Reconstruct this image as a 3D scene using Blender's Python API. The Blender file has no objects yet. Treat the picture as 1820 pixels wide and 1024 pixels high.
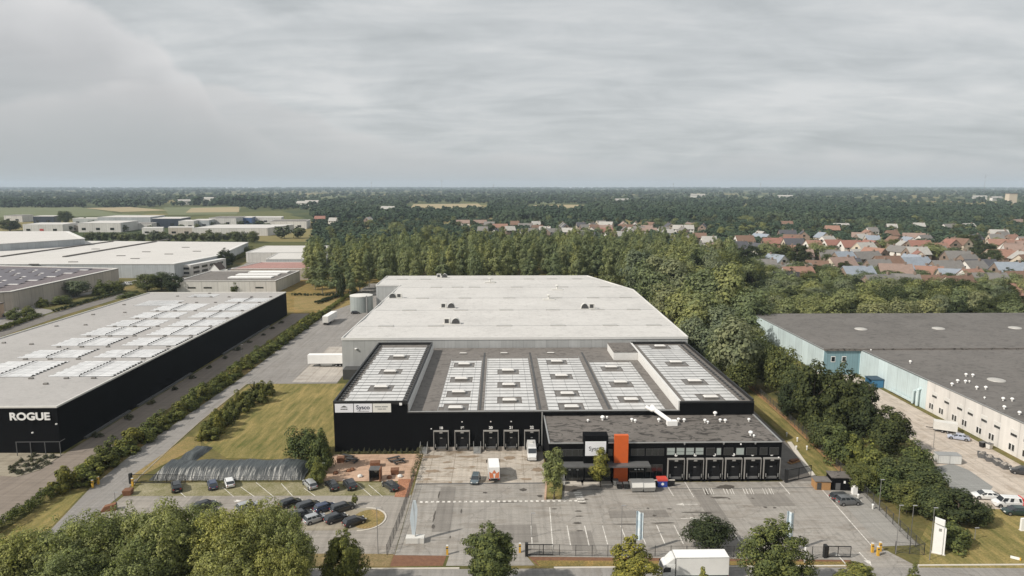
import bpy, math, random
import numpy as np
from mathutils import Vector, Matrix
R = math.radians
S = bpy.context.scene
col = S.collection

# ------------------------------------------------------------------ camera
H = 60.0                       # drone height above the yard
FPX, IW, IH = 1213.0, 1820.0, 1024.0
PITCH = math.atan((512 - 330) / FPX)
YAW = math.atan(22 / FPX / math.cos(PITCH))
cam = bpy.data.cameras.new('camera'); co = bpy.data.objects.new('camera', cam); col.objects.link(co)
co.location = (0, 0, H)
co.rotation_euler = (math.pi / 2 - PITCH, 0, -YAW)
cam.sensor_width = 36.0; cam.lens = 36.0 * FPX / IW
cam.clip_start = 1.0; cam.clip_end = 60000.0
S.camera = co
S.view_settings.view_transform = 'Standard'; S.view_settings.look = 'None'
S.view_settings.exposure = 0.0; S.view_settings.gamma = 1.0
S.render.engine = 'CYCLES'
S.cycles.max_bounces = 6; S.cycles.volume_bounces = 0
S.cycles.caustics_reflective = False; S.cycles.caustics_refractive = False

# ------------------------------------------------------------------ sun and sky
SUN_EL, SUN_AZ = R(40), (1.0, 0.50)            # light travels towards +X and a little away from the camera
sl = bpy.data.lights.new('sun', 'SUN'); so = bpy.data.objects.new('sun', sl); col.objects.link(so)
sl.energy = 4.7; sl.angle = R(1.0); sl.color = (1.0, 0.94, 0.85)
_d = Vector((SUN_AZ[0], SUN_AZ[1], 0)).normalized() * math.cos(SUN_EL); _d.z = -math.sin(SUN_EL)
so.rotation_euler = _d.to_track_quat('-Z', 'Y').to_euler(); so.location = (-100, 0, 200)

W = bpy.data.worlds.new('World'); S.world = W; W.use_nodes = True
nt = W.node_tree; nt.nodes.clear()
def N(tree, t, **kw):
    n = tree.nodes.new(t)
    for k, v in kw.items():
        if k.startswith('i_'): n.inputs[k[2:].replace('_', ' ')].default_value = v
        else: setattr(n, k, v)
    return n
def math_node(tree, op, a, b=None, c=None, clamp=False):
    n = tree.nodes.new('ShaderNodeMath'); n.operation = op; n.use_clamp = clamp
    for i, v in enumerate((a, b, c)):
        if v is None: continue
        if isinstance(v, (int, float)): n.inputs[i].default_value = v
        else: tree.links.new(v, n.inputs[i])
    return n.outputs[0]
def ramp(tree, fac, stops, interp='LINEAR'):
    n = tree.nodes.new('ShaderNodeValToRGB'); n.color_ramp.interpolation = interp
    e = n.color_ramp.elements
    while len(e) < len(stops): e.new(0.5)
    for el, (p, c) in zip(e, stops):
        el.position = p; el.color = c if len(c) == 4 else (*c, 1)
    tree.links.new(fac, n.inputs[0]); return n.outputs[0]
def mixc(tree, fac, a, b, mode='MIX'):
    n = tree.nodes.new('ShaderNodeMix'); n.data_type = 'RGBA'; n.blend_type = mode
    for i, v in ((0, fac), (6, a), (7, b)):
        if isinstance(v, (int, float)): n.inputs[i].default_value = v
        elif isinstance(v, tuple): n.inputs[i].default_value = v if len(v) == 4 else (*v, 1)
        else: tree.links.new(v, n.inputs[i])
    return n.outputs[2]
def sky_world():
    L = nt.links.new
    bg = N(nt, 'ShaderNodeBackground'); out = N(nt, 'ShaderNodeOutputWorld')
    bg.inputs[1].default_value = 0.1
    sky = N(nt, 'ShaderNodeTexSky'); sky.sky_type = 'NISHITA'; sky.sun_disc = False
    sky.sun_elevation = SUN_EL; sky.sun_rotation = math.atan2(-SUN_AZ[0], -SUN_AZ[1])
    sky.air_density = 1.0; sky.dust_density = 2.0; sky.ozone_density = 1.0
    tc = N(nt, 'ShaderNodeTexCoord')
    sep = N(nt, 'ShaderNodeSeparateXYZ'); L(tc.outputs['Generated'], sep.inputs[0])
    x, y, z = sep.outputs
    zc = math_node(nt, 'MAXIMUM', z, 0.0)
    # cloud deck: direction projected on a layer overhead
    den = math_node(nt, 'ADD', zc, 0.17)
    px = math_node(nt, 'DIVIDE', x, den); py = math_node(nt, 'DIVIDE', y, den)
    cmb = N(nt, 'ShaderNodeCombineXYZ'); L(px, cmb.inputs[0]); L(py, cmb.inputs[1])
    n1 = N(nt, 'ShaderNodeTexNoise', i_Scale=0.95, i_Detail=8.0, i_Roughness=0.56, i_Distortion=0.9); L(cmb.outputs[0], n1.inputs['Vector'])
    cmb2 = N(nt, 'ShaderNodeCombineXYZ'); L(math_node(nt, 'MULTIPLY', px, 0.8), cmb2.inputs[0]); L(math_node(nt, 'MULTIPLY', py, 1.7), cmb2.inputs[1]); cmb2.inputs[2].default_value = 3.7
    n2 = N(nt, 'ShaderNodeTexNoise', i_Scale=2.4, i_Detail=8.0, i_Roughness=0.6, i_Distortion=0.5); L(cmb2.outputs[0], n2.inputs['Vector'])
    a = math_node(nt, 'ADD', math_node(nt, 'MULTIPLY', n1.outputs[0], 0.55), math_node(nt, 'MULTIPLY', n2.outputs[0], 0.45))
    deck = ramp(nt, a, [(0.36, (4.85, 5.1, 5.2)), (0.5, (6.0, 6.22, 6.3)), (0.62, (7.1, 7.2, 7.2))])
    # cumulus bank to the left: brighter tops, greyer towards its base
    hx = math_node(nt, 'DIVIDE', x, math_node(nt, 'MAXIMUM', y, 0.05))
    hz = math_node(nt, 'DIVIDE', z, math_node(nt, 'MAXIMUM', y, 0.05))
    t = math_node(nt, 'ADD', hx, 0.8, clamp=True)               # 0 at the left edge of the view
    def bank(stops, dz, sc, width, off):
        e = ramp(nt, t, [(p, (v, v, v)) for p, v in stops], 'EASE')
        cv = N(nt, 'ShaderNodeCombineXYZ'); L(hx, cv.inputs[0]); L(math_node(nt, 'MULTIPLY', hz, 1.6), cv.inputs[1]); cv.inputs[2].default_value = off
        nn = N(nt, 'ShaderNodeTexNoise', i_Scale=sc, i_Detail=7.0, i_Roughness=0.52, i_Distortion=0.25); L(cv.outputs[0], nn.inputs['Vector'])
        nb = N(nt, 'ShaderNodeTexNoise', i_Scale=sc * 0.45, i_Detail=3.0); L(cv.outputs[0], nb.inputs['Vector'])
        wob = math_node(nt, 'ADD', math_node(nt, 'MULTIPLY', math_node(nt, 'SUBTRACT', nn.outputs[0], 0.5), dz), math_node(nt, 'MULTIPLY', math_node(nt, 'SUBTRACT', nb.outputs[0], 0.5), dz))
        d = math_node(nt, 'ADD', math_node(nt, 'SUBTRACT', e, hz), wob)          # >0 inside
        m = math_node(nt, 'DIVIDE', d, width, clamp=True)
        return d, m, nn.outputs[0]
    d1, m1, na = bank([(0.0, .262), (.068, .260), (.216, .247), (.307, .215), (.365, .172), (.42, .10), (.5, .05)], .065, 7.5, .016, 1.3)
    tone = ramp(nt, math_node(nt, 'ADD', math_node(nt, 'MULTIPLY', d1, 6.0), math_node(nt, 'MULTIPLY', math_node(nt, 'SUBTRACT', 0.55, na), .8), clamp=True),
                [(0.0, (7.6, 7.5, 7.45)), (0.15, (6.9, 6.85, 6.85)), (0.4, (5.5, 5.5, 5.55)), (1.0, (4.6, 4.8, 4.9))])
    c1 = mixc(nt, math_node(nt, 'MULTIPLY', m1, .78), deck, tone)
    d2, m2, nb_ = bank([(0.0, .13), (.2, .14), (.332, .154), (.398, .147), (.464, .130), (.53, .116), (.587, .085), (.68, .062), (.8, .045), (.95, .0)], .045, 9.0, .014, 5.1)
    tone2 = ramp(nt, math_node(nt, 'ADD', math_node(nt, 'MULTIPLY', d2, 9.0), math_node(nt, 'MULTIPLY', math_node(nt, 'SUBTRACT', 0.55, nb_), .8), clamp=True),
                [(0.0, (7.1, 7.0, 6.95)), (0.25, (6.0, 5.98, 6.0)), (1.0, (4.4, 4.6, 4.7))])
    c2 = mixc(nt, math_node(nt, 'MULTIPLY', m2, .62), c1, tone2)
    # towards the horizon the deck closes into one even grey
    hor = ramp(nt, zc, [(0.0, (0.75,) * 3), (0.045, (0.3,) * 3), (0.11, (0.0,) * 3)])
    c3 = mixc(nt, hor, c2, (4.65, 4.95, 5.05))
    fin = mixc(nt, 0.94, sky.outputs[0], c3)
    L(fin, bg.inputs[0]); L(bg.outputs[0], out.inputs[0])
sky_world()

# ------------------------------------------------------------------ helpers
def ray(px, py):
    u = (px - IW / 2) / FPX; v = (IH / 2 - py) / FPX
    f = math.cos(PITCH) + v * math.sin(PITCH); z = -math.sin(PITCH) + v * math.cos(PITCH)
    return u * math.cos(YAW) + f * math.sin(YAW), -u * math.sin(YAW) + f * math.cos(YAW), z
def G(px, py, z=0.0):                       # surveyed spot on the photograph -> place on a level plane
    a, b, c = ray(px, py); t = (z - H) / c
    return a * t, b * t
def tag(o, label=None, cat=None, group=None, kind=None):
    if label: o['label'] = label
    if cat: o['category'] = cat
    if group: o['group'] = group
    if kind: o['kind'] = kind
    return o
def thing(name, label, cat, loc=(0, 0, 0), rz=0.0, group=None):
    o = bpy.data.objects.new(name, None); col.objects.link(o)
    o.empty_display_size = 0.5
    o.location = loc; o.rotation_euler = (0, 0, rz)
    return tag(o, label, cat, group)
KIDS = {}
def link(o, parent=None):
    col.objects.link(o)
    if parent is not None:
        o.parent = parent; KIDS.setdefault(parent.name, []).append(o)
    return o
def copy_tree(o, parent=None):
    c = o.copy(); link(c, parent)
    for ch in KIDS.get(o.name, []): copy_tree(ch, c)
    return c
def place(o, loc, rz=0.0, sc=None, label=None, group=None, cat=None):
    o.location = loc; o.rotation_euler = (0, 0, rz)
    if sc is not None: o.scale = sc if isinstance(sc, tuple) else (sc,) * 3
    return tag(o, label, cat, group)
ORD = ['first', 'second', 'third', 'fourth', 'fifth', 'sixth', 'seventh', 'eighth', 'ninth', 'tenth', 'eleventh', 'twelfth', 'thirteenth', 'fourteenth', 'fifteenth', 'sixteenth', 'seventeenth', 'eighteenth', 'nineteenth', 'twentieth', 'twenty-first', 'twenty-second', 'twenty-third', 'twenty-fourth', 'twenty-fifth', 'twenty-sixth', 'twenty-seventh', 'twenty-eighth', 'twenty-ninth', 'thirtieth'] + ['%d' % i for i in range(31, 90)]

ROWS = {}                                   # panel rows per building, nearest first
class MB:
    def __init__(s): s.v = []; s.f = []; s.m = []
    def quad(s, a, b, c, d, m=0):
        i = len(s.v); s.v += [a, b, c, d]; s.f.append((i, i + 1, i + 2, i + 3)); s.m.append(m)
    def poly(s, pts, m=0):
        i = len(s.v); s.v += list(pts); s.f.append(tuple(range(i, i + len(pts)))); s.m.append(m)
    def box(s, x0, x1, y0, y1, z0, z1, m=0, bottom=True):
        i = len(s.v)
        s.v += [(x0, y0, z0), (x1, y0, z0), (x1, y1, z0), (x0, y1, z0), (x0, y0, z1), (x1, y0, z1), (x1, y1, z1), (x0, y1, z1)]
        fs = [(4, 5, 6, 7), (0, 1, 5, 4), (1, 2, 6, 5), (2, 3, 7, 6), (3, 0, 4, 7)]
        if bottom: fs.append((3, 2, 1, 0))
        for f in fs: s.f.append(tuple(i + q for q in f)); s.m.append(m)
        return s
    def obox(s, c, ax, size, m=0):
        """oriented box: c centre, ax 3x3 rows of axes, size full lengths"""
        c = Vector(c); ax = [Vector(a).normalized() for a in ax]; i = len(s.v)
        for k in range(8):
            p = c.copy()
            for j in range(3): p += ax[j] * (size[j] / 2 * (1 if (k >> j) & 1 else -1))
            s.v.append(tuple(p))
        for f in ((0, 2, 3, 1), (4, 5, 7, 6), (0, 1, 5, 4), (2, 6, 7, 3), (0, 4, 6, 2), (1, 3, 7, 5)):
            s.f.append(tuple(i + q for q in f)); s.m.append(m)
        return s
    def prism(s, pts, z0, z1, m=0, mt=None, bottom=False):
        """pts: ccw polygon in plan"""
        i = len(s.v); n = len(pts)
        s.v += [(p[0], p[1], z0) for p in pts] + [(p[0], p[1], z1) for p in pts]
        for k in range(n):
            j = (k + 1) % n; s.f.append((i + k, i + j, i + n + j, i + n + k)); s.m.append(m)
        s.f.append(tuple(i + n + k for k in range(n))); s.m.append(m if mt is None else mt)
        if bottom: s.f.append(tuple(i + n - 1 - k for k in range(n))); s.m.append(m)
        return s
    def cyl(s, p0, p1, r0, r1=None, n=10, m=0, cap=True):
        r1 = r0 if r1 is None else r1
        p0 = Vector(p0); p1 = Vector(p1); d = (p1 - p0).normalized()
        u = d.orthogonal().normalized(); w = d.cross(u); i = len(s.v)
        for p, r in ((p0, r0), (p1, r1)):
            for k in range(n):
                a = 2 * math.pi * k / n
                s.v.append(tuple(p + u * (r * math.cos(a)) + w * (r * math.sin(a))))
        for k in range(n):
            j = (k + 1) % n; s.f.append((i + k, i + j, i + n + j, i + n + k)); s.m.append(m)
        if cap:
            s.f.append(tuple(i + n - 1 - k for k in range(n))); s.m.append(m)
            s.f.append(tuple(i + n + k for k in range(n))); s.m.append(m)
        return s
    def tube(s, pts, r, n=6, m=0):
        for a, b in zip(pts, pts[1:]): s.cyl(a, b, r, r, n, m)
        return s
    def lathe(s, prof, c=(0, 0, 0), n=16, m=0):
        i = len(s.v); k = len(prof)
        for r, z in prof:
            for q in range(n):
                a = 2 * math.pi * q / n; s.v.append((c[0] + r * math.cos(a), c[1] + r * math.sin(a), c[2] + z))
        for p in range(k - 1):
            for q in range(n):
                j = (q + 1) % n; s.f.append((i + p * n + q, i + p * n + j, i + (p + 1) * n + j, i + (p + 1) * n + q)); s.m.append(m)
        return s
    def loft(s, rings, m=0, cap=True):
        i = len(s.v); n = len(rings[0])
        for r in rings: s.v += [tuple(p) for p in r]
        for a in range(len(rings) - 1):
            for k in range(n):
                j = (k + 1) % n
                s.f.append((i + a * n + k, i + a * n + j, i + (a + 1) * n + j, i + (a + 1) * n + k)); s.m.append(m)
        if cap:
            s.f.append(tuple(i + n - 1 - k for k in range(n))); s.m.append(m)
            s.f.append(tuple(i + (len(rings) - 1) * n + k for k in range(n))); s.m.append(m)
        return s
    def mesh(s, name, mats, smooth=False):
        me = bpy.data.meshes.new(name); me.from_pydata(s.v, [], s.f)
        for mm in (mats if isinstance(mats, (list, tuple)) else [mats]): me.materials.append(mm)
        me.polygons.foreach_set('material_index', s.m)
        if smooth:
            me.polygons.foreach_set('use_smooth', [True] * len(s.f))
            try: me.set_sharp_from_angle(angle=R(smooth if smooth > 1 else 35))
            except Exception: pass
        me.update(); return me
    def build(s, name, mats, parent=None, smooth=False):
        o = bpy.data.objects.new(name, s.mesh(name, mats, smooth)); return link(o, parent)
def obj(name, me, parent=None): return link(bpy.data.objects.new(name, me), parent)
def sheet(name, pts, z, m, kind='structure', parent=None):
    b = MB(); b.poly([(p[0], p[1], z) for p in pts]); o = b.build(name, m, parent)
    if kind: o['kind'] = kind
    return o

# ------------------------------------------------------------------ materials
def base_mat(name, rough=.8, metal=0., spec=.5):
    m = bpy.data.materials.new(name); m.use_nodes = True; t = m.node_tree
    b = t.nodes['Principled BSDF']; b.inputs['Roughness'].default_value = rough; b.inputs['Metallic'].default_value = metal
    b.inputs['Specular IOR Level'].default_value = spec
    return m, t, b
def coords(t, scale=(1, 1, 1), rot=(0, 0, 0)):
    tc = t.nodes.new('ShaderNodeTexCoord'); mp = t.nodes.new('ShaderNodeMapping')
    mp.inputs['Scale'].default_value = scale; mp.inputs['Rotation'].default_value = rot
    t.links.new(tc.outputs['Object'], mp.inputs[0]); return mp.outputs[0]
def noise(t, vec, scale, detail=5, rough=.55, dist=0.):
    n = N(t, 'ShaderNodeTexNoise', i_Scale=scale, i_Detail=detail, i_Roughness=rough, i_Distortion=dist)
    if vec is not None: t.links.new(vec, n.inputs['Vector'])
    return n.outputs[0]
def sc3(c, k): return tuple(min(1, v * k) for v in c)
def mat(name, c, rough=.8, var=.12, scale=.6, metal=0., spec=.4, bump=0., stretch=(1, 1, 1)):
    """flat coloured surface with natural unevenness and a little dirt"""
    m, t, b = base_mat(name, rough, metal, spec)
    v = coords(t, stretch)
    n1 = noise(t, v, scale, 6, .6); n2 = noise(t, v, scale * 9, 3)
    a = math_node(t, 'ADD', math_node(t, 'MULTIPLY', n1, .7), math_node(t, 'MULTIPLY', n2, .3))
    c0 = ramp(t, a, [(.3, sc3(c, 1 - var)), (.5, c), (.7, sc3(c, 1 + var * .8))])
    t.links.new(c0, b.inputs['Base Color'])
    if bump:
        bp = N(t, 'ShaderNodeBump'); bp.inputs['Strength'].default_value = bump; bp.inputs['Distance'].default_value = .05
        t.links.new(n2, bp.inputs['Height']); t.links.new(bp.outputs[0], b.inputs['Normal'])
    return m
def ribbed(name, c, pitch=.5, depth=.25, rough=.5, axis='auto', metal=0., panel=0., var=.1):
    """profiled metal cladding: vertical ribs on walls of any direction (object x+y)"""
    m, t, b = base_mat(name, rough, metal, .4 if max(c) > .05 else .04)
    tc = t.nodes.new('ShaderNodeTexCoord'); sp = t.nodes.new('ShaderNodeSeparateXYZ'); t.links.new(tc.outputs['Object'], sp.inputs[0])
    s_ = math_node(t, 'ADD', sp.outputs[0], sp.outputs[1])
    fr = math_node(t, 'FRACT', math_node(t, 'DIVIDE', s_, pitch))
    rib = math_node(t, 'PINGPONG', fr, .5)
    f = ramp(t, rib, [(.08, (1 - depth,) * 3), (.2, (1.,) * 3), (.5, (1.,) * 3)])
    n1 = noise(t, tc.outputs['Object'], .25, 5); n2 = noise(t, coords(t, (1.5, 1.5, .06)), .8, 4)
    k = math_node(t, 'ADD', math_node(t, 'MULTIPLY', n1, .5), math_node(t, 'MULTIPLY', n2, .5))
    c0 = ramp(t, k, [(.32, sc3(c, 1 - var * 1.3)), (.5, c), (.68, sc3(c, 1 + var))])
    c1 = mixc(t, 1., c0, f, 'MULTIPLY')
    if panel:
        fp = math_node(t, 'FRACT', math_node(t, 'DIVIDE', s_, panel))
        g = ramp(t, fp, [(0., (.72,) * 3), (.03, (1.,) * 3), (.97, (1.,) * 3), (1., (.72,) * 3)])
        wn = t.nodes.new('ShaderNodeTexWhiteNoise'); wn.noise_dimensions = '1D'
        t.links.new(math_node(t, 'FLOOR', math_node(t, 'DIVIDE', s_, panel)), wn.inputs['W'])
        tone = ramp(t, wn.outputs[0], [(0., (.9,) * 3), (1., (1.06,) * 3)])
        c1 = mixc(t, 1., mixc(t, 1., c1, g, 'MULTIPLY'), tone, 'MULTIPLY')
    t.links.new(c1, b.inputs['Base Color'])
    return m
def paving(name, c, stain=.45, stain_scale=(.07, .2, 1), rough=.85, fine=.12, joints=0., cracks=True):
    """worn asphalt or concrete: patches, elongated stains, fine grain, optional joints"""
    m, t, b = base_mat(name, rough, 0., .3)
    v = coords(t)
    big = noise(t, v, .045, 5, .6); mid = noise(t, v, .35, 6, .6); fin = noise(t, v, 5., 3)
    k = math_node(t, 'ADD', math_node(t, 'MULTIPLY', big, .5), math_node(t, 'MULTIPLY', mid, .5))
    c0 = ramp(t, k, [(.3, sc3(c, .87)), (.5, c), (.68, sc3(c, 1.10))])
    c0 = mixc(t, 1., c0, ramp(t, fin, [(.3, (1 - fine,) * 3), (.7, (1.06,) * 3)]), 'MULTIPLY')
    for sc_ in ((1.3, .035, 1), (.05, 1.6, 1)):                      # wheel tracks along and across
        c0 = mixc(t, 1., c0, ramp(t, noise(t, coords(t, sc_), 1., 4, .6), [(.36, (.88,) * 3), (.5, (1.,) * 3), (.66, (1.07,) * 3)]), 'MULTIPLY')
    st = noise(t, coords(t, stain_scale), 2.4, 7, .68, .8)
    sm = ramp(t, st, [(.50, (0.,) * 3), (.57, (stain * .55,) * 3), (.66, (stain,) * 3), (.74, (min(1, stain * 1.5),) * 3)])
    c0 = mixc(t, sm, c0, (c[0] * .42, c[1] * .35, c[2] * .27))
    if cracks:
        vo = N(t, 'ShaderNodeTexVoronoi', i_Scale=.09); vo.feature = 'DISTANCE_TO_EDGE'
        dv = t.nodes.new('ShaderNodeVectorMath'); dv.operation = 'ADD'
        nv = N(t, 'ShaderNodeTexNoise', i_Scale=.4, i_Detail=4.); t.links.new(v, nv.inputs['Vector'])
        ml = t.nodes.new('ShaderNodeVectorMath'); ml.operation = 'SCALE'; ml.inputs['Scale'].default_value = 3.
        t.links.new(nv.outputs['Color'], ml.inputs[0]); t.links.new(v, dv.inputs[0]); t.links.new(ml.outputs[0], dv.inputs[1]); t.links.new(dv.outputs[0], vo.inputs['Vector'])
        cr = ramp(t, vo.outputs['Distance'], [(0., (.62,) * 3), (.012, (1.,) * 3)])
        c0 = mixc(t, .6, c0, cr, 'MULTIPLY')
    if joints:
        br = N(t, 'ShaderNodeTexBrick', i_Scale=1., ); br.inputs['Mortar Size'].default_value = .05; br.inputs['Brick Width'].default_value = joints; br.inputs['Row Height'].default_value = joints; br.offset = 0.
        br.inputs['Color1'].default_value = (1, 1, 1, 1); br.inputs['Color2'].default_value = (.9, .9, .9, 1); br.inputs['Mortar'].default_value = (.55, .52, .5, 1)
        t.links.new(v, br.inputs['Vector']); c0 = mixc(t, 1., c0, br.outputs['Color'], 'MULTIPLY')
    t.links.new(c0, b.inputs['Base Color'])
    bp = N(t, 'ShaderNodeBump'); bp.inputs['Strength'].default_value = .15; t.links.new(fin, bp.inputs['Height']); t.links.new(bp.outputs[0], b.inputs['Normal'])
    return m
def grassy(name, green, dry, balance=.5, scale=.12, mow=0., soil=None):
    m, t, b = base_mat(name, .95, 0., .1)
    v = coords(t)
    n1 = noise(t, v, scale, 6, .65, .4); n2 = noise(t, v, scale * 8, 5, .65); n3 = noise(t, v, 3.2, 4, .7)
    k = math_node(t, 'ADD', math_node(t, 'ADD', math_node(t, 'MULTIPLY', n1, .55), math_node(t, 'MULTIPLY', n2, .25)), math_node(t, 'MULTIPLY', n3, .2))
    if mow:
        w = noise(t, coords(t, (.9, .12, 1), (0, 0, R(-35))), mow, 3)
        k = math_node(t, 'ADD', math_node(t, 'MULTIPLY', k, .55), math_node(t, 'MULTIPLY', w, .45))
    lo = .5 - .13 + (balance - .5) * .3
    stops = [(lo, green), (lo + .13, tuple((g + d) / 2 for g, d in zip(green, dry))), (lo + .24, dry)]
    if soil: stops.append((lo + .34, soil))
    c0 = ramp(t, k, stops)
    c0 = mixc(t, 1., c0, ramp(t, n3, [(.3, (.72,) * 3), (.7, (1.2,) * 3)]), 'MULTIPLY')
    t.links.new(c0, b.inputs['Base Color'])
    bp = N(t, 'ShaderNodeBump'); bp.inputs['Strength'].default_value = .5; bp.inputs['Distance'].default_value = .1; t.links.new(n3, bp.inputs['Height']); t.links.new(bp.outputs[0], b.inputs['Normal'])
    return m
def leafy(name, c, var=.35, hue=(1.25, 1.12, .8), trans=.15):
    """foliage: every leaf clump its own tone, every tree a little different"""
    m, t, b = base_mat(name, .75, 0., .2)
    g = t.nodes.new('ShaderNodeNewGeometry'); oi = t.nodes.new('ShaderNodeObjectInfo')
    c0 = ramp(t, g.outputs['Random Per Island'], [(0., sc3(c, 1 - var)), (.55, c), (1., tuple(v * (1 + var) * h for v, h in zip(c, hue)))])
    c1 = mixc(t, 1., c0, ramp(t, oi.outputs['Random'], [(0., (.72, .78, .8)), (.5, (1., 1., 1.)), (1., (1.28, 1.18, .95))]), 'MULTIPLY')
    n = noise(t, coords(t), .45, 3)
    c1 = mixc(t, 1., c1, ramp(t, n, [(.35, (.8, .84, .85)), (.65, (1.15, 1.1, 1.))]), 'MULTIPLY')
    t.links.new(c1, b.inputs['Base Color'])
    if trans:
        tr = t.nodes.new('ShaderNodeBsdfTranslucent'); t.links.new(mixc(t, 1., c1, (1.25, 1.3, .8), 'MULTIPLY'), tr.inputs[0])
        mx = t.nodes.new('ShaderNodeMixShader'); mx.inputs[0].default_value = trans
        out = t.nodes['Material Output']
        t.links.new(b.outputs[0], mx.inputs[1]); t.links.new(tr.outputs[0], mx.inputs[2]); t.links.new(mx.outputs[0], out.inputs[0])
    return m
def glass(name, c=(.03, .035, .04), rough=.08):
    m, t, b = base_mat(name, rough, 0., .8); b.inputs['Base Color'].default_value = (*c, 1); return m
def carpaint(name, c, metal=.2):
    m, t, b = base_mat(name, .28, metal, .5)
    n = noise(t, coords(t), 3., 3)
    t.links.new(ramp(t, n, [(.3, sc3(c, .9)), (.7, sc3(c, 1.05))]), b.inputs['Base Color'])
    b.inputs['Coat Weight'].default_value = .6; b.inputs['Coat Roughness'].default_value = .06
    return m
M = {}
M['asphalt'] = paving('asphalt', (.300, .279, .252), .36)
M['road_asphalt'] = paving('road_asphalt', (.255, .240, .222), .22, (.2, .04, 1))
M['drive_asphalt'] = paving('drive_asphalt', (.245, .23, .215), .2, (.2, .03, 1))
M['dark_asphalt'] = paving('dark_asphalt', (.175, .16, .145), .3)
M['concrete_yard'] = paving('concrete_yard', (.46, .41, .35), .7, (.10, .22, 1), joints=5.)
M['concrete'] = paving('concrete', (.42, .385, .345), .3, cracks=False, joints=4.)
M['bay_gravel'] = paving('bay_gravel', (.30, .265, .205), .3, cracks=False)
M['kerb'] = mat('kerb', (.52, .48, .42), .85, .15)
def worn_paint(name, c, under):
    m, t, b = base_mat(name, .75, 0., .3); n = noise(t, coords(t), 2.6, 6, .7); g = noise(t, coords(t), .5, 4)
    k = math_node(t, 'ADD', math_node(t, 'MULTIPLY', n, .7), math_node(t, 'MULTIPLY', g, .3))
    t.links.new(ramp(t, k, [(.36, under), (.46, tuple((a + d) / 2 for a, d in zip(c, under))), (.56, c)]), b.inputs['Base Color']); return m
M['paint'] = worn_paint('paint', (.72, .69, .64), (.29, .27, .24))
M['paint_yellow'] = mat('paint_yellow', (.55, .46, .14), .7, .2, 2.)
M['lawn'] = grassy('lawn', (.095, .105, .032), (.32, .245, .10), .5, .06, .9)
M['verge'] = grassy('verge', (.12, .11, .04), (.30, .20, .075), .5, .2)
M['dry'] = grassy('dry', (.17, .15, .055), (.31, .215, .10), .5, .2)
M['scrub'] = grassy('scrub', (.085, .09, .03), (.20, .165, .07), .45, .12)
M['redsoil'] = paving('redsoil', (.46, .315, .225), .35, cracks=False)
M['mulch'] = mat('mulch', (.17, .085, .05), .95, .35, 1.5)
M['black_clad'] = ribbed('black_clad', (.0065, .0066, .0072), .35, .3, .75)
M['black_trim'] = mat('black_trim', (.018, .018, .018), .5, .1)
M['grey_clad'] = ribbed('grey_clad', (.40, .405, .40), .45, .13, .5, panel=3.6)
M['white_trim'] = mat('white_trim', (.62, .61, .59), .6, .08)
M['metal'] = mat('metal', (.42, .42, .41), .45, .1, metal=.6)
M['steel_dark'] = mat('steel_dark', (.06, .06, .06), .5, .1)
M['white'] = mat('white', (.78, .77, .75), .5, .06)
M['offwhite'] = mat('offwhite', (.60, .585, .55), .65, .1)
M['glass'] = glass('glass')
M['pane_dark'] = glass('pane_dark', (.012, .014, .014), .12)
M['blind'] = mat('blind', (.33, .37, .35), .5, .15, 3.)
M['rubber'] = mat('rubber', (.010, .010, .010), .9, .1, spec=.05)
M['orange'] = mat('orange', (.56, .105, .02), .55, .1)
M['corten'] = mat('corten', (.185, .085, .045), .85, .25, 2.)
M['wood'] = mat('wood', (.36, .20, .085), .8, .25, 3., stretch=(1, 1, 8))
M['yellow'] = mat('yellow', (.62, .36, .045), .5, .12)
M['blue_clad'] = ribbed('blue_clad', (.51, .595, .605), .8, .07, .55, panel=5.)
M['blue_clad_shaded'] = ribbed('blue_clad_shaded', (.20, .32, .36), .8, .12, .55, panel=5.)  # darker copy of blue_clad, the front face's shade painted into its colour
M['trunk'] = mat('trunk', (.10, .08, .06), .95, .25, 2., bump=.4)
M['pale_trunk'] = mat('pale_trunk', (.28, .25, .21), .95, .25, 2., bump=.4)

# ------------------------------------------------------------------ text
def text(s, size, parent, loc, m, name='lettering', rot=(math.pi / 2, 0, 0), align='CENTER', depth=.02, stretch=1.0, bold=0.):
    cu = bpy.data.curves.new('t', 'FONT'); cu.body = s; cu.size = size; cu.align_x = align; cu.align_y = 'CENTER'; cu.extrude = depth; cu.offset = bold
    o = bpy.data.objects.new('t', cu); col.objects.link(o)
    bpy.context.view_layer.update()
    me = bpy.data.meshes.new_from_object(o.evaluated_get(bpy.context.evaluated_depsgraph_get()))
    bpy.data.objects.remove(o); bpy.data.curves.remove(cu)
    me.materials.clear(); me.materials.append(m)
    o = obj(name, me, parent); o.location = loc; o.rotation_euler = rot; o.scale = (stretch, 1, 1); return o

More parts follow.
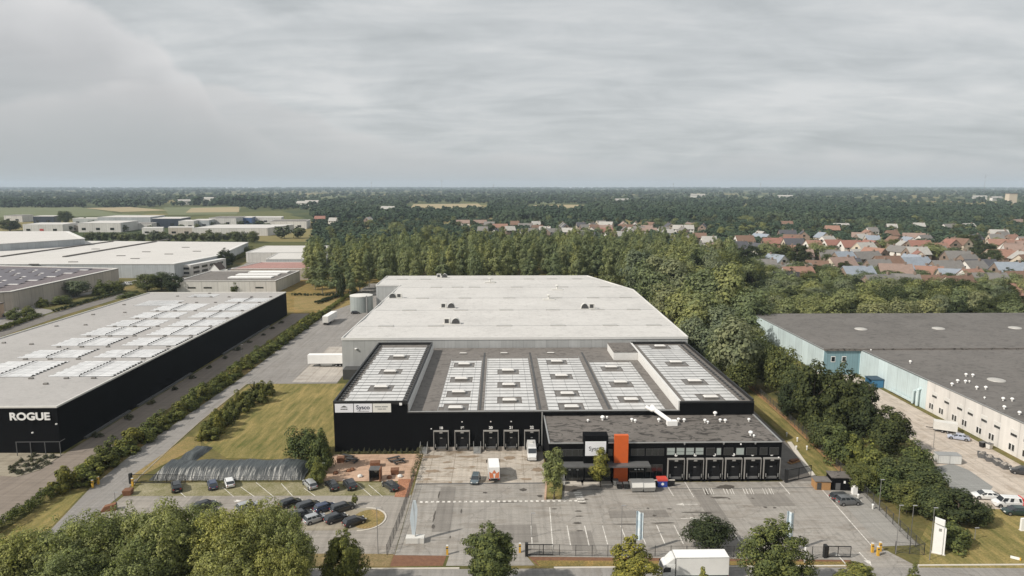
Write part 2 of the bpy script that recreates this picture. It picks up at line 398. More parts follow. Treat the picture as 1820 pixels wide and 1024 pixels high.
# ------------------------------------------------------------------ ground, roads, paving
def ground_mat():
    m, t, b = base_mat('ground', .95, 0., .1)
    v = coords(t)
    wv = t.nodes.new('ShaderNodeVectorMath'); wv.operation = 'MULTIPLY'; wv.inputs[1].default_value = (.0042, .0022, 1); t.links.new(v, wv.inputs[0])
    vo = N(t, 'ShaderNodeTexVoronoi', i_Scale=1.); vo.distance = 'MANHATTAN'; t.links.new(wv.outputs[0], vo.inputs['Vector'])
    sp = t.nodes.new('ShaderNodeSeparateColor'); t.links.new(vo.outputs['Color'], sp.inputs[0])
    f = ramp(t, sp.outputs[0], [(0., (.055, .07, .03)), (.35, (.075, .085, .032)), (.6, (.11, .115, .045)), (.8, (.20, .17, .075)), (1., (.09, .10, .04))], 'CONSTANT')
    n = noise(t, v, .08, 6, .65); n2 = noise(t, v, 1.7, 4, .7)
    near = ramp(t, n, [(.35, (.075, .08, .028)), (.52, (.13, .115, .045)), (.66, (.21, .155, .065))])
    sy = t.nodes.new('ShaderNodeSeparateXYZ'); t.links.new(v, sy.inputs[0])
    far = math_node(t, 'DIVIDE', math_node(t, 'SUBTRACT', sy.outputs[1], 520.), 250., clamp=True)
    c = mixc(t, far, near, f)
    c = mixc(t, 1., c, ramp(t, n2, [(.3, (.75,) * 3), (.7, (1.2,) * 3)]), 'MULTIPLY')
    t.links.new(c, b.inputs['Base Color']); return m
sheet('ground', [(-14500, -400), (14500, -400), (14500, 15000), (-14500, 15000)], 0.0, ground_mat())
sheet('road', [(-400, 91.5), (400, 88.5), (400, 97.5), (-400, 103.0)], .02, M['road_asphalt'])
kb = MB()
for x0, x1 in ((-400, -80), (-72, -6.5), (8.5, 57.5), (66.5, 400)):
    f = lambda x: 103.0 - (x + 400) * 5.5 / 800
    a, c = f(x0), f(x1); kb.prism([(x0, a + .03), (x1, c + .03), (x1, c + .38), (x0, a + .38)], 0, .10)
tag(kb.build('kerb_strip', M['kerb']), kind='structure')
kn = MB(); kn.prism([(-400, 91.0), (400, 88.0), (400, 88.45), (-400, 91.45)], 0, .10); tag(kn.build('kerb_strip', M['kerb']), kind='structure')
# drive along the left side, opening into the rear yard
sheet('driveway', [(-81.5, 100.6), (-71, 100.6), (-74.2, 106), (-74.4, 130), (-75.2, 136), (-76.2, 151), (-77.2, 170), (-77.4, 203.5), (-50, 203.5), (-50, 360), (-72, 420), (-81, 420), (-82, 263), (-81.5, 210), (-82.6, 175), (-83.2, 151), (-82.2, 131), (-79.2, 114)], .03, M['drive_asphalt'])
dk = MB(); dk.prism([(-77.6, 203.4), (-77.2, 203.4), (-76.95, 170), (-75.95, 151), (-74.95, 136), (-74.1, 132), (-74.3, 132), (-75.2, 136), (-76.2, 151), (-77.2, 170)][::-1], 0, .1)
tag(dk.build('kerb_strip', M['bay_gravel']), kind='structure')
sheet('dock_apron', [(-64.2, 205), (-50.2, 205), (-50.2, 252), (-64.2, 252)], .05, M['concrete'])
# neighbouring yard on the left
sheet('neighbour_yard', [(-180, 96.8), (-86.5, 97.2), (-89.3, 114), (-90.2, 150), (-90.2, 320), (-98.5, 320), (-98.5, 149), (-180, 149)], .02, paving('neighbour_paving', (.215, .18, .15), .12, (.03, .2, 1), cracks=False))
bed = MB(); bp_ = [G(*p) for p in ((-60, 822), (0, 846), (30, 848), (70, 836), (112, 808), (60, 806), (-60, 806))]
bed.prism(bp_, 0, .12, 0); tag(bed.build('planting_bed', M['bay_gravel']), kind='structure')
# car park
carpark_lane = paving('carpark_lane', (.29, .265, .235), .2, cracks=True)
sheet('car_park', [(-74.4, 106.2), (-17.4, 104.8), (-17.4, 126.8), (-73.5, 127.5)], .02, carpark_lane)
sheet('parking_strip', [(-73, 127.2), (-17.6, 126.4), (-17.6, 132.4), (-73, 133.3)], .03, grassy('grass_paving', (.17, .16, .075), (.35, .31, .22), .68, .25))
isl = MB(); cx, cy, rr = -25.2, 117.0, 4.2
pts = [(-62, 113.0), (cx, 113.0)] + [(cx + rr * math.sin(a), cy - rr * math.cos(a)) for a in [math.pi * k / 12 for k in range(1, 12)]] + [(cx, 121.2), (-62, 121.2)]
isl.prism(pts, 0, .045); tag(isl.build('parking_island', M['bay_gravel']), kind='structure')
io = MB()
for k in range(13):
    a0 = math.pi * k / 13; a1 = math.pi * (k + 1) / 13
    p = lambda a, r: (cx + r * math.sin(a), cy - r * math.cos(a))
    io.prism([p(a0, rr + .02), p(a0, rr + .3), p(a1, rr + .3), p(a1, rr + .02)], 0, .12)
tag(io.build('kerb_strip', M['kerb']), kind='structure')
pl = MB(); pl.prism([(cx + 1.2 + 2.9 * math.cos(a), cy + 3.6 * math.sin(a)) for a in [math.pi * 2 * k / 16 for k in range(16)]], .04, .09)
tag(pl.build('island_grass', M['dry']), kind='structure')
# main yard
sheet('yard', [(-17.3, 104.6), (63.6, 101.5), (64.0, 106), (66.5, 131.6), (58, 131.4), (9.3, 131.6), (-17.3, 131.6)], .03, M['asphalt'])
sheet('drive_mouth', [(-8.7, 101.2), (5.5, 101.1), (3.9, 104.8), (-8.3, 104.9)], .034, M['asphalt'])
sheet('drive_mouth', [(56.3, 99.5), (66.5, 99.4), (64.2, 104.5), (57.3, 104.5)], .036, M['asphalt'])
sheet('loading_yard', [(-17.3, 131.5), (9.3, 131.5), (9.8, 148.9), (-17.3, 148.9)], .045, M['concrete_yard'])
sheet('side_parking', [(64.0, 105.8), (70.6, 106.2), (72.2, 127.5), (71.5, 132.5), (66.4, 132.2)], .04, paving('side_paving', (.285, .272, .25), .15, cracks=False))
sheet('side_lane', [(58, 131.4), (64.8, 131.6), (67.6, 152), (69.5, 215), (60.4, 215), (60.4, 160), (58.2, 149)], .038, M['dark_asphalt'])
sk = MB(); sk.prism([(64.8, 134), (65.9, 134), (68.9, 153), (67.9, 153)], 0, .12); tag(sk.build('kerb_strip', M['kerb']), kind='structure')
sheet('grass_strip', [(66.0, 134), (71.6, 133.8), (74.6, 190), (73, 215), (69.6, 215), (68.7, 153)], .03, M['lawn'])
sheet('bare_strip', [(71.7, 133.8), (73.2, 133.8), (77.4, 216), (75, 216), (74.0, 170)], .05, grassy('bare_strip', (.24, .17, .075), (.40, .20, .10), .6, .2))
# terrace, verges and lawns
sheet('terrace', [(-37.8, 133.2), (-17.8, 133.0), (-17.6, 147.3), (-37.4, 147.3)], .04, M['redsoil'])
sheet('terrace_ramp', [(-20.6, 125.8), (-17.9, 125.6), (-17.9, 134), (-21.0, 134)], .055, grassy('ramp_soil', (.26, .12, .07), (.42, .21, .13), .5, .4))
sheet('verge', [(-17.6, 101.3), (-9.2, 101.3), (-8.8, 104.5), (-17.5, 104.7)], .015, M['mulch'])
sheet('verge', [(-50, 101.6), (-17.7, 101.3), (-17.6, 105.0), (-50, 105.8)], .025, grassy('verge_gravel', (.15, .13, .06), (.28, .2, .11), .5, .6))
sheet('verge', [(6.0, 101.1), (56.0, 99.7), (57.0, 102.9), (4.2, 104.5)], .018, M['mulch'])
sheet('verge', [(6.2, 100.9), (55.6, 99.6), (55.9, 101.3), (5.6, 102.6)], .03, M['verge'])
sheet('lawn', [(-61, 145.8), (-74.6, 160), (-76.5, 203.3), (-47.5, 203.3), (-38.3, 203), (-38.3, 147.5), (-45, 144.5)], .025, M['lawn'])
sheet('lawn', [(66.5, 99.4), (160, 96.5), (160, 118), (84, 121.5), (72.0, 108)], .025, M['lawn'])
sheet('verge', [(-88.0, 101), (-81.8, 100.8), (-79.6, 114), (-82.6, 130.5), (-86.3, 131)], .015, M['lawn'])
sheet('back_lawn', [(-132, 320), (-82, 320), (-82, 372), (-60, 372), (-60, 440), (-150, 440)], .02, M['verge'])
sheet('bare_field', [G(522, 551), G(590, 553), G(650, 532), G(560, 524), G(523, 528)], .04, M['dry'])
# right-hand neighbour's yard
sheet('east_yard', [(88.0, 119.5), (150, 110), (150, 131), (113.0, 131), (114.0, 189), (114.6, 214), (100, 214), (99, 166), (97.5, 150)], .03, paving('east_paving', (.47, .41, .35), .42, (.16, .07, 1)))
sheet('east_lane', [G(*q) for q in ((1655, 832), (1692, 824), (1722, 836), (1765, 866), (1748, 884), (1725, 884), (1690, 868))], .045, paving('east_lane', (.245, .245, .235), .1, cracks=False))
sheet('wall_grass', [(113.0, 131), (114.4, 131), (115.0, 176), (115.0, 214), (113.6, 214)], .05, M['scrub'])

sheet('estate_road', [G(*q) for q in ((-20, 606), (-20, 594), (108, 552), (226, 519), (244, 521), (118, 559))], .03, M['dark_asphalt'])
sheet('estate_parking', [G(*q) for q in ((-40, 584), (-40, 554), (62, 547), (100, 552), (40, 572))], .025, M['drive_asphalt'])
sheet('estate_yard', [(-262, 312), (-232, 318), (-226, 424), (-205, 440), (-205, 456), (-234, 446), (-236, 330)], .02, M['drive_asphalt'])
sheet('estate_road', [(-206, 440), (-183, 440), (-180, 520), (-205, 640), (-214, 640), (-196, 520)], .025, M['drive_asphalt'])
# ------------------------------------------------------------------ road markings
mk = MB()
for k in range(29):
    x = -15.4 + k * 1.06; mk.box(x, x + .55, 123.2, 123.85, .055, .06)
tag(mk.build('dashed_line', M['paint']), kind='structure')
mk = MB()
for k in range(5): y = 123.0 + k * .95; mk.box(14.9 - .1 * k, 16.4 - .1 * k, y, y + .5, .055, .06)
tag(mk.build('crossing_stripes', M['paint']), kind='structure')
mk = MB()
def line(b, p, q, w=.14, z=.055):
    p = Vector((p[0], p[1], 0)); q = Vector((q[0], q[1], 0)); d = (q - p).normalized(); n = Vector((-d.y, d.x, 0)) * w / 2
    b.prism([tuple((p - n))[:2], tuple((q - n))[:2], tuple((q + n))[:2], tuple((p + n))[:2]], z, z + .004)
for a, c in (((944, 935), (946, 974)), ((977, 902), (983, 980)), ((1008, 935), (1014, 970)), ((1039, 935), (1047, 970)), ((1071, 935), (1080, 968)), ((1103, 935), (1111, 955)), ((1135, 938), (1148, 968)), ((1167, 934), (1182, 968)), ((1198, 934), (1215, 968)), ((1297, 936), (1320, 970)), ((1333, 937), (1347, 957)), ((1184, 861), (1197, 882)), ((1217, 857), (1233, 884)), ((1386, 858), (1404, 879))):
    line(mk, G(*a), G(*c), .16)
for cx_ in (1258, 1294, 1329, 1364):
    for d in (-7, -2, 4, 8): line(mk, G(cx_ + d - 2, 868), G(cx_ + d + 3, 879), .13)
line(mk, G(1444, 851), G(1553, 975), .16)
for a, c in (((625, 852), (660, 882)), ((455, 858), (486, 883)), ((500, 860), (520, 882)), ((428, 866), (452, 883)), ((395, 866), (415, 883)), ((305, 862), (330, 884)), ((655, 862), (680, 883)), ((540, 868), (560, 882))):
    line(mk, G(*a), G(*c), .12, .05)
tag(mk.build('bay_lines', M['paint']), kind='structure')
mk = MB()
def arrow(b, p, q, w=.18, hw=.55, hl=1.5, z=.06):
    p = Vector((*p, 0)); q = Vector((*q, 0)); d = (q - p).normalized(); n = Vector((-d.y, d.x, 0)); e = q - d * hl
    b.poly([(*tuple(p - n * w / 2)[:2], z), (*tuple(e - n * w / 2)[:2], z), (*tuple(e + n * w / 2)[:2], z), (*tuple(p + n * w / 2)[:2], z)])
    b.poly([(*tuple(e - n * hw)[:2], z), (*tuple(q)[:2], z), (*tuple(e + n * hw)[:2], z)])
arrow(mk, G(1240, 897), G(1201, 897)); arrow(mk, G(1210, 922), G(1242, 922)); arrow(mk, G(1527, 982), G(1549, 1006)); arrow(mk, G(1504, 1004), G(1484, 982)); arrow(mk, G(415, 891), G(432, 891))
tag(mk.build('painted_arrows', M['paint']), kind='structure')

M['steel'] = mat('steel', (.11, .11, .11), .5, .2)
# oil spots, tyre marks and damp streaks on the yard
def stain(px, py, wpx, hpx, seed, z=.052):
    r = random.Random(seed); n = 14; x0, y0 = G(px, py); x1, _ = G(px + wpx / 2, py); _, y1 = G(px, py - hpx / 2); a, c = abs(x1 - x0), abs(y1 - y0)
    b = MB(); b.poly([(x0 + math.cos(6.283 * k / n) * a * r.uniform(.55, 1.15), y0 + math.sin(6.283 * k / n) * c * r.uniform(.55, 1.15), z + seed * .0004) for k in range(n)])
    tag(b.build('oil_stain', M['oil']), kind='structure')
M['oil'] = mat('oil', (.085, .075, .064), .6, .3, 1.2)
for i, q in enumerate(((1035, 888, 22, 4), (1037, 895, 18, 3), (1028, 909, 14, 3), (1030, 918, 16, 2.5), (1026, 930, 20, 4), (1030, 944, 14, 3), (1278, 885, 34, 3.5), (1257, 877, 8, 12), (1296, 887, 6, 3), (1338, 886, 8, 2.5), (1360, 902, 7, 3), (1377, 903, 7, 3), (1240, 911, 96, 2), (1256, 912, 24, 5), (1152, 904, 6, 3), (1163, 917, 8, 4), (1180, 930, 50, 3), (1120, 932, 60, 2.5), (960, 882, 12, 5), (900, 893, 50, 2), (780, 880, 3, 14), (772, 918, 4, 24), (770, 936, 6, 10), (800, 955, 3, 6), (820, 909, 3, 8), (1290, 866, 36, 8), (1010, 868, 60, 12), (985, 905, 10, 2), (1230, 935, 36, 6), (930, 871, 14, 6), (862, 876, 10, 3), (1190, 905, 14, 2))): stain(*q, i)
M['patch'] = paving('patch', (.215, .198, .178), .1, cracks=False)
for i, (x0, x1, y0, y1) in enumerate(((-2, 6.5, 108, 114.5), (20, 31, 116.5, 119.5), (38, 41.5, 105, 128), (-12, -8.8, 112, 130), (12, 16, 105.5, 112), (48, 56, 120.5, 126), (-46, -38, 107, 112), (-60, -58, 106, 127))): sheet('asphalt_patch', [(x0, y0), (x1, y0 + .2), (x1 - .1, y1), (x0 + .1, y1 - .2)], .048 + i * .0005, M['patch'])
dc = MB(); dc.box(-17.2, 9.2, 131.35, 131.75, .04, .075); dc.box(10, 63, 128.3, 128.5, .04, .056); tag(dc.build('drain_channel', M['steel']), kind='structure')
M['damp'] = mat('damp', (.25, .19, .135), .7, .3, 1.2)
M['oil'] = M['damp']
for i, q in enumerate(((770, 812, 40, 6), (835, 812, 50, 5), (800, 833, 24, 4), (770, 838, 30, 6), (955, 835, 26, 8), (905, 815, 24, 8), (760, 852, 22, 3), (880, 826, 12, 10), (800, 858, 10, 4), (840, 830, 14, 3), (935, 852, 24, 4), (795, 822, 16, 3))): stain(*q, i, .068)

# ------------------------------------------------------------------ shared building pieces
def roof_mat(name, c, seam=2.2, patches=.25, axis=1, dirt=.3):
    m, t, b = base_mat(name, .8, 0., .25)
    v = coords(t); tc = t.nodes.new('ShaderNodeSeparateXYZ'); t.links.new(v, tc.inputs[0])
    n1 = noise(t, v, .06, 6, .62); n2 = noise(t, v, .55, 6, .65, .5); n3 = noise(t, v, 4., 3)
    k = math_node(t, 'ADD', math_node(t, 'MULTIPLY', n1, .6), math_node(t, 'MULTIPLY', n2, .4))
    c0 = ramp(t, k, [(.32, sc3(c, 1 - patches)), (.5, c), (.68, sc3(c, 1 + patches * .5))])
    fr = math_node(t, 'FRACT', math_node(t, 'DIVIDE', tc.outputs[axis], seam))
    c0 = mixc(t, 1., c0, ramp(t, fr, [(0., (.86,) * 3), (.035, (1.,) * 3)]), 'MULTIPLY')
    st = noise(t, coords(t, (.55, 1.0, 1)), .62, 6, .62, 1.6)
    c0 = mixc(t, ramp(t, st, [(.53, (0.,) * 3), (.575, (dirt,) * 3), (.66, (min(1, dirt * 1.3),) * 3)]), c0, sc3(c, .22))
    c0 = mixc(t, 1., c0, ramp(t, n3, [(.3, (.93,) * 3), (.7, (1.05,) * 3)]), 'MULTIPLY')
    t.links.new(c0, b.inputs['Base Color']); return m
M['felt'] = roof_mat('felt', (.15, .135, .122), 1.1, .3, 0, .75)
M['felt_low'] = roof_mat('felt_low', (.17, .155, .142), 1.1, .22, 0, .35)
M['membrane'] = roof_mat('membrane', (.525, .51, .49), 3.6, .13, 0, .14)
M['east_felt'] = roof_mat('east_felt', (.148, .137, .127), 1.3, .32, 1, .3)
M['rogue_roof'] = roof_mat('rogue_roof', (.37, .355, .342), 2.1, .1, 0, .10)
def panel_sky_mat(name, c=(.60, .59, .575)):  # pale base colour stands in for bright sky reflected on dark glass
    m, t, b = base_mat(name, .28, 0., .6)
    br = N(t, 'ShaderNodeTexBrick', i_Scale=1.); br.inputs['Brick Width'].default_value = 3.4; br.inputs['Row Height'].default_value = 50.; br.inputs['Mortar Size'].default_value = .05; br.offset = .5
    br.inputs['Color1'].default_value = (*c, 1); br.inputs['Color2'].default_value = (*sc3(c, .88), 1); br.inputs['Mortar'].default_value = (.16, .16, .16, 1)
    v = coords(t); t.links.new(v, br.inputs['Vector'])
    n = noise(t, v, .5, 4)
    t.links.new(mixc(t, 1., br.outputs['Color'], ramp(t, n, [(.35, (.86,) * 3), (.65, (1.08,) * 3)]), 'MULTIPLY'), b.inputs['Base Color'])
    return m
M['panel'] = panel_sky_mat('panel')
M['panel_sky_bright'] = panel_sky_mat('panel_sky_bright', (.74, .735, .73))
M['skylight'] = mat('skylight', (.15, .14, .13), .45, .15)
M['dome'] = mat('dome', (.62, .6, .57), .3, .06)

def panel_rows(parent, x0, x1, y0, y1, z, pitch, gaps, mats, depth=.93, name='solar_panel_row', rise=.07, x0b=None, skew=0.):
    """rows of low tilted panels across a flat roof; gaps = [(xa, xb, ya, yb)] left open for rooflights"""
    n = int((y1 - y0) / pitch)
    for k in range(n):
        ya = y0 + k * pitch; yb = ya + pitch * depth; ym = (ya + yb) / 2
        xa = x0 if x0b is None else (x0 if ym > x0b[1] else x0b[0])
        cut = sorted((g[0], g[1]) for g in gaps if g[2] < ym < g[3]); segs = []; c = xa + skew * (k % 2)
        for a, e in cut:
            if a - c > .6: segs.append((c, a))
            c = max(c, e)
        if x1 + skew * (k % 2) - c > .6: segs.append((c, x1 + skew * (k % 2)))
        for a, e in segs:
            b = MB(); zl, zh = z + .04, z + .04 + rise
            zl, zh = zh, zl; q = z + .005
            b.poly([(a, ya, zl), (e, ya, zl), (e, yb, zh), (a, yb, zh)], 0)
            b.poly([(a, ya, q), (e, ya, q), (e, ya, zl), (a, ya, zl)], 1); b.poly([(e, yb, q), (a, yb, q), (a, yb, zh), (e, yb, zh)], 1)
            b.poly([(a, ya, q), (a, ya, zl), (a, yb, zh), (a, yb, q)], 1); b.poly([(e, ya, q), (e, yb, q), (e, yb, zh), (e, ya, zl)], 1)
            ROWS.setdefault(parent.parent.name, []).append((ya, parent, b, mats))
def finish_rows(thing_):
    rows = sorted(ROWS[thing_.name], key=lambda q: q[0])
    for y, p, b, mats in rows[:100]: b.build('solar_panel_row', mats, p)
    r = MB()
    for y, p, b, mats in rows[100:]:
        i = len(r.v); r.v += b.v; r.f += [tuple(q + i for q in f) for f in b.f]; r.m += b.m
    if r.f: tag(r.build('solar_panel_row', rows[0][3], thing_), kind='stuff')
def ring(b, x0, x1, y0, y1, z0, z1, t=.1):
    b.box(x0, x1, y0, y0 + t, z0, z1); b.box(x0, x1, y1 - t, y1, z0, z1); b.box(x0, x0 + t, y0 + t, y1 - t, z0, z1); b.box(x1 - t, x1, y0 + t, y1 - t, z0, z1)
def rooflight(parent, x, y, z, w, d, h=.5, frame=None, dome=None, apron=True):
    b = MB()
    if apron: b.box(x - w * .5, x + w * .5, y - d * .5, y + d * .5, z + .004, z + .012)
    b.box(x - w * .3, x + w * .3, y - d * .16, y + d * .16, z + .01, z + h * .7)
    o = b.build('rooflight', frame or M['skylight'], parent)
    d_ = MB(); d_.loft([[(x - w * .31, y - d * .17, z + h * .7), (x + w * .31, y - d * .17, z + h * .7), (x + w * .31, y + d * .17, z + h * .7), (x - w * .31, y + d * .17, z + h * .7)],
                        [(x - w * .24, y - d * .12, z + h), (x + w * .24, y - d * .12, z + h), (x + w * .24, y + d * .12, z + h), (x - w * .24, y + d * .12, z + h)]])
    d_.build('dome', dome or M['dome'], o)
def dock(parent, x, yf, top, num=None, w=3.45, base=.15, text_z=.75, disc=False):
    b = MB(); t = .15; p = .55; hw = w / 2
    for s in (-1, 1):
        b.box(x + s * (hw - t / 2) - t / 2, x + s * (hw - t / 2) + t / 2, yf - p, yf - .002, base + .5, top, 0)
        xi = x + s * (hw - t - .18); b.box(xi - .18, xi + .18, yf - p + .04, yf - .003, base + .9, top - t, 1)
    b.box(x - hw, x + hw, yf - p, yf - .002, top, top + .22, 0)
    b.box(x - hw + t, x + hw - t, yf - p + .05, yf - .003, top - .75, top - .01, 1)
    b.box(x - .35, x + .35, yf - p + .02, yf - p + .049, top - .35, top - .02, 0)
    o = b.build('dock_shelter', [M['dock_frame'], M['rubber']], parent)
    d = MB(); d.box(x - hw + t, x + hw - t, yf - .08, yf - .004, base + 1.0, top - .2, 0)
    for k in range(1, 6): d.box(x - hw + t + .01, x + hw - t - .01, yf - .095, yf - .081, base + 1.0 + k * .62, base + 1.03 + k * .62, 0)
    d.box(x - .25, x + .25, yf - .1, yf - .082, base + 2.9, base + 3.05, 1); d.build('dock_door', [M['dock_door'], M['metal']], o)
    l = MB(); l.box(x - 1.1, x + 1.1, yf - .5, yf - .1, base + .55, base + .95, 0); l.build('dock_leveller', M['steel'], o)
    for s in (-1, 1):
        q = MB(); q.box(x + s * 1.35 - .17, x + s * 1.35 + .17, yf - .62, yf - .1, base + .3, base + 1.05, 0); q.build('bumper', M['rubber'], o)
        q = MB(); q.box(x + s * 1.25 - .06, x + s * 1.25 + .06, yf - .75, yf - .63, base + 1.0, base + 1.75, 0); q.build('guide_post', M['metal'], o)
    if num: text(num, .85, parent, (x, yf - .03, top + text_z), M['white'], 'bay_number', bold=.03)
    if disc:
        q = MB(); q.cyl((x, yf - .06, top + .85), (x, yf - .003, top + .85), .33, .33, 14); q.build('bay_disc', M['white'], parent)
M['dock_frame'] = mat('dock_frame', (.27, .26, .245), .6, .12)
M['dock_door'] = mat('dock_door', (.016, .016, .017), .6, .15, spec=.1)
def vent(x, y, z, label, kind='mushroom', s=1., group=None, parent=None):
    b = MB()
    b.cyl((x, y, z), (x, y, z + .55 * s), .18 * s, .18 * s, 10); b.lathe([(.0, .95 * s), (.25 * s, .9 * s), (.42 * s, .72 * s), (.42 * s, .5 * s), (.2 * s, .48 * s)], (x, y, z), 12)
    return b.build('roof_vent', M['white'], parent, 40)

M['rl_grey'] = mat('rl_grey', (.40, .39, .37), .4, .1)

# ------------------------------------------------------------------ main depot: black dock building
bt = thing('depot', 'black clad depot with five numbered dock doors and white panel rows on its flat roof', 'warehouse', (0, 0, 0))
YF = 149.0
b = MB(); b.prism([(-20.9, YF), (41.0, YF), (41.0, 211.5), (-20.9, 211.5)], 0, 9.0, 0); b.build('wall', [M['black_clad']], bt)
b = MB(); b.box(-37.6, -20.905, YF, 207.5, 0, 11.1, 0); b.build('wall', [M['black_clad']], bt)
b = MB(); b.box(41.005, 58.0, YF, 207.5, 0, 11.0, 0); b.build('wall', [M['black_clad']], bt)
def parapet(x0, x1, y0, y1, zr, zt, inner, cap, t=.35, sides='SNWE'):
    p = MB(); c = MB()
    def w(a, d, e, f):
        p.box(a, d, e, f, zr, zt, 0); c.box(a - .03, d + .03, e - .03, f + .03, zt + .001, zt + .07, 0)
    if 'S' in sides: w(x0, x1, y0, y0 + t)
    if 'N' in sides: w(x0, x1, y1 - t, y1)
    if 'W' in sides: w(x0, x0 + t, y0 + t + .07, y1 - t - .07)
    if 'E' in sides: w(x1 - t, x1, y0 + t + .07, y1 - t - .07)
    p.build('parapet', inner, bt); c.build('coping', cap, bt)
b = MB(); b.box(-20.85, 40.95, YF + .05, 211.4, 9.002, 9.06); b.build('roof', M['felt_low'], bt)
b = MB(); b.box(-37.5, -21.0, YF + .1, 207.4, 11.102, 11.16); b.build('roof', M['felt_low'], bt)
b = MB(); b.box(41.1, 57.9, YF + .1, 207.4, 11.002, 11.06); b.build('roof', M['felt_low'], bt)
parapet(-37.6, -20.9, YF - .02, 207.5, 11.17, 11.85, M['black_trim'], M['black_trim'])
parapet(41.0, 58.0, YF - .02, 207.5, 11.07, 11.75, M['black_trim'], M['black_trim'], sides='NE')
b = MB(); b.box(41.0, 58.0, YF - .02, YF + .33, 11.07, 11.4); b.build('parapet', M['black_trim'], bt)
b = MB(); b.box(-20.9, 41.0, YF - .05, YF + .3, 9.065, 9.3); b.build('parapet', M['black_trim'], bt)
b = MB(); b.box(-20.9, 41.0, YF - .08, YF + .32, 9.302, 9.4); b.build('coping', M['metal'], bt)
b = MB(); b.box(40.7, 40.998, YF + .35, 207.4, 9.07, 11.4, 0); b.box(40.66, 41.3, YF + .34, 207.4, 11.402, 11.5, 0); b.build('side_lining', M['white_trim'], bt)
b = MB(); b.box(-20.89, -20.6, YF + .35, 207.4, 9.07, 11.2, 0); b.build('side_lining', M['white_trim'], bt)
# plant room in the rear right corner of the low roof
b = MB(); b.box(33.6, 40.65, 195.5, 207.5, 9.07, 11.4, 0); b.box(33.5, 40.66, 195.4, 207.6, 11.402, 11.5, 1); b.build('plant_room', [M['white_trim'], M['felt']], bt)
# panel fields, one per roof bay
P3 = [M['panel'], M['steel_dark']]
def lights_in(x, ys, w=5.9, d=5.2): return [(x - w / 2, x + w / 2, y - d / 2, y + d / 2) for y in ys]
def field(x0, x1, y0, y1, z, pitch, lx, ys, **kw):
    f = MB(); ring(f, x0 - .1, x1 + .1, y0, y1, z + .003, z + .05)
    o = f.build('solar_array', M['metal'], bt)
    panel_rows(o, x0, x1, y0 + .15, y1 - .15, z, pitch, lights_in(lx, ys), P3, **kw)
    for y in ys: rooflight(bt, lx, y, z + .0, 5.4, 4.8, .75)
field(-35.6, -22.4, 151.0, 206, 11.162, 2.5, -28.9, (161.5, 175.5, 191.5), skew=.25)
field(-14.2, -5.3, 150.3, 197.5, 9.062, 2.5, -10.2, (151.6, 163.8, 175.5, 190.5), x0b=(-9.0, 154.0))
field(-3.6, 8.3, 150.3, 198.5, 9.062, 2.5, 2.3, (157.0, 169.8, 183.5), skew=0)
field(11.2, 23.6, 150.3, 200, 9.062, 2.5, 16.6, (151.8, 162.0, 178.0, 193.0))
field(26.0, 38.0, 150.3, 194.5, 9.062, 2.5, 31.4, (157.0, 171.5, 186.5))
field(42.6, 55.0, 150.3, 205.8, 11.062, 2.5, 49.0, (152.3, 165.5, 184.0, 203.0))
finish_rows(bt)
for x in (-10.2, 2.3, 16.6): rooflight(bt, x - 1, 203.5, 9.062, 3.6, 1.8, apron=False)
b = MB()
for x in (-4.9, 9.0, 25.0): b.box(x, x + .5, 151, 205, 9.063, 9.13)
b.build('roof_gutter', M['steel_dark'], bt)
# west parapet rail of ballast blocks beside the panels
b = MB()
for x, z in ((-36.6, 11.17), (56.2, 11.07), (-22.0, 11.17)):
    for k in range(30): b.box(x - .25, x + .25, 151 + k * 1.85, 151.9 + k * 1.85, z, z + .35)
b.build('ballast_row', M['steel_dark'], bt)
# numbered docks
for x, n in ((-13.4, '18'), (-8.6, '19'), (-2.1, '20'), (2.55, '21'), (7.25, '22')): dock(bt, x, YF, 4.75, n)
b = MB()
for x in (-8.6, -2.1, 2.55, -15.6): b.lathe([(.0, .12), (.14, .06), (.14, -.1), (0, -.12)], (x, YF - .16, 7.0 if x > -15 else 5.4), 8)
b.build('wall_light', M['white'], bt, 40)
for x in (-17.3, -5.2):                                              # dock steps
    b = MB()
    for k in range(5): b.box(x - .8, x + .8, YF - 1.9 + k * .32, YF - .01, .05 + k * .2, .05 + (k + 1) * .2 - .002)
    for s in (-1, 1):
        b.cyl((x + s * .8, YF - 1.8, .1), (x + s * .8, YF - 1.8, 1.7), .05, .05, 6); b.cyl((x + s * .8, YF - .3, 1.0), (x + s * .8, YF - .3, 2.4), .05, .05, 6); b.cyl((x + s * .8, YF - 1.8, 1.7), (x + s * .8, YF - .3, 2.4), .05, .05, 6)
    b.build('dock_steps', M['metal'], bt)
b = MB(); b.cyl((9.6, YF - .25, 0), (9.6, YF - .25, 9.2), .16, .16, 8); b.build('downpipe', M['metal'], bt)
b = MB(); b.box(-17.3, 9.4, YF - .12, YF - .003, .05, 1.0); b.build('plinth', M['concrete'], bt)
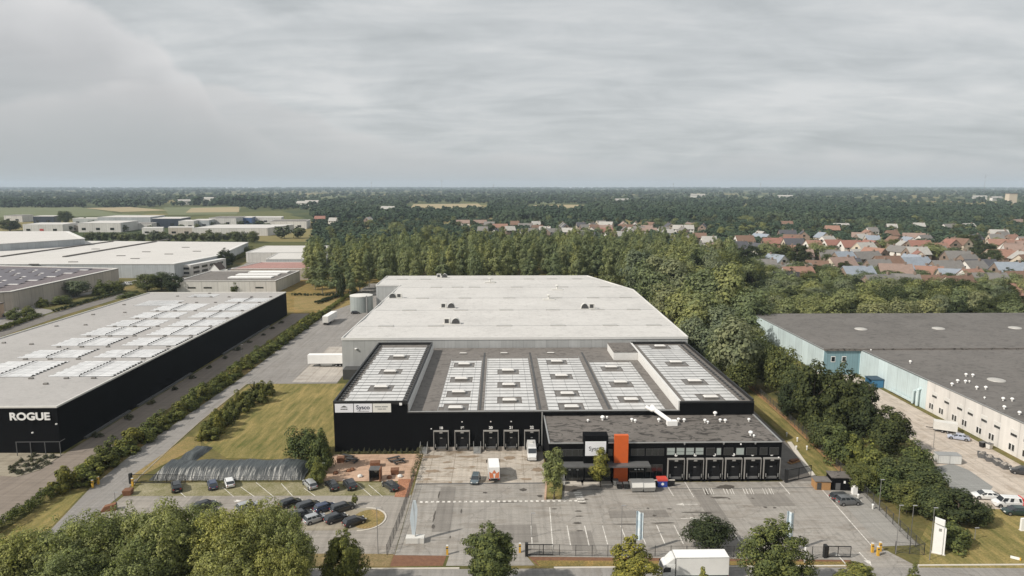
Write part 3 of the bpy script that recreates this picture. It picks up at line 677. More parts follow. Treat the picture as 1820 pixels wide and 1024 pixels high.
# the three sign boards
SG = [mat('sign_pale', (.76, .76, .79), .4, .04), mat('sign_cream', (.72, .71, .66), .4, .04)]
for i, (x0, x1) in enumerate(((-37.2, -33.1), (-32.95, -28.85), (-28.7, -24.6))):
    s = MB(); s.box(x0, x1, YF - .16, YF - .03, 9.35, 11.35); sg = s.build('sign_board', SG[1 if i == 2 else 0], bt); xc = (x0 + x1) / 2
    if i == 0:
        e = MB()
        e.prism([(xc - .8, 0), (xc + .8, 0), (xc + .3, .28), (xc, .42), (xc - .3, .28)], 0, .03); em = e.build('emblem', M['steel'], sg); em.rotation_euler = (math.pi / 2, 0, 0); em.location = (0, YF - .165, 10.55)
        e = MB()
        for k in range(4): e.box(xc - .78 + k * .4, xc - .46 + k * .4, YF - .19, YF - .162, 10.02, 10.25)
        e.build('word_mark', M['steel'], sg)
        tag(sg, 'left sign board with a small dark emblem over a short word')
    elif i == 1:
        text('Sysco', 1.35, sg, (xc, YF - .18, 10.5), mat('sign_navy', (.03, .035, .06), .5, .05), bold=.015); text('At the heart of food and service', .2, sg, (xc, YF - .18, 9.65), M['steel'])
        tag(sg, 'middle sign board with large dark lettering')
    else:
        e = MB(); wd = (.3, .26, .3, .22, .3, 0, .3, .24, .3, .3, .2); u = xc - 1.55
        for w_ in wd: e.box(u, u + max(.01, w_ * .85), YF - .19, YF - .162, 10.55, 10.78); u += w_ if w_ else .16
        u = xc - .95
        for w_ in (.26, .22, .26, .26, 0, .24, .26, .22): e.box(u, u + max(.01, w_ * .85), YF - .19, YF - .162, 10.02, 10.22); u += w_ if w_ else .16
        e.build('word_mark', mat('sign_grey', (.30, .30, .29), .6, .1), sg)
        tag(sg, 'right cream sign board with two lines of grey lettering')
b = MB(); b.box(-22.7, -22.1, YF - .3, YF - .003, 11.0, 11.5); b.build('floodlight', M['white'], bt)

# ------------------------------------------------------------------ office block in front on the right
ob = thing('office_block', 'low black office block with orange fin, white sign and six dock doors', 'office', (0, 0, 0))
b = MB(); b.prism([(9.9, 131.9), (57.5, 131.9), (57.9, 148.9), (9.9, 148.9)], 0, 8.2, 0); b.build('wall', M['black_clad'], ob)
b = MB(); b.prism([(10.0, 132.0), (57.4, 132.0), (57.8, 148.85), (10.0, 148.85)], 8.202, 8.25); b.build('roof', M['felt'], ob)
b = MB(); b.box(9.85, 57.55, 131.82, 132.1, 8.252, 8.42); b.box(9.85, 10.15, 132.12, 148.9, 8.252, 8.42); b.prism([(57.25, 132.12), (57.55, 132.12), (57.95, 148.9), (57.65, 148.9)], 8.252, 8.42); b.build('coping', M['metal'], ob)
YO = 131.9
for k in range(6): dock(ob, 35.85 + k * 3.93, YO, 4.85, None, disc=True)
# upper window band
for k in range(4):
    x = 33.9 + k * 1.95; s = MB(); s.box(x, x + 1.75, YO - .07, YO - .003, 5.7, 7.3); w = s.build('window', M['steel_dark'], ob)
    s = MB(); s.box(x + .1, x + 1.65, YO - .085, YO - .072, 6.45, 7.2, 0); s.box(x + .1, x + 1.65, YO - .085, YO - .072, 5.8, 6.35, 0); s.build('pane', M['blind'], w)
for k, (x, wd, bl) in enumerate(((42.0, 1.8, 0), (44.1, 1.0, 1), (45.6, 2.0, 0), (48.1, 1.7, 1), (50.2, 2.2, 0), (53.0, 1.6, 0), (55.0, 1.9, 0))):
    s = MB(); s.box(x, x + wd, YO - .06, YO - .003, 5.6, 7.2); w = s.build('window', M['steel_dark'], ob)
    s = MB(); s.box(x + .08, x + wd - .08, YO - .078, YO - .062, 5.7, 7.1); s.build('pane', M['blind'] if bl else M['pane_dark'], w)
for x0, x1 in ((12.0, 17.2), (21.8, 22.9), (26.6, 29.4), (29.7, 33.4)):
    s = MB(); s.box(x0, x1, YO - .06, YO - .003, 5.6, 7.1); w = s.build('window', M['steel_dark'], ob)
    n = max(1, round((x1 - x0) / 1.4)); s = MB()
    for j in range(n): a = x0 + (x1 - x0) * j / n; s.box(a + .06, x0 + (x1 - x0) * (j + 1) / n - .06, YO - .078, YO - .062, 5.7, 7.0)
    s.build('pane', M['pane_dark'], w)
for x0, x1 in ((13.5, 17.0), (17.3, 22.5), (26.4, 29.4), (29.6, 33.2)):     # glazed ground floor
    s = MB(); s.box(x0, x1, YO - .06, YO - .003, .5, 3.7); w = s.build('window', M['steel_dark'], ob)
    n = max(1, round((x1 - x0) / 1.3)); s = MB()
    for j in range(n): a = x0 + (x1 - x0) * j / n; s.box(a + .07, x0 + (x1 - x0) * (j + 1) / n - .07, YO - .078, YO - .062, .6, 3.6)
    s.build('pane', M['pane_dark'], w)
b = MB(); b.box(11.2, 13.2, YO - .08, YO - .003, .3, 4.0); b.build('door', mat('door_grey', (.22, .22, .215), .6, .1), ob)
b = MB(); b.box(16.9, 21.8, YO - 1.0, YO + 1.6, 4.3, 10.2, 0); b.build('sign_tower', M['black_clad'], ob)
s = MB(); s.box(17.15, 21.35, YO - 1.12, YO - 1.003, 6.1, 9.1); sg = s.build('sign_board', SG[0], ob)
text('Sysco', 1.2, sg, (19.2, YO - 1.14, 7.6), M['steel'])
b = MB(); b.box(23.1, 25.9, YO - .9, YO - .003, .35, 10.25, 0); b.build('orange_fin', M['orange'], ob)
b = MB(); b.box(11.5, 30.2, YO - 2.6, YO - .903, 4.15, 4.45, 0); b.box(11.5, 23.05, YO - .90, YO - .003, 4.15, 4.45, 0); b.box(25.95, 30.2, YO - .90, YO - .003, 4.15, 4.45, 0); b.build('canopy', M['steel'], ob)
b = MB(); b.box(25.9, 35.2, YO - 2.3, YO - 2.1, 0, 1.25, 0); b.box(25.88, 35.22, YO - 2.36, YO - 2.04, 1.252, 1.35, 1); b.box(10.8, 16.5, YO - 1.6, YO - .003, 0, .28, 1); b.box(17.0, 22.6, YO - 1.6, YO - .003, 0, .28, 1); b.build('entrance_wall', [M['black_trim'], M['kerb']], ob)
for x in (14.0, 15.6, 21.0, 27.3, 28.0, 28.7):
    q = MB(); q.lathe([(0, .1), (.22, .06), (.25, -.05), (0, -.08)], (x, YO - 1.6, 3.4), 10); q.build('ceiling_lamp', M['white'], ob, 40)
for i, x in enumerate((37.5, 45.5, 52.0)):
    q = MB(); q.cyl((x, YO - .12, 7.9), (x, YO - .12, 8.35), .1, .25, 8); q.build('rainwater_head', M['metal'], ob)
for x, z in ((49.0, 8.0), (56.9, 5.1)):
    q = MB(); q.lathe([(0, .15), (.16, .05), (.16, -.1), (0, -.15)], (x, YO - .18, z), 8); q.build('wall_light', M['white'], ob, 40)
# roof equipment of the office
def G2(px, py, z=8.26): return G(px, py, z)
for px, py, s in ((1045, 750, 1.0), (1071, 747, 1.7), (1079, 744, .9), (1123, 749, 1.2), (1129, 751, 1.2), (1171, 750, 1.4), (1206, 749, 1.3), (1216, 750, 1.3), (1253, 751, 1.3), (1258, 753, 1.0), (1280, 750, 1.2), (1289, 751, 1.3), (1331, 749, 1.2), (1270, 738, 1.6), (1334, 774, 1.6), (1340, 777, .9)):
    x, y = G2(px, py); vent(x, min(y, 148.3), 8.26, '', s=s * .68, parent=ob)
x, y = G2(1192, 755); xa, ya = G2(1150, 741)
b = MB(); b.tube([(x, y, 9.0), (x - 2.6, y + 3.2, 10.4), (x - 2.9, y + 5.5, 10.6)], .48, 10); b.tube([(x - 2.7, y + 3.4, 10.5), (xa + 1, ya - .5, 10.0), (xa - .4, ya + .1, 10.6)], .42, 10); b.box(x - .9, x + 1.3, y - .8, y + .5, 8.26, 9.3)
b.build('exhaust_duct', M['white'], ob, 40)

# ------------------------------------------------------------------ white-roofed hall behind
hl = thing('cold_store', 'huge grey hall with white ridged roof behind the black depot', 'warehouse', (0, 0, 0))
HP = [(-50.0, 212.0), (60.0, 212.0), (62.0, 312.0), (47.0, 362.0), (-60.0, 362.0), (-60.0, 329.0), (-48.0, 329.0)]
b = MB(); b.prism(HP, 0, 11.6, 0); b.build('wall', M['grey_clad'], hl)
YR = [212.0, 230.0, 245, 260.0, 274, 288.5, 304, 320.0, 334, 348.0, 362.0]
b = MB()
def xl(y): return -50 + 2 * (y - 212) / 117 if y < 329 else -60.0
def xr(y): return 60 + 2 * (y - 212) / 100 if y <= 312 else 62 - 15 * (y - 312) / 50
ys = sorted(YR + [312.0, 328.999, 329.001])
def zr(y):
    for a, c in zip(YR, YR[1:]):
        if a <= y <= c:
            za = .35 if YR.index(a) % 2 else 0; zc = .35 if YR.index(c) % 2 else 0
            return 12.0 + za + (zc - za) * (y - a) / (c - a)
for a, c in zip(ys, ys[1:]):
    if c - a < .01: continue
    b.quad((xl(a), a, zr(a)), (xr(a), a, zr(a)), (xr(c), c, zr(c)), (xl(c), c, zr(c)))
b.build('roof', M['membrane'], hl)
b = MB()
for p, q in zip(HP, HP[1:] + HP[:1]):
    p = Vector((*p, 0)); q = Vector((*q, 0)); d = (q - p).normalized(); n = Vector((d.y, -d.x, 0)) * .15
    pts = [tuple(v)[:2] for v in (p - n, p + n, q + n, q - n)]; b.prism(pts, 11.602, 12.42, 0)
b.build('roof_edge', M['white_trim'], hl)
for j, y in enumerate((230, 260, 288.5, 320, 348)):
    xs = {0: (-39, -22, 1.5, 20, 38, 53), 1: (-35, -15, 2.5, 20.5, 38, 52), 2: (-33, -15, 4, 24, 40, 54), 3: (-30, -20, -12, 8, 30, 50), 4: (-50, -38, -6, 27, 40, 15)}[j]
    for x in xs:
        s = MB(); s.box(x - 2.6, x + 2.6, y - .8, y + .8, 12.25, 12.62); s.build('rooflight', M['rl_grey'], hl)
    s = MB(); s.box(xl(y) + 1.5, xr(y) - 1.5, y - .1, y + .1, 12.3, 12.42); s.build('ridge_cap', M['metal'], hl)
def rooftop_unit(px, py, flip=1):
    x, y = G(px, py, 12.2)
    o = MB(); o.box(x - 3.0, x + 3.4, y - .9, y + .9, 12.2, 12.5, 0); o.box(x - 1.3 * flip - 1.2, x - 1.3 * flip + 1.0, y - .8, y + .8, 12.5, 14.3, 0); p = o.build('rooftop_unit', M['offwhite'], hl)
    a = MB(); n = 12; cx_ = x + 1.6 * flip
    for k in range(n):
        t0, t1 = math.pi * k / n, math.pi * (k + 1) / n
        a.quad((cx_ + 1.4 * math.cos(t0), y - .95, 12.5 + 1.9 * math.sin(t0)), (cx_ + 1.4 * math.cos(t1), y - .95, 12.5 + 1.9 * math.sin(t1)), (cx_ + 1.4 * math.cos(t1), y + .95, 12.5 + 1.9 * math.sin(t1)), (cx_ + 1.4 * math.cos(t0), y + .95, 12.5 + 1.9 * math.sin(t0)), 1)
    a.poly([(cx_ + 1.4 * math.cos(math.pi * k / n), y - .95, 12.5 + 1.9 * math.sin(math.pi * k / n)) for k in range(n + 1)][::-1], 0)
    a.build('fan_hood', [M['steel_dark'], M['offwhite']], p)
    l = MB(); l.box(x - 1.3 * flip - .9, x - 1.3 * flip + .5, y - .83, y - .805, 12.7, 14.1); l.build('louvre', M['steel_dark'], p)
for p in ((795, 548, 1), (802, 576, 1), (705, 530, -1), (1046, 549, -1), (785, 494, 1)): rooftop_unit(*p)
for px, py in ((871, 502), (990, 515), (975, 533)):
    x, y = G(px, py, 12.2); s = MB(); s.box(x - 2.6, x + 2.6, y - 1.2, y + 1.2, 12.2, 12.6); s.cyl((x, y, 12.6), (x, y, 14.0), .35, .3, 8); s.lathe([(.8, 1.9), (1.0, 2.1), (.5, 2.4), (0, 2.5)], (x, y, 12.1), 10); s.build('roof_fan', M['offwhite'], hl, 40)
b = MB(); b.lathe([(0, .2), (.45, .1), (.45, -.1), (0, -.2)], (-45.5, 211.8, 8.9), 10); b.build('wall_light', M['white'], hl)
b = MB(); b.box(-50.5, -50.003, 214, 236, .9, 5.0); b.build('dock_front', M['white_trim'], hl)
b = MB(); b.box(-49.0, -38, 207.6, 211.98, 0, 3.2); b.build('wall_base', M['steel_dark'], hl)

# ------------------------------------------------------------------ water tank
tk = thing('water_tank', 'round pale green steel water tank beside the white-roofed hall', 'tank', (*G(643, 553), 0))
b = MB(); n = 32; R0 = 5.4
b.lathe([(R0, 0), (R0, 7.7)], n=n); b.build('shell', ribbed('tank_clad', (.34, .37, .36), .9, .12, .45, panel=3.0), tk, 30)
b = MB(); b.lathe([(R0 + .08, 7.55), (R0 + .08, 7.85), (R0 * .5, 8.2), (0, 8.35)], n=n); b.build('lid', M['offwhite'], tk, 30)
b = MB(); b.box(R0 * .6, R0 * .6 + .5, -R0 - .25, -R0 + .9, 0, 8.3); b.build('ladder', M['metal'], tk)

# ------------------------------------------------------------------ black-walled neighbour on the left
rg = thing('black_warehouse', 'long black warehouse with white lettering and pale roof beside the hedge', 'warehouse')
RX0, RX1, RY0, RY1, RZ = -163.0, -99.6, 149.5, 316.5, 10.5
b = MB(); b.box(RX0, RX1, RY0, RY1, 0, RZ); b.build('wall', M['black_clad'], rg)
b = MB(); b.box(RX0 + .1, RX1 - .1, RY0 + .1, RY1 - .1, RZ + .002, RZ + .12); b.build('roof', M['rogue_roof'], rg)
b = MB(); t = .3
b.box(RX0 - .05, RX1 + .05, RY0 - .05, RY0 + t, RZ + .123, RZ + .5); b.box(RX0 - .05, RX1 + .05, RY1 - t, RY1 + .05, RZ + .123, RZ + .5)
b.box(RX0 - .05, RX0 + t, RY0 + t + .002, RY1 - t - .002, RZ + .123, RZ + .5); b.box(RX1 - t, RX1 + .05, RY0 + t + .002, RY1 - t - .002, RZ + .123, RZ + .5)
b.build('roof_edge', M['offwhite'], rg)
text('ROGUE', 2.35, rg, (-105.7, RY0 - .12, 8.6), M['white'], 'lettering', depth=.08, stretch=1.14, bold=.075)
RF = [(175, 191), (195, 206), (210, 222), (225, 238), (240, 252.5), (255.5, 268), (270.5, 286.5), (291, 302)]
zt = RZ + .125
PB = [M['panel_sky_bright'], M['steel']]
for j, (ya, yb) in enumerate(RF):
    for x0, x1 in ((-140.0, -122.6), (-118.2, -101.4)):
        if j == 7 and x0 < -130: continue
        f = MB(); xm = (x0 + x1) / 2; f.box(xm - .1, xm + .1, ya, yb, zt + .3, zt + .36); f.box(xm - .1, xm + .1, ya - .1, ya, zt, zt + .36)
        if j < 4: f.box(x1 + .2, x1 + .4, ya, yb, zt, zt + .05); f.box(xm - .1, x1 + .4, ya - .2, ya - .1, zt, zt + .05)
        for k in range(int((yb - ya) / 1.5)):
            f.box((x0 + x1) / 2 - .13, (x0 + x1) / 2 + .13, ya + .5 + k * 1.5, ya + .95 + k * 1.5, zt + .35, zt + .6)
            if j < 4: f.box(x1 + .1, x1 + .5, ya + .5 + k * 1.5, ya + .95 + k * 1.5, zt, zt + .35)
        o = f.build('solar_array', M['steel_dark'], rg)
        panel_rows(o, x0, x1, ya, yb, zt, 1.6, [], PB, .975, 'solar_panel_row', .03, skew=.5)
for x0, x1, ya, yb in ((-152, -136.5, 282, 296), (-140, -128, 304, 313)):
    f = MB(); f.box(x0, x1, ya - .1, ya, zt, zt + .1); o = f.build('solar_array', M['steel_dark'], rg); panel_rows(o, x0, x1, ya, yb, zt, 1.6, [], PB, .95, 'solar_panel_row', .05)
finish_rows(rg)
for y in (193, 208, 223.5, 239, 254, 269.3, 288.8, 303.5, 168, 173):
    for x in ((-136, -129, -121, -111, -102.5) if y > 180 else (-121, -112, -105) if y > 170 else (-128, -114)):
        rooflight(rg, x, y, zt, 1.9, 1.5, .45, M['skylight'], M['skylight'], False)
for x, y in ((-157, 214), (-147, 212), (-157, 240), (-148, 242), (-157, 262), (-147, 266), (-157, 284), (-145, 306), (-134, 314), (-157, 196), (-148, 190), (-157, 172), (-146, 170)):
    rooflight(rg, x, y, zt, 1.9, 1.5, .45, M['skylight'], M['skylight'], False)
b = MB(); b.box(-108.2, -98.4, RY0 - 1.9, RY0 - 1.8, 3.3, 3.4); b.box(-98.5, -98.4, RY0 - 1.9, RY0 - .01, 3.3, 3.4)
for x in (-108.1, -105, -101.8, -98.5): b.box(x - .06, x + .06, RY0 - 1.91, RY0 - 1.79, 0, 3.3)
b.build('porch_rail', M['steel'], rg)
for x, z in ((-115.1, 5.8), (-105.4, 4.9), (-99.9, 6.9)):
    b = MB(); b.lathe([(0, .22), (.22, .1), (.22, -.12), (0, -.2)], (x, RY0 - .2, z), 8); b.build('wall_light', M['white'], rg)
for y0, y1 in ((158, 178), (182, 215), (240, 290)):
    b = MB(); b.box(-99.55, -98.9, y0, y1, .0, .55); b.build('plinth', M['steel'], rg)

# ------------------------------------------------------------------ pale blue and white warehouse on the right
ew = thing('blue_warehouse', 'dark-roofed warehouse with pale blue and white west walls on the right', 'warehouse')
EZ = 7.9; X1, X2 = 103.5, 115.2
b = MB(); b.prism([(X1, 210.5), (230, 210.5), (230, 273), (X1, 273)], 0, EZ); b.build('wall', M['blue_clad'], ew)
b = MB(); b.box(X1 + .01, X2 - .01, 210.42, 210.497, 0, EZ - .01); b.build('wall', M['blue_clad_shaded'], ew)
b = MB(); b.box(X2, 230, 176.0, 210.49, 0, EZ); b.build('wall', M['blue_clad'], ew)
M['white_clad'] = ribbed('white_clad', (.64, .61, .575), 6.0, .06, .7, panel=6.0)
b = MB(); b.box(X2 + .01, 230, 100, 175.98, 0, EZ + .15); b.build('wall', M['white_clad'], ew)
b = MB(); b.prism([(X1 + .1, 210.6), (229.9, 210.6), (229.9, 272.9), (X1 + .1, 272.9)], EZ + .002, EZ + .25); b.build('roof', M['east_felt'], ew)
b = MB(); b.box(X2 + .1, 229.9, 100.1, 210.0, EZ + .152, EZ + .3); b.build('roof', M['east_felt'], ew)
b = MB(); b.box(X1, 230, 209.9, 210.58, EZ + .004, EZ + .75); b.build('expansion_upstand', M['felt'], ew)
b = MB(); b.box(X1 - .08, X1 + .25, 210.6, 273, EZ + .252, EZ + .4); b.box(X2 - .08, X2 + .25, 100, 209.88, EZ + .31, EZ + .42); b.build('roof_edge', M['metal'], ew)
M['dome_grey'] = mat('dome_grey', (.40, .385, .36), .5, .12)
for px, py in ((1530, 585), (1668, 584), (1804, 583), (1771, 676)):
    x, y = G(px, py, EZ + .3); q = MB(); q.lathe([(2.2, 0), (2.1, .22), (1.4, .42), (.0, .5)], (x, y, EZ + .25), 16); q.build('dome_rooflight', M['dome_grey'], ew, 40)
for i, (px, py) in enumerate(((1618, 644), (1717, 667), (1729, 668), (1702, 678), (1716, 679), (1736, 690), (1752, 690), (1692, 684), (1783, 710), (1799, 711), (1785, 725), (1812, 735), (1548, 622), (1723, 678), (1750, 707))):
    x, y = G(px, py, EZ + .6); vent(x, y, EZ + .3, '', s=.95 if i < 12 else .6, parent=ew)
def wall_window(y, z0, z1, w, pane=M['pane_dark'], frame=M['white_trim'], shut=False):
    s = MB(); s.box(X2 - .06, X2 + .008, y - w / 2, y + w / 2, z0, z1); o = s.build('window', frame, ew)
    if shut:
        s = MB(); s.box(X2 - .075, X2 - .062, y - w / 2 + .15, y + w / 2 - .15, z0 + .5 * (z1 - z0), z1 - .15); s.build('blind', M['offwhite'], o)
        s = MB(); s.box(X2 - .075, X2 - .062, y - w / 2 + .15, y + w / 2 - .15, z0 + .1, z0 + .42 * (z1 - z0)); s.build('pane', pane, o)
    else:
        for d in (-1, 1):
            s = MB(); s.box(X2 - .075, X2 - .062, y + d * w * .25 - w * .17, y + d * w * .25 + w * .17, z0 + .15, z1 - .15); s.build('pane', pane, o)
for y in (173.5, 169.4, 164.2, 160.4, 155.2, 151.0, 144.6, 140.5): wall_window(y, .9, 2.6, 1.9)
for y in (172.5, 167.5, 162.5, 158.6, 153.8, 149.5, 144.3, 140.4, 136.2): wall_window(y, 4.3, 5.9, 2.2, shut=True)
for y in (131.0, 127, 122, 117): wall_window(y, 2.9, 5.0, 2.2)
for x in (106.5, 110.0):
    s = MB(); s.box(x - .7, x + .7, 210.36, 210.416, 4.2, 6.1); w = s.build('window', M['white'], ew); s = MB(); s.box(x - .55, x + .55, 210.34, 210.358, 4.4, 5.9); s.build('pane', M['pane_dark'], w)
b = MB(); b.tube([(X2 - .8, 178.5, .3), (X2 - .8, 178.5, 4.6), (X2 - .5, 178.5, 5.0), (X2 - .05, 178.5, 5.0)], .35, 8); b.tube([(X2 - .8, 180.5, .3), (X2 - .8, 180.5, 3.8), (X2 - .05, 180.5, 3.9)], .3, 8); b.box(X2 - .9, X2 - .3, 181, 192, .5, 1.0); b.build('outside_duct', M['blue_clad'], ew, 40)
sh = thing('bicycle_shelter', 'blue open shed against the pale blue warehouse wall', 'shelter', (113.0, 197.5, 0))
b = MB(); b.box(-1.6, 1.9, -1.6, -1.45, 0, 2.5); b.box(1.75, 1.9, -1.44, 2.2, 0, 2.5); b.box(-1.6, 1.74, 2.05, 2.2, 0, 2.5); b.build('panel', mat('shed_blue', (.05, .17, .30), .5, .1), sh)
b = MB(); b.box(-1.8, 2.0, -1.8, 2.4, 2.502, 2.65); b.build('roof', mat('shed_roof', (.03, .06, .09), .6, .1), sh)

# ------------------------------------------------------------------ industrial estate further left
def hall(name, label, poly, h, wall, roof, edge=None, cat='warehouse', bands=0, rl=0, parts=None):
    o = thing(name, label, cat)
    b = MB(); b.prism(poly, 0, h - .1, 0); b.build('wall', wall, o)
    c = Vector((sum(p[0] for p in poly) / len(poly), sum(p[1] for p in poly) / len(poly), 0))
    b = MB(); b.prism([(p[0] + (c.x - p[0]) * -.002, p[1] + (c.y - p[1]) * -.002) for p in poly], h - .098, h + .15, 0); b.build('roof', roof, o)
    b = MB(); n = len(poly)
    ins = [(p[0] + (c.x - p[0]) * .02, p[1] + (c.y - p[1]) * .02) for p in poly]; outs = [(p[0] - (c.x - p[0]) * .003, p[1] - (c.y - p[1]) * .003) for p in poly]
    for k in range(n):
        j = (k + 1) % n; b.prism([outs[k], outs[j], ins[j], ins[k]], h + .152, h + .5)
    b.build('roof_edge', edge or M['white_trim'], o); return o
def pxpoly(h, *pts): return [G(x, y, h) for x, y in pts]
M['roof_white'] = roof_mat('roof_white', (.55, .53, .505), 6., .08, 0, .08)
M['grey_wall'] = ribbed('grey_wall', (.40, .42, .43), 1.2, .1, .6, panel=8.)
M['beige_wall'] = ribbed('beige_wall', (.42, .375, .32), 3., .06, .7, panel=9.)
M['lightwall'] = ribbed('lightwall', (.58, .56, .53), 3., .06, .7, panel=9.)
# solar warehouse
hs = hall('solar_warehouse', 'low warehouse whose roof is covered in dark panels with white strips', [(-236, 424), (-400, 455), (-400, 325), (-262, 316), (-236, 330)], 9.0, M['beige_wall'], roof_mat('purple_felt', (.17, .145, .15), 2., .2), M['offwhite'])
for r in range(13):
    b = MB(); w_ = MB(); y0 = 326 + r * 7.6
    for k in range(11):
        x = -250 - k * 13.5 - (r % 2) * 3
        if y0 > 412 and x > -240: continue
        b.poly([(x, y0, 9.35), (x, y0 + 4.6, 9.9), (x - 11.5, y0 + 4.6, 9.9), (x - 11.5, y0, 9.35)], 0)
        w_.box(x - 11.5, x, y0 - 1.6, y0 - .3, 9.16, 9.45, 0)
    o = w_.build('rooflight_strip', M['white'], hs); b.build('solar_panel_row', mat('pv%d' % r, (.085, .07, .08), .3, .15), o)
# large white-roofed warehouse and its grey upper box
hw = hall('white_warehouse', 'very wide white-roofed warehouse with dark roof joints beyond the solar roof', [(-213, 448), (-206, 500), (-227, 620), (-500, 650), (-560, 450)], 9.0, M['grey_wall'], M['roof_white'])
for a, c in (((114, 457), (300, 426)), ((0, 457), (210, 428))):
    pa, pb = Vector((*G(*a, 9.2), 0)), Vector((*G(*c, 9.2), 0)); d = (pb - pa).normalized(); n = Vector((-d.y, d.x, 0)) * 1.3; b = MB()
    b.prism([tuple(v)[:2] for v in (pa - n, pb - n, pb + n, pa + n)][::1], 9.152, 9.9); b.build('roof_joint', M['felt'], hw)
for px, py in ((60, 470), (130, 466), (215, 455), (260, 448), (330, 440), (300, 452), (170, 443), (240, 460), (350, 447), (90, 480)):
    x, y = G(px, py, 9.2); q = MB(); q.box(x - 3, x + 3, y - .6, y + .6, 9.152, 9.6); q.build('rooflight', M['skylight'], hw)
hg = hall('grey_warehouse', 'tall pale grey box warehouse at the left edge behind the white roof', [(-392, 541), (-357, 594), (-430, 690), (-700, 690), (-700, 480)], 14.5, M['grey_wall'], M['roof_white'])
hh = thing('office_building', 'white two-storey office with dark window bands and a tree at its corner', 'office')
P = [G(275, 487), G(318, 487), G(350, 470), G(345, 464), G(275, 470)]
P = [(-222.0, 458), (-207, 458), (-200.0, 500), (-222, 500)]
b = MB(); b.prism(P, 0, 7.2); b.build('wall', M['lightwall'], hh); b = MB(); b.prism([(p[0] * .9995, p[1]) for p in P], 7.202, 7.5); b.build('roof', M['white'], hh)
for z in (1.3, 4.3):
    b = MB(); b.box(-221, -208, 457.9, 457.99, z, z + 1.5); b.build('window', M['pane_dark'], hh)
    for k in range(4): q = MB(); y = 461 + k * 9.5; xx = -207 + 7 * (y - 458) / 42; q.prism([(xx + .02, y), (xx + .25, y), (xx + 1.3, y + 6.5), (xx + 1.05, y + 6.5)], z, z + 1.5); q.build('window', M['pane_dark'], hh)
hb = thing('brick_house', 'pale brick gatehouse with flat brown roof at the foot of the solar warehouse', 'house')
b = MB(); x0, y0 = G(27, 545); b.box(-240, -229.5, 305.5, 315.5, 0, 6.2); b.build('wall', mat('pale_brick', (.50, .36, .26), .85, .12), hb)
b = MB(); b.box(-240.3, -229.2, 305.2, 315.8, 6.202, 6.6); b.build('roof', M['felt'], hb)
b = MB(); b.box(-239.2, -238.2, 305.42, 305.49, 3.6, 4.8); b.box(-236.5, -235.5, 305.42, 305.49, 3.6, 4.8); b.build('window', M['pane_dark'], hb)
b = MB(); b.box(-229.49, -229.4, 309.5, 311.0, .1, 6.0); b.build('window', M['pane_dark'], hb)
# low flat-roofed works between the black warehouse and the wood
hl2 = hall('flat_works', 'low white workshop with strip windows behind the black warehouse', [(-182, 384), (-126.5, 384), (-126.2, 430), (-182, 430)], 6.5, M['lightwall'], M['felt_low'])
for x in (-176, -167, -152, -138): q = MB(); q.box(x, x + 4.5, 383.9, 383.99, 2.6, 3.4); q.build('window', M['pane_dark'], hl2)
for k, (x0, x1, y0, y1) in enumerate(((-158, -133, 396, 402), (-158, -133, 408, 414), (-155, -131, 420, 427))): q = MB(); q.box(x0, x1, y0, y1, 6.66, 7.3); q.build('rooflight', M['white'], hl2)
hr = hall('red_roofed_works', 'low works with a faded red roof beside the wood', [(-172, 437), (-123, 437), (-124, 476), (-166, 476)], 7.0, M['beige_wall'], roof_mat('red_roof', (.37, .215, .19), 3., .12))
hr2 = hall('grey_works', 'white-edged grey workshop behind the faded red roof', [(-166, 486), (-124, 486), (-124, 530), (-172, 530)], 8.0, M['grey_wall'], M['roof_white'])
hr3 = hall('curved_works', 'pale low hall at the left corner of the wood', [(-200, 540), (-135, 540), (-140, 600), (-205, 600)], 7.5, M['lightwall'], M['roof_white'])
hf = hall('long_white_shed', 'long low white shed behind the hedgerow beside the wood', [(-370, 830), (-280, 830), (-270, 905), (-372, 905)], 9.0, M['lightwall'], M['roof_white'])
wh = thing('white_house', 'small white gabled house beside stacked pallets in the estate', 'house')
b = MB(); x0, y0 = -190., 456.
b.box(x0 - 4, x0 + 3, y0, y0 + 10, 0, 4.2); b.poly([(x0 - 4, y0, 4.2), (x0 + 3, y0, 4.2), (x0 - .5, y0, 8.3)]); b.poly([(x0 + 3, y0 + 10, 4.2), (x0 - 4, y0 + 10, 4.2), (x0 - .5, y0 + 10, 8.3)]); b.build('wall', M['white'], wh)
b = MB(); b.obox((x0 - 2.3, y0 + 5, 6.35), ((1, 0, 1.171), (0, 1, 0), (-1.171, 0, 1)), (5.6, 10.6, .2)); b.obox((x0 + 1.3, y0 + 5, 6.35), ((1, 0, -1.171), (0, 1, 0), (1.171, 0, 1)), (5.6, 10.6, .2)); b.build('roof', mat('dark_tile', (.10, .075, .065), .8, .2), wh)
b = MB(); b.box(x0 - .2, x0 + .8, y0 - .06, y0 - .005, 2.6, 3.8); b.build('window', M['pane_dark'], wh)
rnd = random.Random(11)
for k in range(9):
    x = -186 + k * 3.6; y = 462 + k * 7.0; st = thing('pallet_stack', '%s stack from the left in the row of wrapped goods by the white gabled house' % ORD[k].replace('ninth', 'ninth'), 'stack', (x, y, 0), R(15), 'stacked goods in the estate yard')
    q = MB(); q.box(-1.6, 1.6, -3, 3, .15, 3.2 + rnd.random() * 1.2); q.build('load', [M['offwhite'], M['beige_wall'], M['wood']][k % 3], st); q = MB(); q.box(-1.7, 1.7, -3.1, 3.1, 0, .148); q.build('pallet', M['wood'], st)
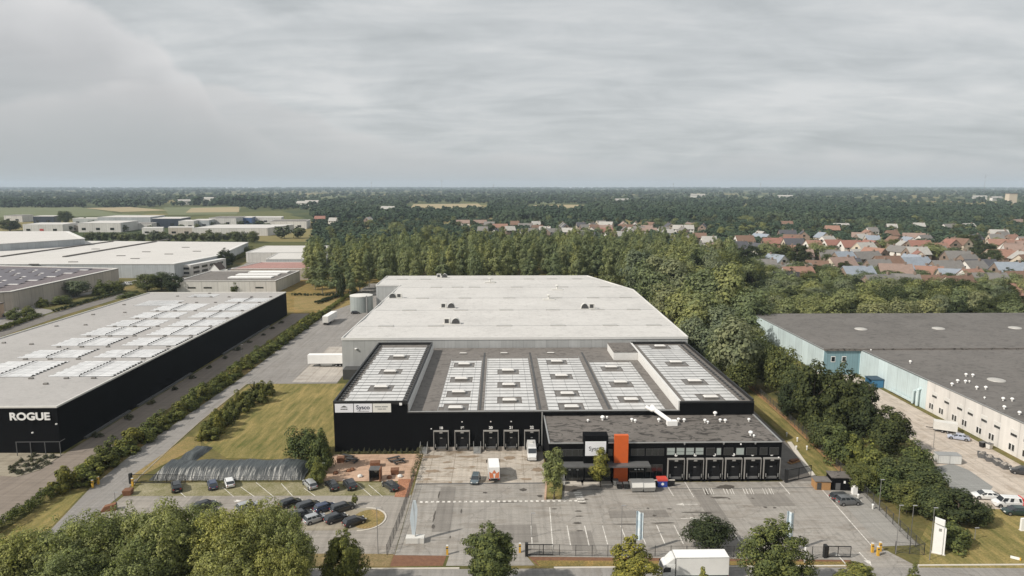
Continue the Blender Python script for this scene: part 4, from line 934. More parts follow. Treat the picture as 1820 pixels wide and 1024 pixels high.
# small buildings of the distant estate
far_b = [  # px left, px right, y base, height m, depth m, wall, roof, words
    (60, 97, 398, 9, 30, 'dark', 'white', 'dark blue hall with white roof edge'), (42, 112, 414, 8, 45, 'light', 'white', 'white hall with a small red panel on its front'),
    (100, 145, 411, 6, 40, 'beige', 'white', 'low cream hall'), (140, 215, 413, 9, 60, 'light', 'white', 'wide white hall with grey upper storey'), (175, 268, 404, 11, 60, 'grey', 'white', 'pale grey hall with a slanting roof'),
    (208, 270, 408, 6, 30, 'light', 'grey', 'low hall with glazed front'), (272, 322, 405, 10, 50, 'dark', 'white', 'white-roofed showroom with dark glass front'), (318, 345, 407, 8, 40, 'light', 'white', 'small white-roofed hall'),
    (340, 372, 405, 8, 40, 'grey', 'white', 'grey-walled hall with pale roof'), (372, 420, 402, 9, 60, 'light', 'grey', 'long pale block behind the white shed'), (418, 448, 399, 8, 40, 'blue', 'white', 'small hall with a blue front'),
    (430, 500, 397, 7, 40, 'light', 'white', 'long white hall beside the wood'), (8, 40, 395, 8, 40, 'light', 'grey', 'pale green-roofed hall among the dark trees'), (300, 345, 418, 7, 20, 'beige', 'white', 'cream shed half hidden by the hedgerow'),
    (253, 290, 417, 6, 20, 'light', 'white', 'low white shed in front of the showroom'), (480, 545, 407, 8, 50, 'light', 'grey', 'pale hall at the corner of the wood'), (130, 175, 399, 7, 30, 'grey', 'white', 'grey shed behind the cream hall')]
WM = dict(dark=ribbed('dark_front', (.035, .045, .065), 3., .1, .4, panel=6.), light=M['lightwall'], beige=M['beige_wall'], grey=M['grey_wall'], blue=ribbed('blue_front', (.07, .12, .24), 3., .1, .5))
RM = dict(white=M['roof_white'], grey=M['felt_low'])
for xa, xb, yb, h, dep, w, r, words in far_b:
    h *= 1.3; p0, p1 = G(xa, yb), G(xb, yb); y = (p0[1] + p1[1]) / 2
    o = hall('estate_hall', words + ' in the distant industrial estate', [(p0[0], y), (p1[0], y), (p1[0] - 8, y + dep), (p0[0] - 8, y + dep)], h, WM[w], RM[r], cat='hall')
    o['group'] = 'halls of the distant estate'
    n = max(2, int((p1[0] - p0[0]) / 14))
    for k in range(n):
        x = p0[0] + (p1[0] - p0[0]) * (k + .25) / n; q = MB(); q.box(x, x + 5, y - .2, y - .01, h * .25, h * .5); q.build('window', mat('red_panel', (.45, .06, .05), .6, .1) if ('red panel' in words and k == 1) else M['pane_dark'], o)

# ------------------------------------------------------------------ foliage meshes
M['leaf_olive'] = leafy('leaf_olive', (.225, .242, .110), .35, (1.2, 1.2, .9), .35)
M['leaf_green'] = leafy('leaf_green', (.105, .128, .050), .35, trans=.25)
M['leaf_dark'] = leafy('leaf_dark', (.042, .056, .026), .3, trans=.2)
M['leaf_belt'] = leafy('leaf_belt', (.088, .108, .048), .3, trans=.25)
M['leaf_poplar'] = leafy('leaf_poplar', (.180, .205, .108), .2, (1.15, 1.15, .95), .3)
M['leaf_willow'] = leafy('leaf_willow', (.185, .205, .130), .22, (1.15, 1.15, 1.0), .3)
M['leaf_hedge'] = leafy('leaf_hedge', (.105, .122, .040), .45, (1.3, 1.2, .8))
M['leaf_shrub'] = leafy('leaf_shrub', (.108, .118, .036), .4, (1.3, 1.15, .8))
M['leaf_far'] = leafy('leaf_far', (.072, .088, .044), .35, (1.25, 1.15, .9), 0)
M['leaf_yellow'] = leafy('leaf_yellow', (.145, .155, .048), .4)
M['leaf_grey'] = leafy('leaf_grey', (.075, .078, .05), .4, (1.2, 1.2, 1.1), .1)

def woods_mat():
    m, t, b = base_mat('leaf_woods', .8, 0., .1); v = coords(t, (1, .35, 1)); g = t.nodes.new('ShaderNodeNewGeometry')
    a = noise(t, v, .004, 5, .6); c = noise(t, v, .03, 4, .6)
    k = math_node(t, 'ADD', math_node(t, 'MULTIPLY', a, .6), math_node(t, 'MULTIPLY', c, .4))
    c0 = ramp(t, k, [(.36, (.032, .054, .034)), (.5, (.052, .078, .046)), (.64, (.088, .112, .062))])
    t.links.new(mixc(t, 1., c0, ramp(t, g.outputs['Random Per Island'], [(0., (.88,) * 3), (1., (1.14,) * 3)]), 'MULTIPLY'), b.inputs['Base Color']); return m
M['leaf_woods'] = woods_mat()
def leaf_mesh(name, seed, cen, rad, per, size, m, up=.25, flat=.8, squash=1.0, extra=None, cohere=0.):
    """cen (n,3) clump centres, rad (n,) clump radii -> scattered leaf quads facing outward from each clump"""
    r = np.random.default_rng(seed)
    cen = np.asarray(cen, float); rad = np.asarray(rad, float)
    per = np.maximum(3, (per * (rad / rad.mean()) ** 2).astype(int)) if np.isscalar(per) else per
    idx = np.repeat(np.arange(len(cen)), per); n = len(idx)
    d = r.normal(size=(n, 3)); d[:, 2] += up; d /= np.linalg.norm(d, axis=1)[:, None]
    rr = rad[idx] * (1 - .45 * r.random(n) ** 1.6)
    p = cen[idx] + d * rr[:, None] * np.array([1, 1, squash])
    if cohere:
        c0 = cen.mean(0); ext = np.maximum(cen.std(0) * 1.8, .1); e = (p - c0) / ext; e /= np.linalg.norm(e, axis=1)[:, None] + 1e-6; d = d * (1 - cohere) + e * cohere
    nn = d + r.normal(size=(n, 3)) * (1 - flat) + np.array([0, 0, .2]); nn /= np.linalg.norm(nn, axis=1)[:, None]
    t = np.cross(nn, r.normal(size=(n, 3))); t /= np.linalg.norm(t, axis=1)[:, None]; w = np.cross(nn, t)
    s = size * (.55 + .9 * r.random(n))[:, None]; a = s * .5; b_ = s * .5 * (.55 + .4 * r.random(n))[:, None]
    V_ = np.stack([p - t * a, p - w * b_ + nn * a * .15, p + t * a, p + w * b_ + nn * a * .15], 1).reshape(-1, 3)
    me = bpy.data.meshes.new(name)
    nv0 = nf0 = 0; ev = np.zeros((0, 3)); ef = []; 
    if extra is not None: ev = np.array(extra.v); ef = extra.f
    Vall = np.concatenate([V_, ev]); me.vertices.add(len(Vall)); me.vertices.foreach_set('co', Vall.astype(np.float32).ravel())
    lp = np.arange(4 * n); es = np.array([q + 4 * n for f in ef for q in f], int) if ef else np.zeros(0, int)
    me.loops.add(4 * n + len(es)); me.loops.foreach_set('vertex_index', np.concatenate([lp, es]).astype(np.int32))
    ls = np.concatenate([np.arange(n) * 4, 4 * n + np.cumsum([0] + [len(f) for f in ef])[:len(ef)]]).astype(np.int32)
    me.polygons.add(n + len(ef)); me.polygons.foreach_set('loop_start', ls)
    me.materials.append(m)
    if ef:
        me.materials.append(M['trunk']); me.polygons.foreach_set('material_index', np.array([0] * n + [1] * len(ef), np.int32))
    me.update(calc_edges=True); me.validate(); return me
def clumps_round(seed, w, h, z0, n, top=1.0, surf=.55, shape='round', k=.24):
    """clump centres filling an uneven crown of width w and height h whose underside is at z0"""
    r = np.random.default_rng(seed); C = []; Rr = []
    lob = r.random(3) * 6.28
    while len(C) < n:
        d = r.normal(size=3); d /= np.linalg.norm(d); q = surf + (1 - surf) * r.random() ** .6
        ang = math.atan2(d[1], d[0]); wob = 1 + .14 * math.sin(2 * ang + lob[0]) + .10 * math.sin(3 * ang + lob[1] + 3 * d[2]) + .08 * r.normal()
        x, y, z = d * q * wob
        if shape == 'plume':
            a_ = r.integers(0, 6) * 1.047 + lob[0]; u = r.random(); rr_ = .30 * (1 - u) ** .45 * min(1, u * 5 + .3); th = r.random() * 6.28; off = .36 * (.4 + .6 * ((a_ * 7.3) % 1)) * (1 - .45 * u)
            C.append(((math.cos(a_) * off + math.cos(th) * rr_ * r.random() ** .5) * w, (math.sin(a_) * off + math.sin(th) * rr_ * r.random() ** .5) * w, z0 + h * (.03 + .93 * u * (.82 + .18 * ((a_ * 3.7) % 1))))); Rr.append(w * k * (.5 + .5 * (1 - u)) * r.uniform(.7, 1.2)); continue
        u = (z + 1) / 2
        if shape == 'cone': f = max(.12, 1.12 - u) ** .75 * (1 if u > .12 else .75); x *= f * 1.15; y *= f * 1.15
        elif shape == 'egg': f = 1.15 * max(.02, 1 - u) ** .35 * (.6 + .4 * min(1, u * 3)) + .12; x *= f; y *= f
        elif shape == 'dome': z = abs(z) * 2 - 1
        C.append((x * w / 2 * .8, y * w / 2 * .8, z0 + (z + 1) / 2 * h * .9 + h * .04)); Rr.append(w * k * (.6 + .6 * r.random()) * (1 if shape == 'round' else (.55 + .45 * (1 - u))))
    return np.array(C), np.array(Rr)
def trunk_mb(seed, h, r0, w, limbs=5, z0=.35, top=.85):
    r = random.Random(seed); b = MB(); pts = []; x = y = 0
    for k in range(5):
        pts.append((x, y, h * top * k / 4)); x += r.uniform(-.03, .03) * h * .4; y += r.uniform(-.03, .03) * h * .4
    for k in range(4): b.cyl(pts[k], pts[k + 1], r0 * (1 - .2 * k), r0 * (1 - .2 * (k + 1)), 7)
    for k in range(limbs):
        t = z0 + (top - z0 - .1) * k / max(1, limbs - 1); a = k * 2.4 + r.random()
        i = min(3, int(t / top * 4)); p = Vector(pts[i]).lerp(Vector(pts[i + 1]), t / top * 4 - i)
        l = w * .36 * (1.1 - t); e = p + Vector((math.cos(a) * l, math.sin(a) * l, l * .75)); b.cyl(tuple(p), tuple(e), r0 * .42 * (1 - t * .5), r0 * .1, 5)
    return b
TREE = {}
def tree_kind(key, m, w, h, z0, n, per, size, shape='round', k=.24, r0=.2, surf=.55, variants=3, trunk='trunk', seed=0, flat=.8, limbs=5, cohere=.45):
    L_ = []
    for v in range(variants):
        s = seed + v * 17 + len(TREE) * 101
        C, Rr = clumps_round(s, w, h - z0, z0, n, surf=surf, shape=shape, k=k)
        tb = trunk_mb(s, h, r0, w, limbs, max(.15, z0 / h))
        L_.append((leaf_mesh(key + '_crown', s, C, Rr, per, size, M[m], flat=flat, cohere=cohere), tb.mesh(key + '_trunk', M[trunk]), leaf_mesh(key + '_tree', s, C, Rr, per, size, M[m], flat=flat, extra=tb, cohere=cohere), w, h))
    TREE[key] = L_
tree_kind('big_olive', 'leaf_olive', 13, 17, 3.5, 620, 84, .26, k=.075, r0=.32, surf=.25, variants=3, limbs=8, flat=.8, cohere=.2)
tree_kind('street', 'leaf_green', 8.4, 14.6, 2.0, 150, 140, .27, 'egg', k=.13, r0=.2, surf=.4, variants=3)
tree_kind('street_olive', 'leaf_yellow', 7.0, 12.6, 2.2, 80, 140, .32, 'egg', k=.155, r0=.18, surf=.4, variants=2)
tree_kind('column', 'leaf_olive', 4.4, 13, 1.8, 70, 90, .30, 'round', k=.19, r0=.14, surf=.3, variants=1)
tree_kind('young', 'leaf_yellow', 4.9, 11, 1.6, 60, 80, .30, 'cone', k=.19, r0=.12, surf=.35, variants=1)
tree_kind('roundtree', 'leaf_dark', 7.8, 8.2, 1.6, 70, 120, .32, k=.17, r0=.16, surf=.45, variants=1)
tree_kind('belt', 'leaf_belt', 10, 13, 1.0, 70, 90, .50, k=.17, r0=.22, surf=.45, variants=4)
tree_kind('belt_dark', 'leaf_dark', 9, 13, .6, 80, 90, .44, 'egg', k=.16, r0=.22, surf=.45, variants=3)
tree_kind('bushy', 'leaf_green', 8, 6.5, .2, 50, 80, .42, 'dome', k=.18, r0=.14, surf=.5, variants=3)
tree_kind('willow', 'leaf_willow', 11, 15, 1.5, 60, 75, .65, k=.18, r0=.25, surf=.5, variants=3)
tree_kind('mixed', 'leaf_poplar', 11, 15, 2, 50, 60, .75, k=.19, r0=.22, surf=.5, variants=4)
tree_kind('poplar', 'leaf_poplar', 11.5, 29, 6, 64, 74, .75, 'plume', k=.185, r0=.3, variants=5, trunk='pale_trunk', flat=.86)
tree_kind('far', 'leaf_far', 11, 12, .8, 26, 26, 1.4, k=.2, r0=.22, surf=.5, variants=4)
def plant(key, name, x, y, label, cat='tree', w=None, h=None, group=None, rng=random, single=False, v=None, m=None):
    L_ = TREE[key]; cr, tr, sg, w0, h0 = L_[rng.randrange(len(L_)) if v is None else v % len(L_)]
    sc = ((w or w0) / w0, (w or w0) / w0 * rng.uniform(.92, 1.08), (h or h0) / h0); rz = rng.uniform(0, 6.283)
    if single:
        o = obj(name, sg); o.location = (x, y, 0); o.rotation_euler = (0, 0, rz); o.scale = sc; return tag(o, label, cat, group)
    o = thing(name, label, cat, (x, y, 0), rz, group); o.scale = sc
    obj('crown', cr, o); obj('trunk', tr, o); return o
def plant_px(key, name, bx, by, top, wpx, label, group=None, cat='tree', rng=random, single=False, v=None):
    x, y = G(bx, by); sc = (by - 330) / H; h = (by - top) / sc * .98; w = wpx / sc
    return plant(key, name, x, y, label, cat, w, h, group, rng, single, v)
T = random.Random(5)
# street trees along the near side of the road
for i, (px, top, y, w) in enumerate(((12, 938, 84.5, 11), (78, 928, 87, 11), (150, 903, 86, 12), (212, 898, 88.5, 12), (282, 888, 86.5, 12.5), (345, 893, 89, 12), (408, 890, 86.5, 12.5), (462, 886, 88.5, 11.5), (506, 902, 87, 9.5), (250, 940, 82.5, 12), (120, 960, 81.5, 12), (400, 945, 82.5, 12), (490, 960, 83, 9.5))):
    a, b_, c = ray(px, top); t = y / b_
    plant('big_olive', 'roadside_tree', a * t, y, ('%s tree from the left in the back row of the merged olive-green roadside canopy' % ORD[i] if i < 9 else '%s tree from the left in the front row of the merged olive-green roadside canopy' % ORD[[1, 0, 2, 3][i - 9]]), w=w, h=(H + c * t) * .965, group='trees along the road', rng=T, v=i)
for key, px, top, y, w, words in (('street', 607, 938, 90.5, 7.4, 'dark green cone-shaped roadside tree beside the broad olive trees'), ('street', 873, 927, 92.5, 9.0, 'dark green cone-shaped roadside tree in the middle of the yard entrance'), ('street_olive', 1126, 953, 91.5, 7.4, 'yellow-green roadside tree beside the cab of the white lorry'),
        ('street', 1380, 910, 91.0, 9.6, 'tallest cone-shaped roadside tree, right of the white lorry'), ('street_olive', 1533, 1006, 89.5, 8.2, 'low light green treetop at the bottom edge by the right gate'), ('street_olive', 1628, 1001, 88.0, 3.0, 'thin treetop poking up at the bottom edge below the right lamp post'), ('street_olive', 1250, 1009, 88.0, 4.0, 'small treetop in front of the white lorry')):
    a, b_, c = ray(px, top); t = y / b_; plant(key, 'roadside_tree', a * t, y, words, w=w, h=H + c * t, group='trees along the road', rng=T)
plant_px('column', 'slender_tree', 984, 888, 785, 44, 'slender leaning tree on the grass island left of the office', rng=T)
plant_px('young', 'young_tree', 1067, 866, 786, 47, 'light green young tree in front of the white office sign', rng=T)
plant_px('roundtree', 'round_tree', 1256, 978, 916, 86, 'round dark tree inside the yard fence behind the white lorry', rng=T)
plant_px('street_olive', 'sapling', 631, 899, 876, 12, 'thin sapling on the car park island', rng=T)
# shrubs by the black wall and along the lawn
plant_px('bushy', 'large_shrub', 540, 812, 757, 72, 'large round shrub against the left end of the black depot', rng=T); plant_px('bushy', 'large_shrub', 572, 838, 765, 54, 'tall dark shrub in front of the black depot corner', rng=T); plant_px('bushy', 'large_shrub', 566, 858, 815, 40, 'lower shrub at the end of the black tarpaulin bank', rng=T)
def shrub_row(pts, key, name, label, group, wr, hr, rng, jit=.6):
    for i, (x, y) in enumerate(pts):
        plant(key, name, x + rng.uniform(-jit, jit), y + rng.uniform(-jit, jit), label % ORD[i] if '%s' in label else label, 'shrub', rng.uniform(*wr), rng.uniform(*hr), group, rng)
tree_kind('shrub', 'leaf_shrub', 3.6, 2.6, .05, 34, 60, .26, 'dome', k=.17, r0=.06, surf=.35, variants=4)
tree_kind('shrub_dark', 'leaf_hedge', 3.6, 2.8, .05, 34, 60, .26, 'dome', k=.17, r0=.06, surf=.5, variants=4)
tree_kind('lowshrub', 'leaf_grey', 1.7, 1.0, .02, 14, 36, .16, 'dome', k=.18, r0=.03, surf=.5, variants=3)
pts = [G(*p) for p in ((362, 783), (378, 780), (372, 768), (392, 768), (388, 756), (404, 758), (398, 745), (415, 745), (412, 733), (430, 733), (426, 722), (443, 722), (440, 712), (456, 712), (470, 715), (462, 702), (478, 703))]
shrub_row(pts, 'shrub', 'shrub', '%s shrub from the near end of the double row beside the lawn', 'shrubs beside the lawn', (4.0, 5.6), (2.8, 4.2), T, .4)
sp_ = thing('spiky_plant', 'dark spiky palm-like shrub at the far end of the lawn shrubs', 'shrub', (*G(452, 703), 0)); b = MB()
for k in range(70):
    a = T.uniform(0, 6.28); e = T.uniform(.1, 1.4); l = T.uniform(2.2, 3.6); d = Vector((math.cos(a) * math.cos(e), math.sin(a) * math.cos(e), math.sin(e))); n = Vector((-math.sin(a), math.cos(a), 0)) * .09; q = d * l; b.quad(tuple(-n + Vector((0, 0, 1.2))), tuple(n + Vector((0, 0, 1.2))), tuple(n * .3 + q + Vector((0, 0, 1.1))), tuple(-n * .3 + q + Vector((0, 0, 1.1))))
b.build('leaves', M['leaf_dark'], sp_); b = MB(); b.cyl((0, 0, 0), (0, 0, 1.4), .25, .2, 8); b.build('stem', M['trunk'], sp_)
# hedge between the black warehouse and the drive
def hedge(name, label, pts, w, h, m, seed, size=.24, dens=40):
    r = np.random.default_rng(seed); C = []; Rr = []
    for (x0, y0), (x1, y1) in zip(pts, pts[1:]):
        L_ = math.hypot(x1 - x0, y1 - y0); n = int(L_ * w * h * 2.2)
        for k in range(n):
            t = r.random(); C.append((x0 + (x1 - x0) * t + r.uniform(-w / 2, w / 2), y0 + (y1 - y0) * t, r.uniform(.3, 1) * h * (.92 + .1 * math.sin(t * L_ * .7)))); Rr.append(r.uniform(.35, .6))
    o = obj(name, leaf_mesh(name, seed, C, Rr, dens, size, M[m], squash=.8)); return tag(o, label, 'hedge')
hedge('clipped_hedge', 'long clipped hedge between the neighbouring yard and the drive', [(-88.4, 101), (-88.2, 114), (-87.2, 131)], 2.3, 2.2, 'leaf_hedge', 3)
hedge('clipped_hedge', 'clipped dark hedge along the drive beyond the mixed shrubs', [(-83.7, 178), (-83.4, 200), (-83.2, 212)], 1.6, 1.5, 'leaf_green', 4)
hedge('clipped_hedge', 'low far hedge between the drive and the bare field', [(-83.0, 300), (-83.0, 345), (-82.5, 388)], 2.2, 1.7, 'leaf_green', 5, .35, 26)
hedge('clipped_hedge', 'short dark hedge crossing the bare field', [G(562, 541), G(603, 527)], 2.6, 1.6, 'leaf_dark', 6, .35, 26)
hedge('clipped_hedge', 'hedge at the top of the bare field', [G(520, 526), G(600, 526)], 1.6, 1.4, 'leaf_dark', 16, .35, 26)
pts = []
for k in range(44):
    y = 129.5 + k * 3.9 + (k > 20) * (k - 20) * .6; pts.append((-86.3 + 1.3 * (k % 2) + min(1.6, k * .05), y))
for i, (x, y) in enumerate(pts):
    plant('shrub_dark' if i % 3 else 'shrub', 'hedge_shrub', x + T.uniform(-.5, .5), y + T.uniform(-.8, .8), '%s shrub from the road in the leafy strip between black warehouse and drive' % ORD[i], 'shrub', T.uniform(5.0, 6.8) * (1.1 if i < 10 else 1), T.uniform(2.8, 4.2) * (1.25 if i < 8 else 1), 'shrubs between the black warehouse and the drive', T)
for i in range(12):
    x, y = -96.6 + T.uniform(-.6, .6), 160 + i * 12.5; plant('lowshrub', 'wall_shrub', x, y, '%s low shrub from the near corner along the black warehouse wall' % ORD[i], 'shrub', T.uniform(2.4, 3.6), T.uniform(.9, 1.6), 'low shrubs along the black warehouse wall', T)
for i, (px, py) in enumerate(((22, 840), (38, 842), (50, 838), (28, 830), (44, 831), (58, 829), (66, 834), (36, 822), (56, 820), (72, 822), (80, 826), (96, 814), (60, 812), (80, 815), (20, 834))):
    x, y = G(px, py); plant('lowshrub', 'bed_shrub', x, y, 'clipped grey-green cushion shrub in the curved bed before the black warehouse', 'shrub', T.uniform(1.8, 2.5), T.uniform(.9, 1.3), 'cushion shrubs in the curved bed', T)
for i in range(15):
    x = -35.8 + i * 1.22; plant('lowshrub', 'wall_plant', x, 147.9, 'small pale plant in the row at the foot of the black depot wall', 'plant', T.uniform(.8, 1.2), T.uniform(.7, 1.5), 'plants along the foot of the black depot wall', T)
hedge('yard_hedge', 'narrow brown hedge on the wall between terrace and loading yard', [(-17.9, 148.5), (-18.0, 133)], .8, 1.7, 'leaf_grey', 7, .2, 26)
# belt of trees between the depot and the blue warehouse
belt = [('belt', 1385, 705, 604, 66), ('belt', 1413, 722, 640, 60), ('belt_dark', 1440, 770, 622, 84), ('belt_dark', 1492, 782, 636, 82), ('belt_dark', 1535, 790, 664, 76), ('belt_dark', 1577, 806, 710, 84), ('belt', 1362, 690, 610, 56), ('bushy', 1495, 822, 758, 78), ('bushy', 1548, 848, 788, 84), ('bushy', 1626, 838, 786, 76),
        ('belt', 1600, 872, 808, 84), ('belt', 1643, 890, 826, 84), ('bushy', 1580, 885, 832, 74), ('belt_dark', 1700, 932, 858, 94), ('bushy', 1692, 968, 925, 78), ('belt', 1655, 925, 858, 66), ('belt', 1612, 910, 850, 66), ('belt', 1460, 800, 735, 60), ('belt_dark', 1405, 745, 668, 66), ('belt', 1525, 870, 815, 60), ('belt_dark', 1465, 740, 650, 76), ('belt_dark', 1515, 760, 660, 80), ('belt', 1740, 935, 890, 50), ('bushy', 1520, 830, 775, 60)]
W_ = {'belt': 'olive green tree', 'belt_dark': 'dense dark tree', 'bushy': 'spreading bushy tree'}
cnt = {}
for key, bx, by, top, w in sorted(belt, key=lambda q: -q[2]):
    i = cnt[key] = cnt.get(key, -1) + 1; plant_px(key, 'belt_tree', bx, by, top, w, '%s, %s of its kind from the road in the belt beside the office' % (W_[key], ORD[i]), 'trees of the belt beside the office', rng=T)
mid = [('willow', 1303, 690, 556, 92), ('willow', 1262, 650, 572, 74), ('belt', 1335, 670, 590, 66), ('mixed', 1236, 620, 535, 74), ('mixed', 1216, 590, 510, 70), ('willow', 1182, 575, 505, 66), ('willow', 1283, 625, 535, 76), ('mixed', 1318, 620, 545, 70), ('mixed', 1152, 550, 465, 66), ('willow', 1195, 550, 455, 74), ('mixed', 1245, 575, 480, 80), ('mixed', 1290, 580, 470, 76), ('willow', 1132, 535, 440, 66), ('mixed', 1250, 600, 520, 70), ('mixed', 1330, 590, 505, 70), ('willow', 1165, 540, 450, 66), ('mixed', 1215, 545, 455, 70), ('belt', 1345, 640, 575, 60), ('willow', 1228, 640, 560, 60), ('belt', 1280, 670, 600, 60), ('belt', 1318, 700, 630, 60)]
W2 = {'belt': 'dark olive tree', 'willow': 'pale silvery-green tree', 'mixed': 'mid-green tree'}; cnt = {}
for key, bx, by, top, w in sorted(mid, key=lambda q: -q[2]):
    i = cnt[key] = cnt.get(key, -1) + 1; plant_px(key, 'copse_tree', bx, by, top, w, '%s, %s such from the front in the copse by the grey hall' % (W2[key], ORD[i]), 'trees of the copse right of the grey hall', rng=T)
# wood behind the blue warehouse
pts = []
y = 286
while y < 425:
    x = 74 + T.uniform(0, 6) if y > 300 else 108
    while x < y * .78:
        pts.append((x + T.uniform(-3, 3), y + T.uniform(-3, 3))); x += T.uniform(10.5, 13.5)
    y += 11.5
for x, y in pts:
    if x < 66 + (y - 286) * .15 and y < 318: continue
    pxx = 888 + x / y * 1213
    hh_ = (11.5 + (13 if pxx < 1300 else 13 * max(0, (1380 - pxx) / 80)) if y > 350 else 12.5 + (4 if pxx < 1330 else 0)) * T.uniform(.85, 1.12)
    if pxx > 1500 and y > 385: hh_ *= .72
    key = T.choice(['mixed', 'mixed', 'belt', 'belt_dark', 'willow'])
    plant(key, 'wood_tree', x, y, 'leafy tree in the dense wood behind the blue warehouse', 'tree', T.uniform(10, 13.5), hh_, 'trees of the wood behind the blue warehouse', T)
# poplar wood behind the grey hall
n_p = 0; row = 0; y = 378.0
while y < 570:
    x0, x1 = -y * .275 + (8 if y < 400 else 0), min(y * .37, 150)
    x = x0 + T.uniform(0, 6)
    while x < x1:
        if not (x < -48 and y < 392) and not (x < -88 and y < 430 and T.random() < .3):
            hgt = T.uniform(24, 29.5) - (1.5 if y > 470 else 0) - (4 if x < -85 else 0) - (T.random() < .25) * T.uniform(2, 7)
            plant('poplar' if T.random() < .86 else 'mixed', 'poplar_tree', x + T.uniform(-3, 3), y + T.uniform(-3, 3), 'tall grey-green poplar in the wood behind the white-roofed grey hall', 'tree', T.uniform(9.0, 12.0), hgt, 'poplars of the wood behind the grey hall', T, single=row > 2); n_p += 1
        x += T.uniform(12.5, 16.5)
    y += 14.5; row += 1
for bx, by, top, w in ((573, 522, 462, 34), (598, 525, 460, 40), (622, 527, 470, 30), (640, 520, 468, 34), (560, 515, 468, 30)):
    plant_px('poplar', 'poplar_tree', bx, by, top, w, 'tall grey-green poplar with bare lower trunk at the near left corner of the wood', 'poplars at the near corner of the wood', rng=T)
plant_px('belt_dark', 'conifer', 607, 533, 478, 22, 'dark narrow conifer at the near left corner of the wood', rng=T)
# trees on the left side
for key, bx, by, top, w, words in (('belt', 262, 519, 484, 44, 'left tree of the dense clump behind the black warehouse'), ('belt_dark', 310, 520, 485, 48, 'right dark tree of the dense clump behind the black warehouse'), ('belt', 288, 516, 482, 44, 'middle tree of the dense clump behind the black warehouse'), ('willow', 137, 527, 497, 46, 'pale round tree behind the brick gatehouse'), ('bushy', 180, 523, 500, 40, 'low dark bush right of the pale round tree'), ('bushy', 205, 520, 498, 36, 'low bush by the parked van behind the black warehouse'), ('belt', 262, 481, 458, 20, 'thin tree left of the white office building'), ('belt', 240, 484, 462, 24, 'tree at the end of the solar warehouse'), ('bushy', 418, 520, 502, 20, 'small round bush against the white workshop'), ('belt', 116, 398, 373, 26, 'dark tree beside the dark blue hall in the distance'), ('belt_dark', 18, 411, 388, 44, 'dark trees clump at the far left edge'), ('bushy', 385, 472, 460, 44, 'bush strip on the bank below the white warehouse'), ('bushy', 440, 452, 438, 40, 'bush at the far end of the bank below the white warehouse'), ('belt', 452, 432, 410, 22, 'dark tree at the corner of the white warehouse'), ('far', 505, 424, 399, 30, 'leafy tree beside the long white shed'), ('far', 530, 424, 402, 26, 'leafy tree between the white shed and the wood'), ('bushy', 25, 568, 548, 30, 'pale bush beside the parked cars on the far left'), ('bushy', 50, 562, 545, 34, 'bush in the hedge line beside the far left car park'), ('bushy', 8, 545, 530, 40, 'shrub before the brick gatehouse wall'), ('bushy', 75, 545, 530, 30, 'dark shrub right of the brick gatehouse'), ('bushy', 235, 528, 518, 50, 'trimmed hedge block behind the black warehouse'), ('bushy', 110, 540, 525, 40, 'dark hedge bush right of the gatehouse garden')):
    plant_px(key, 'estate_tree', bx, by, top, w, words, rng=T)
for i in range(27):
    px = 150 + i * 11.5; x, y = G(px, 430 - .01 * i); plant('far' if i % 3 else 'belt', 'hedgerow_tree', x, y + T.uniform(-8, 8), '%s tree from the left in the hedgerow behind the white warehouse' % ORD[i], 'tree', T.uniform(9, 13), T.uniform(8, 12.5), 'hedgerow behind the white warehouse', T, single=True)

for i, (px, py) in enumerate(((150, 398), (165, 404), (205, 402), (222, 412), (268, 410), (285, 404), (322, 412), (338, 404), (352, 410), (376, 404), (400, 408), (428, 404), (446, 408), (462, 402), (478, 410), (120, 412), (98, 404), (240, 398), (300, 399), (505, 404))):
    x, y = G(px, py); plant('far', 'estate_tree', x, y, '%s small tree from the left between the halls of the distant estate' % ORD[sorted((150, 165, 205, 222, 268, 285, 322, 338, 352, 376, 400, 428, 446, 462, 478, 120, 98, 240, 300, 505)).index(px)], 'tree', T.uniform(9, 15), T.uniform(7, 11), 'small trees of the distant estate', T, single=True)

plant('belt_dark', 'estate_tree', -202.5, 506, 'dark round tree at the corner of the white office building', 'tree', 15, 14.5, None, T)
hedge('clipped_hedge', 'dark low hedge along the road west of the black warehouse', [G(96, 556), G(150, 539), G(222, 520)], 2.0, 1.5, 'leaf_dark', 21, .32, 26)
hedge('clipped_hedge', 'pale hedge beside the far left parking area', [G(-5, 590), G(70, 562)], 2.6, 1.8, 'leaf_hedge', 22, .32, 26)
hedge('clipped_hedge', 'green hedge on the bank below the white warehouse', [(-208, 505), (-222, 600)], 4.0, 3.0, 'leaf_green', 23, .5, 18)

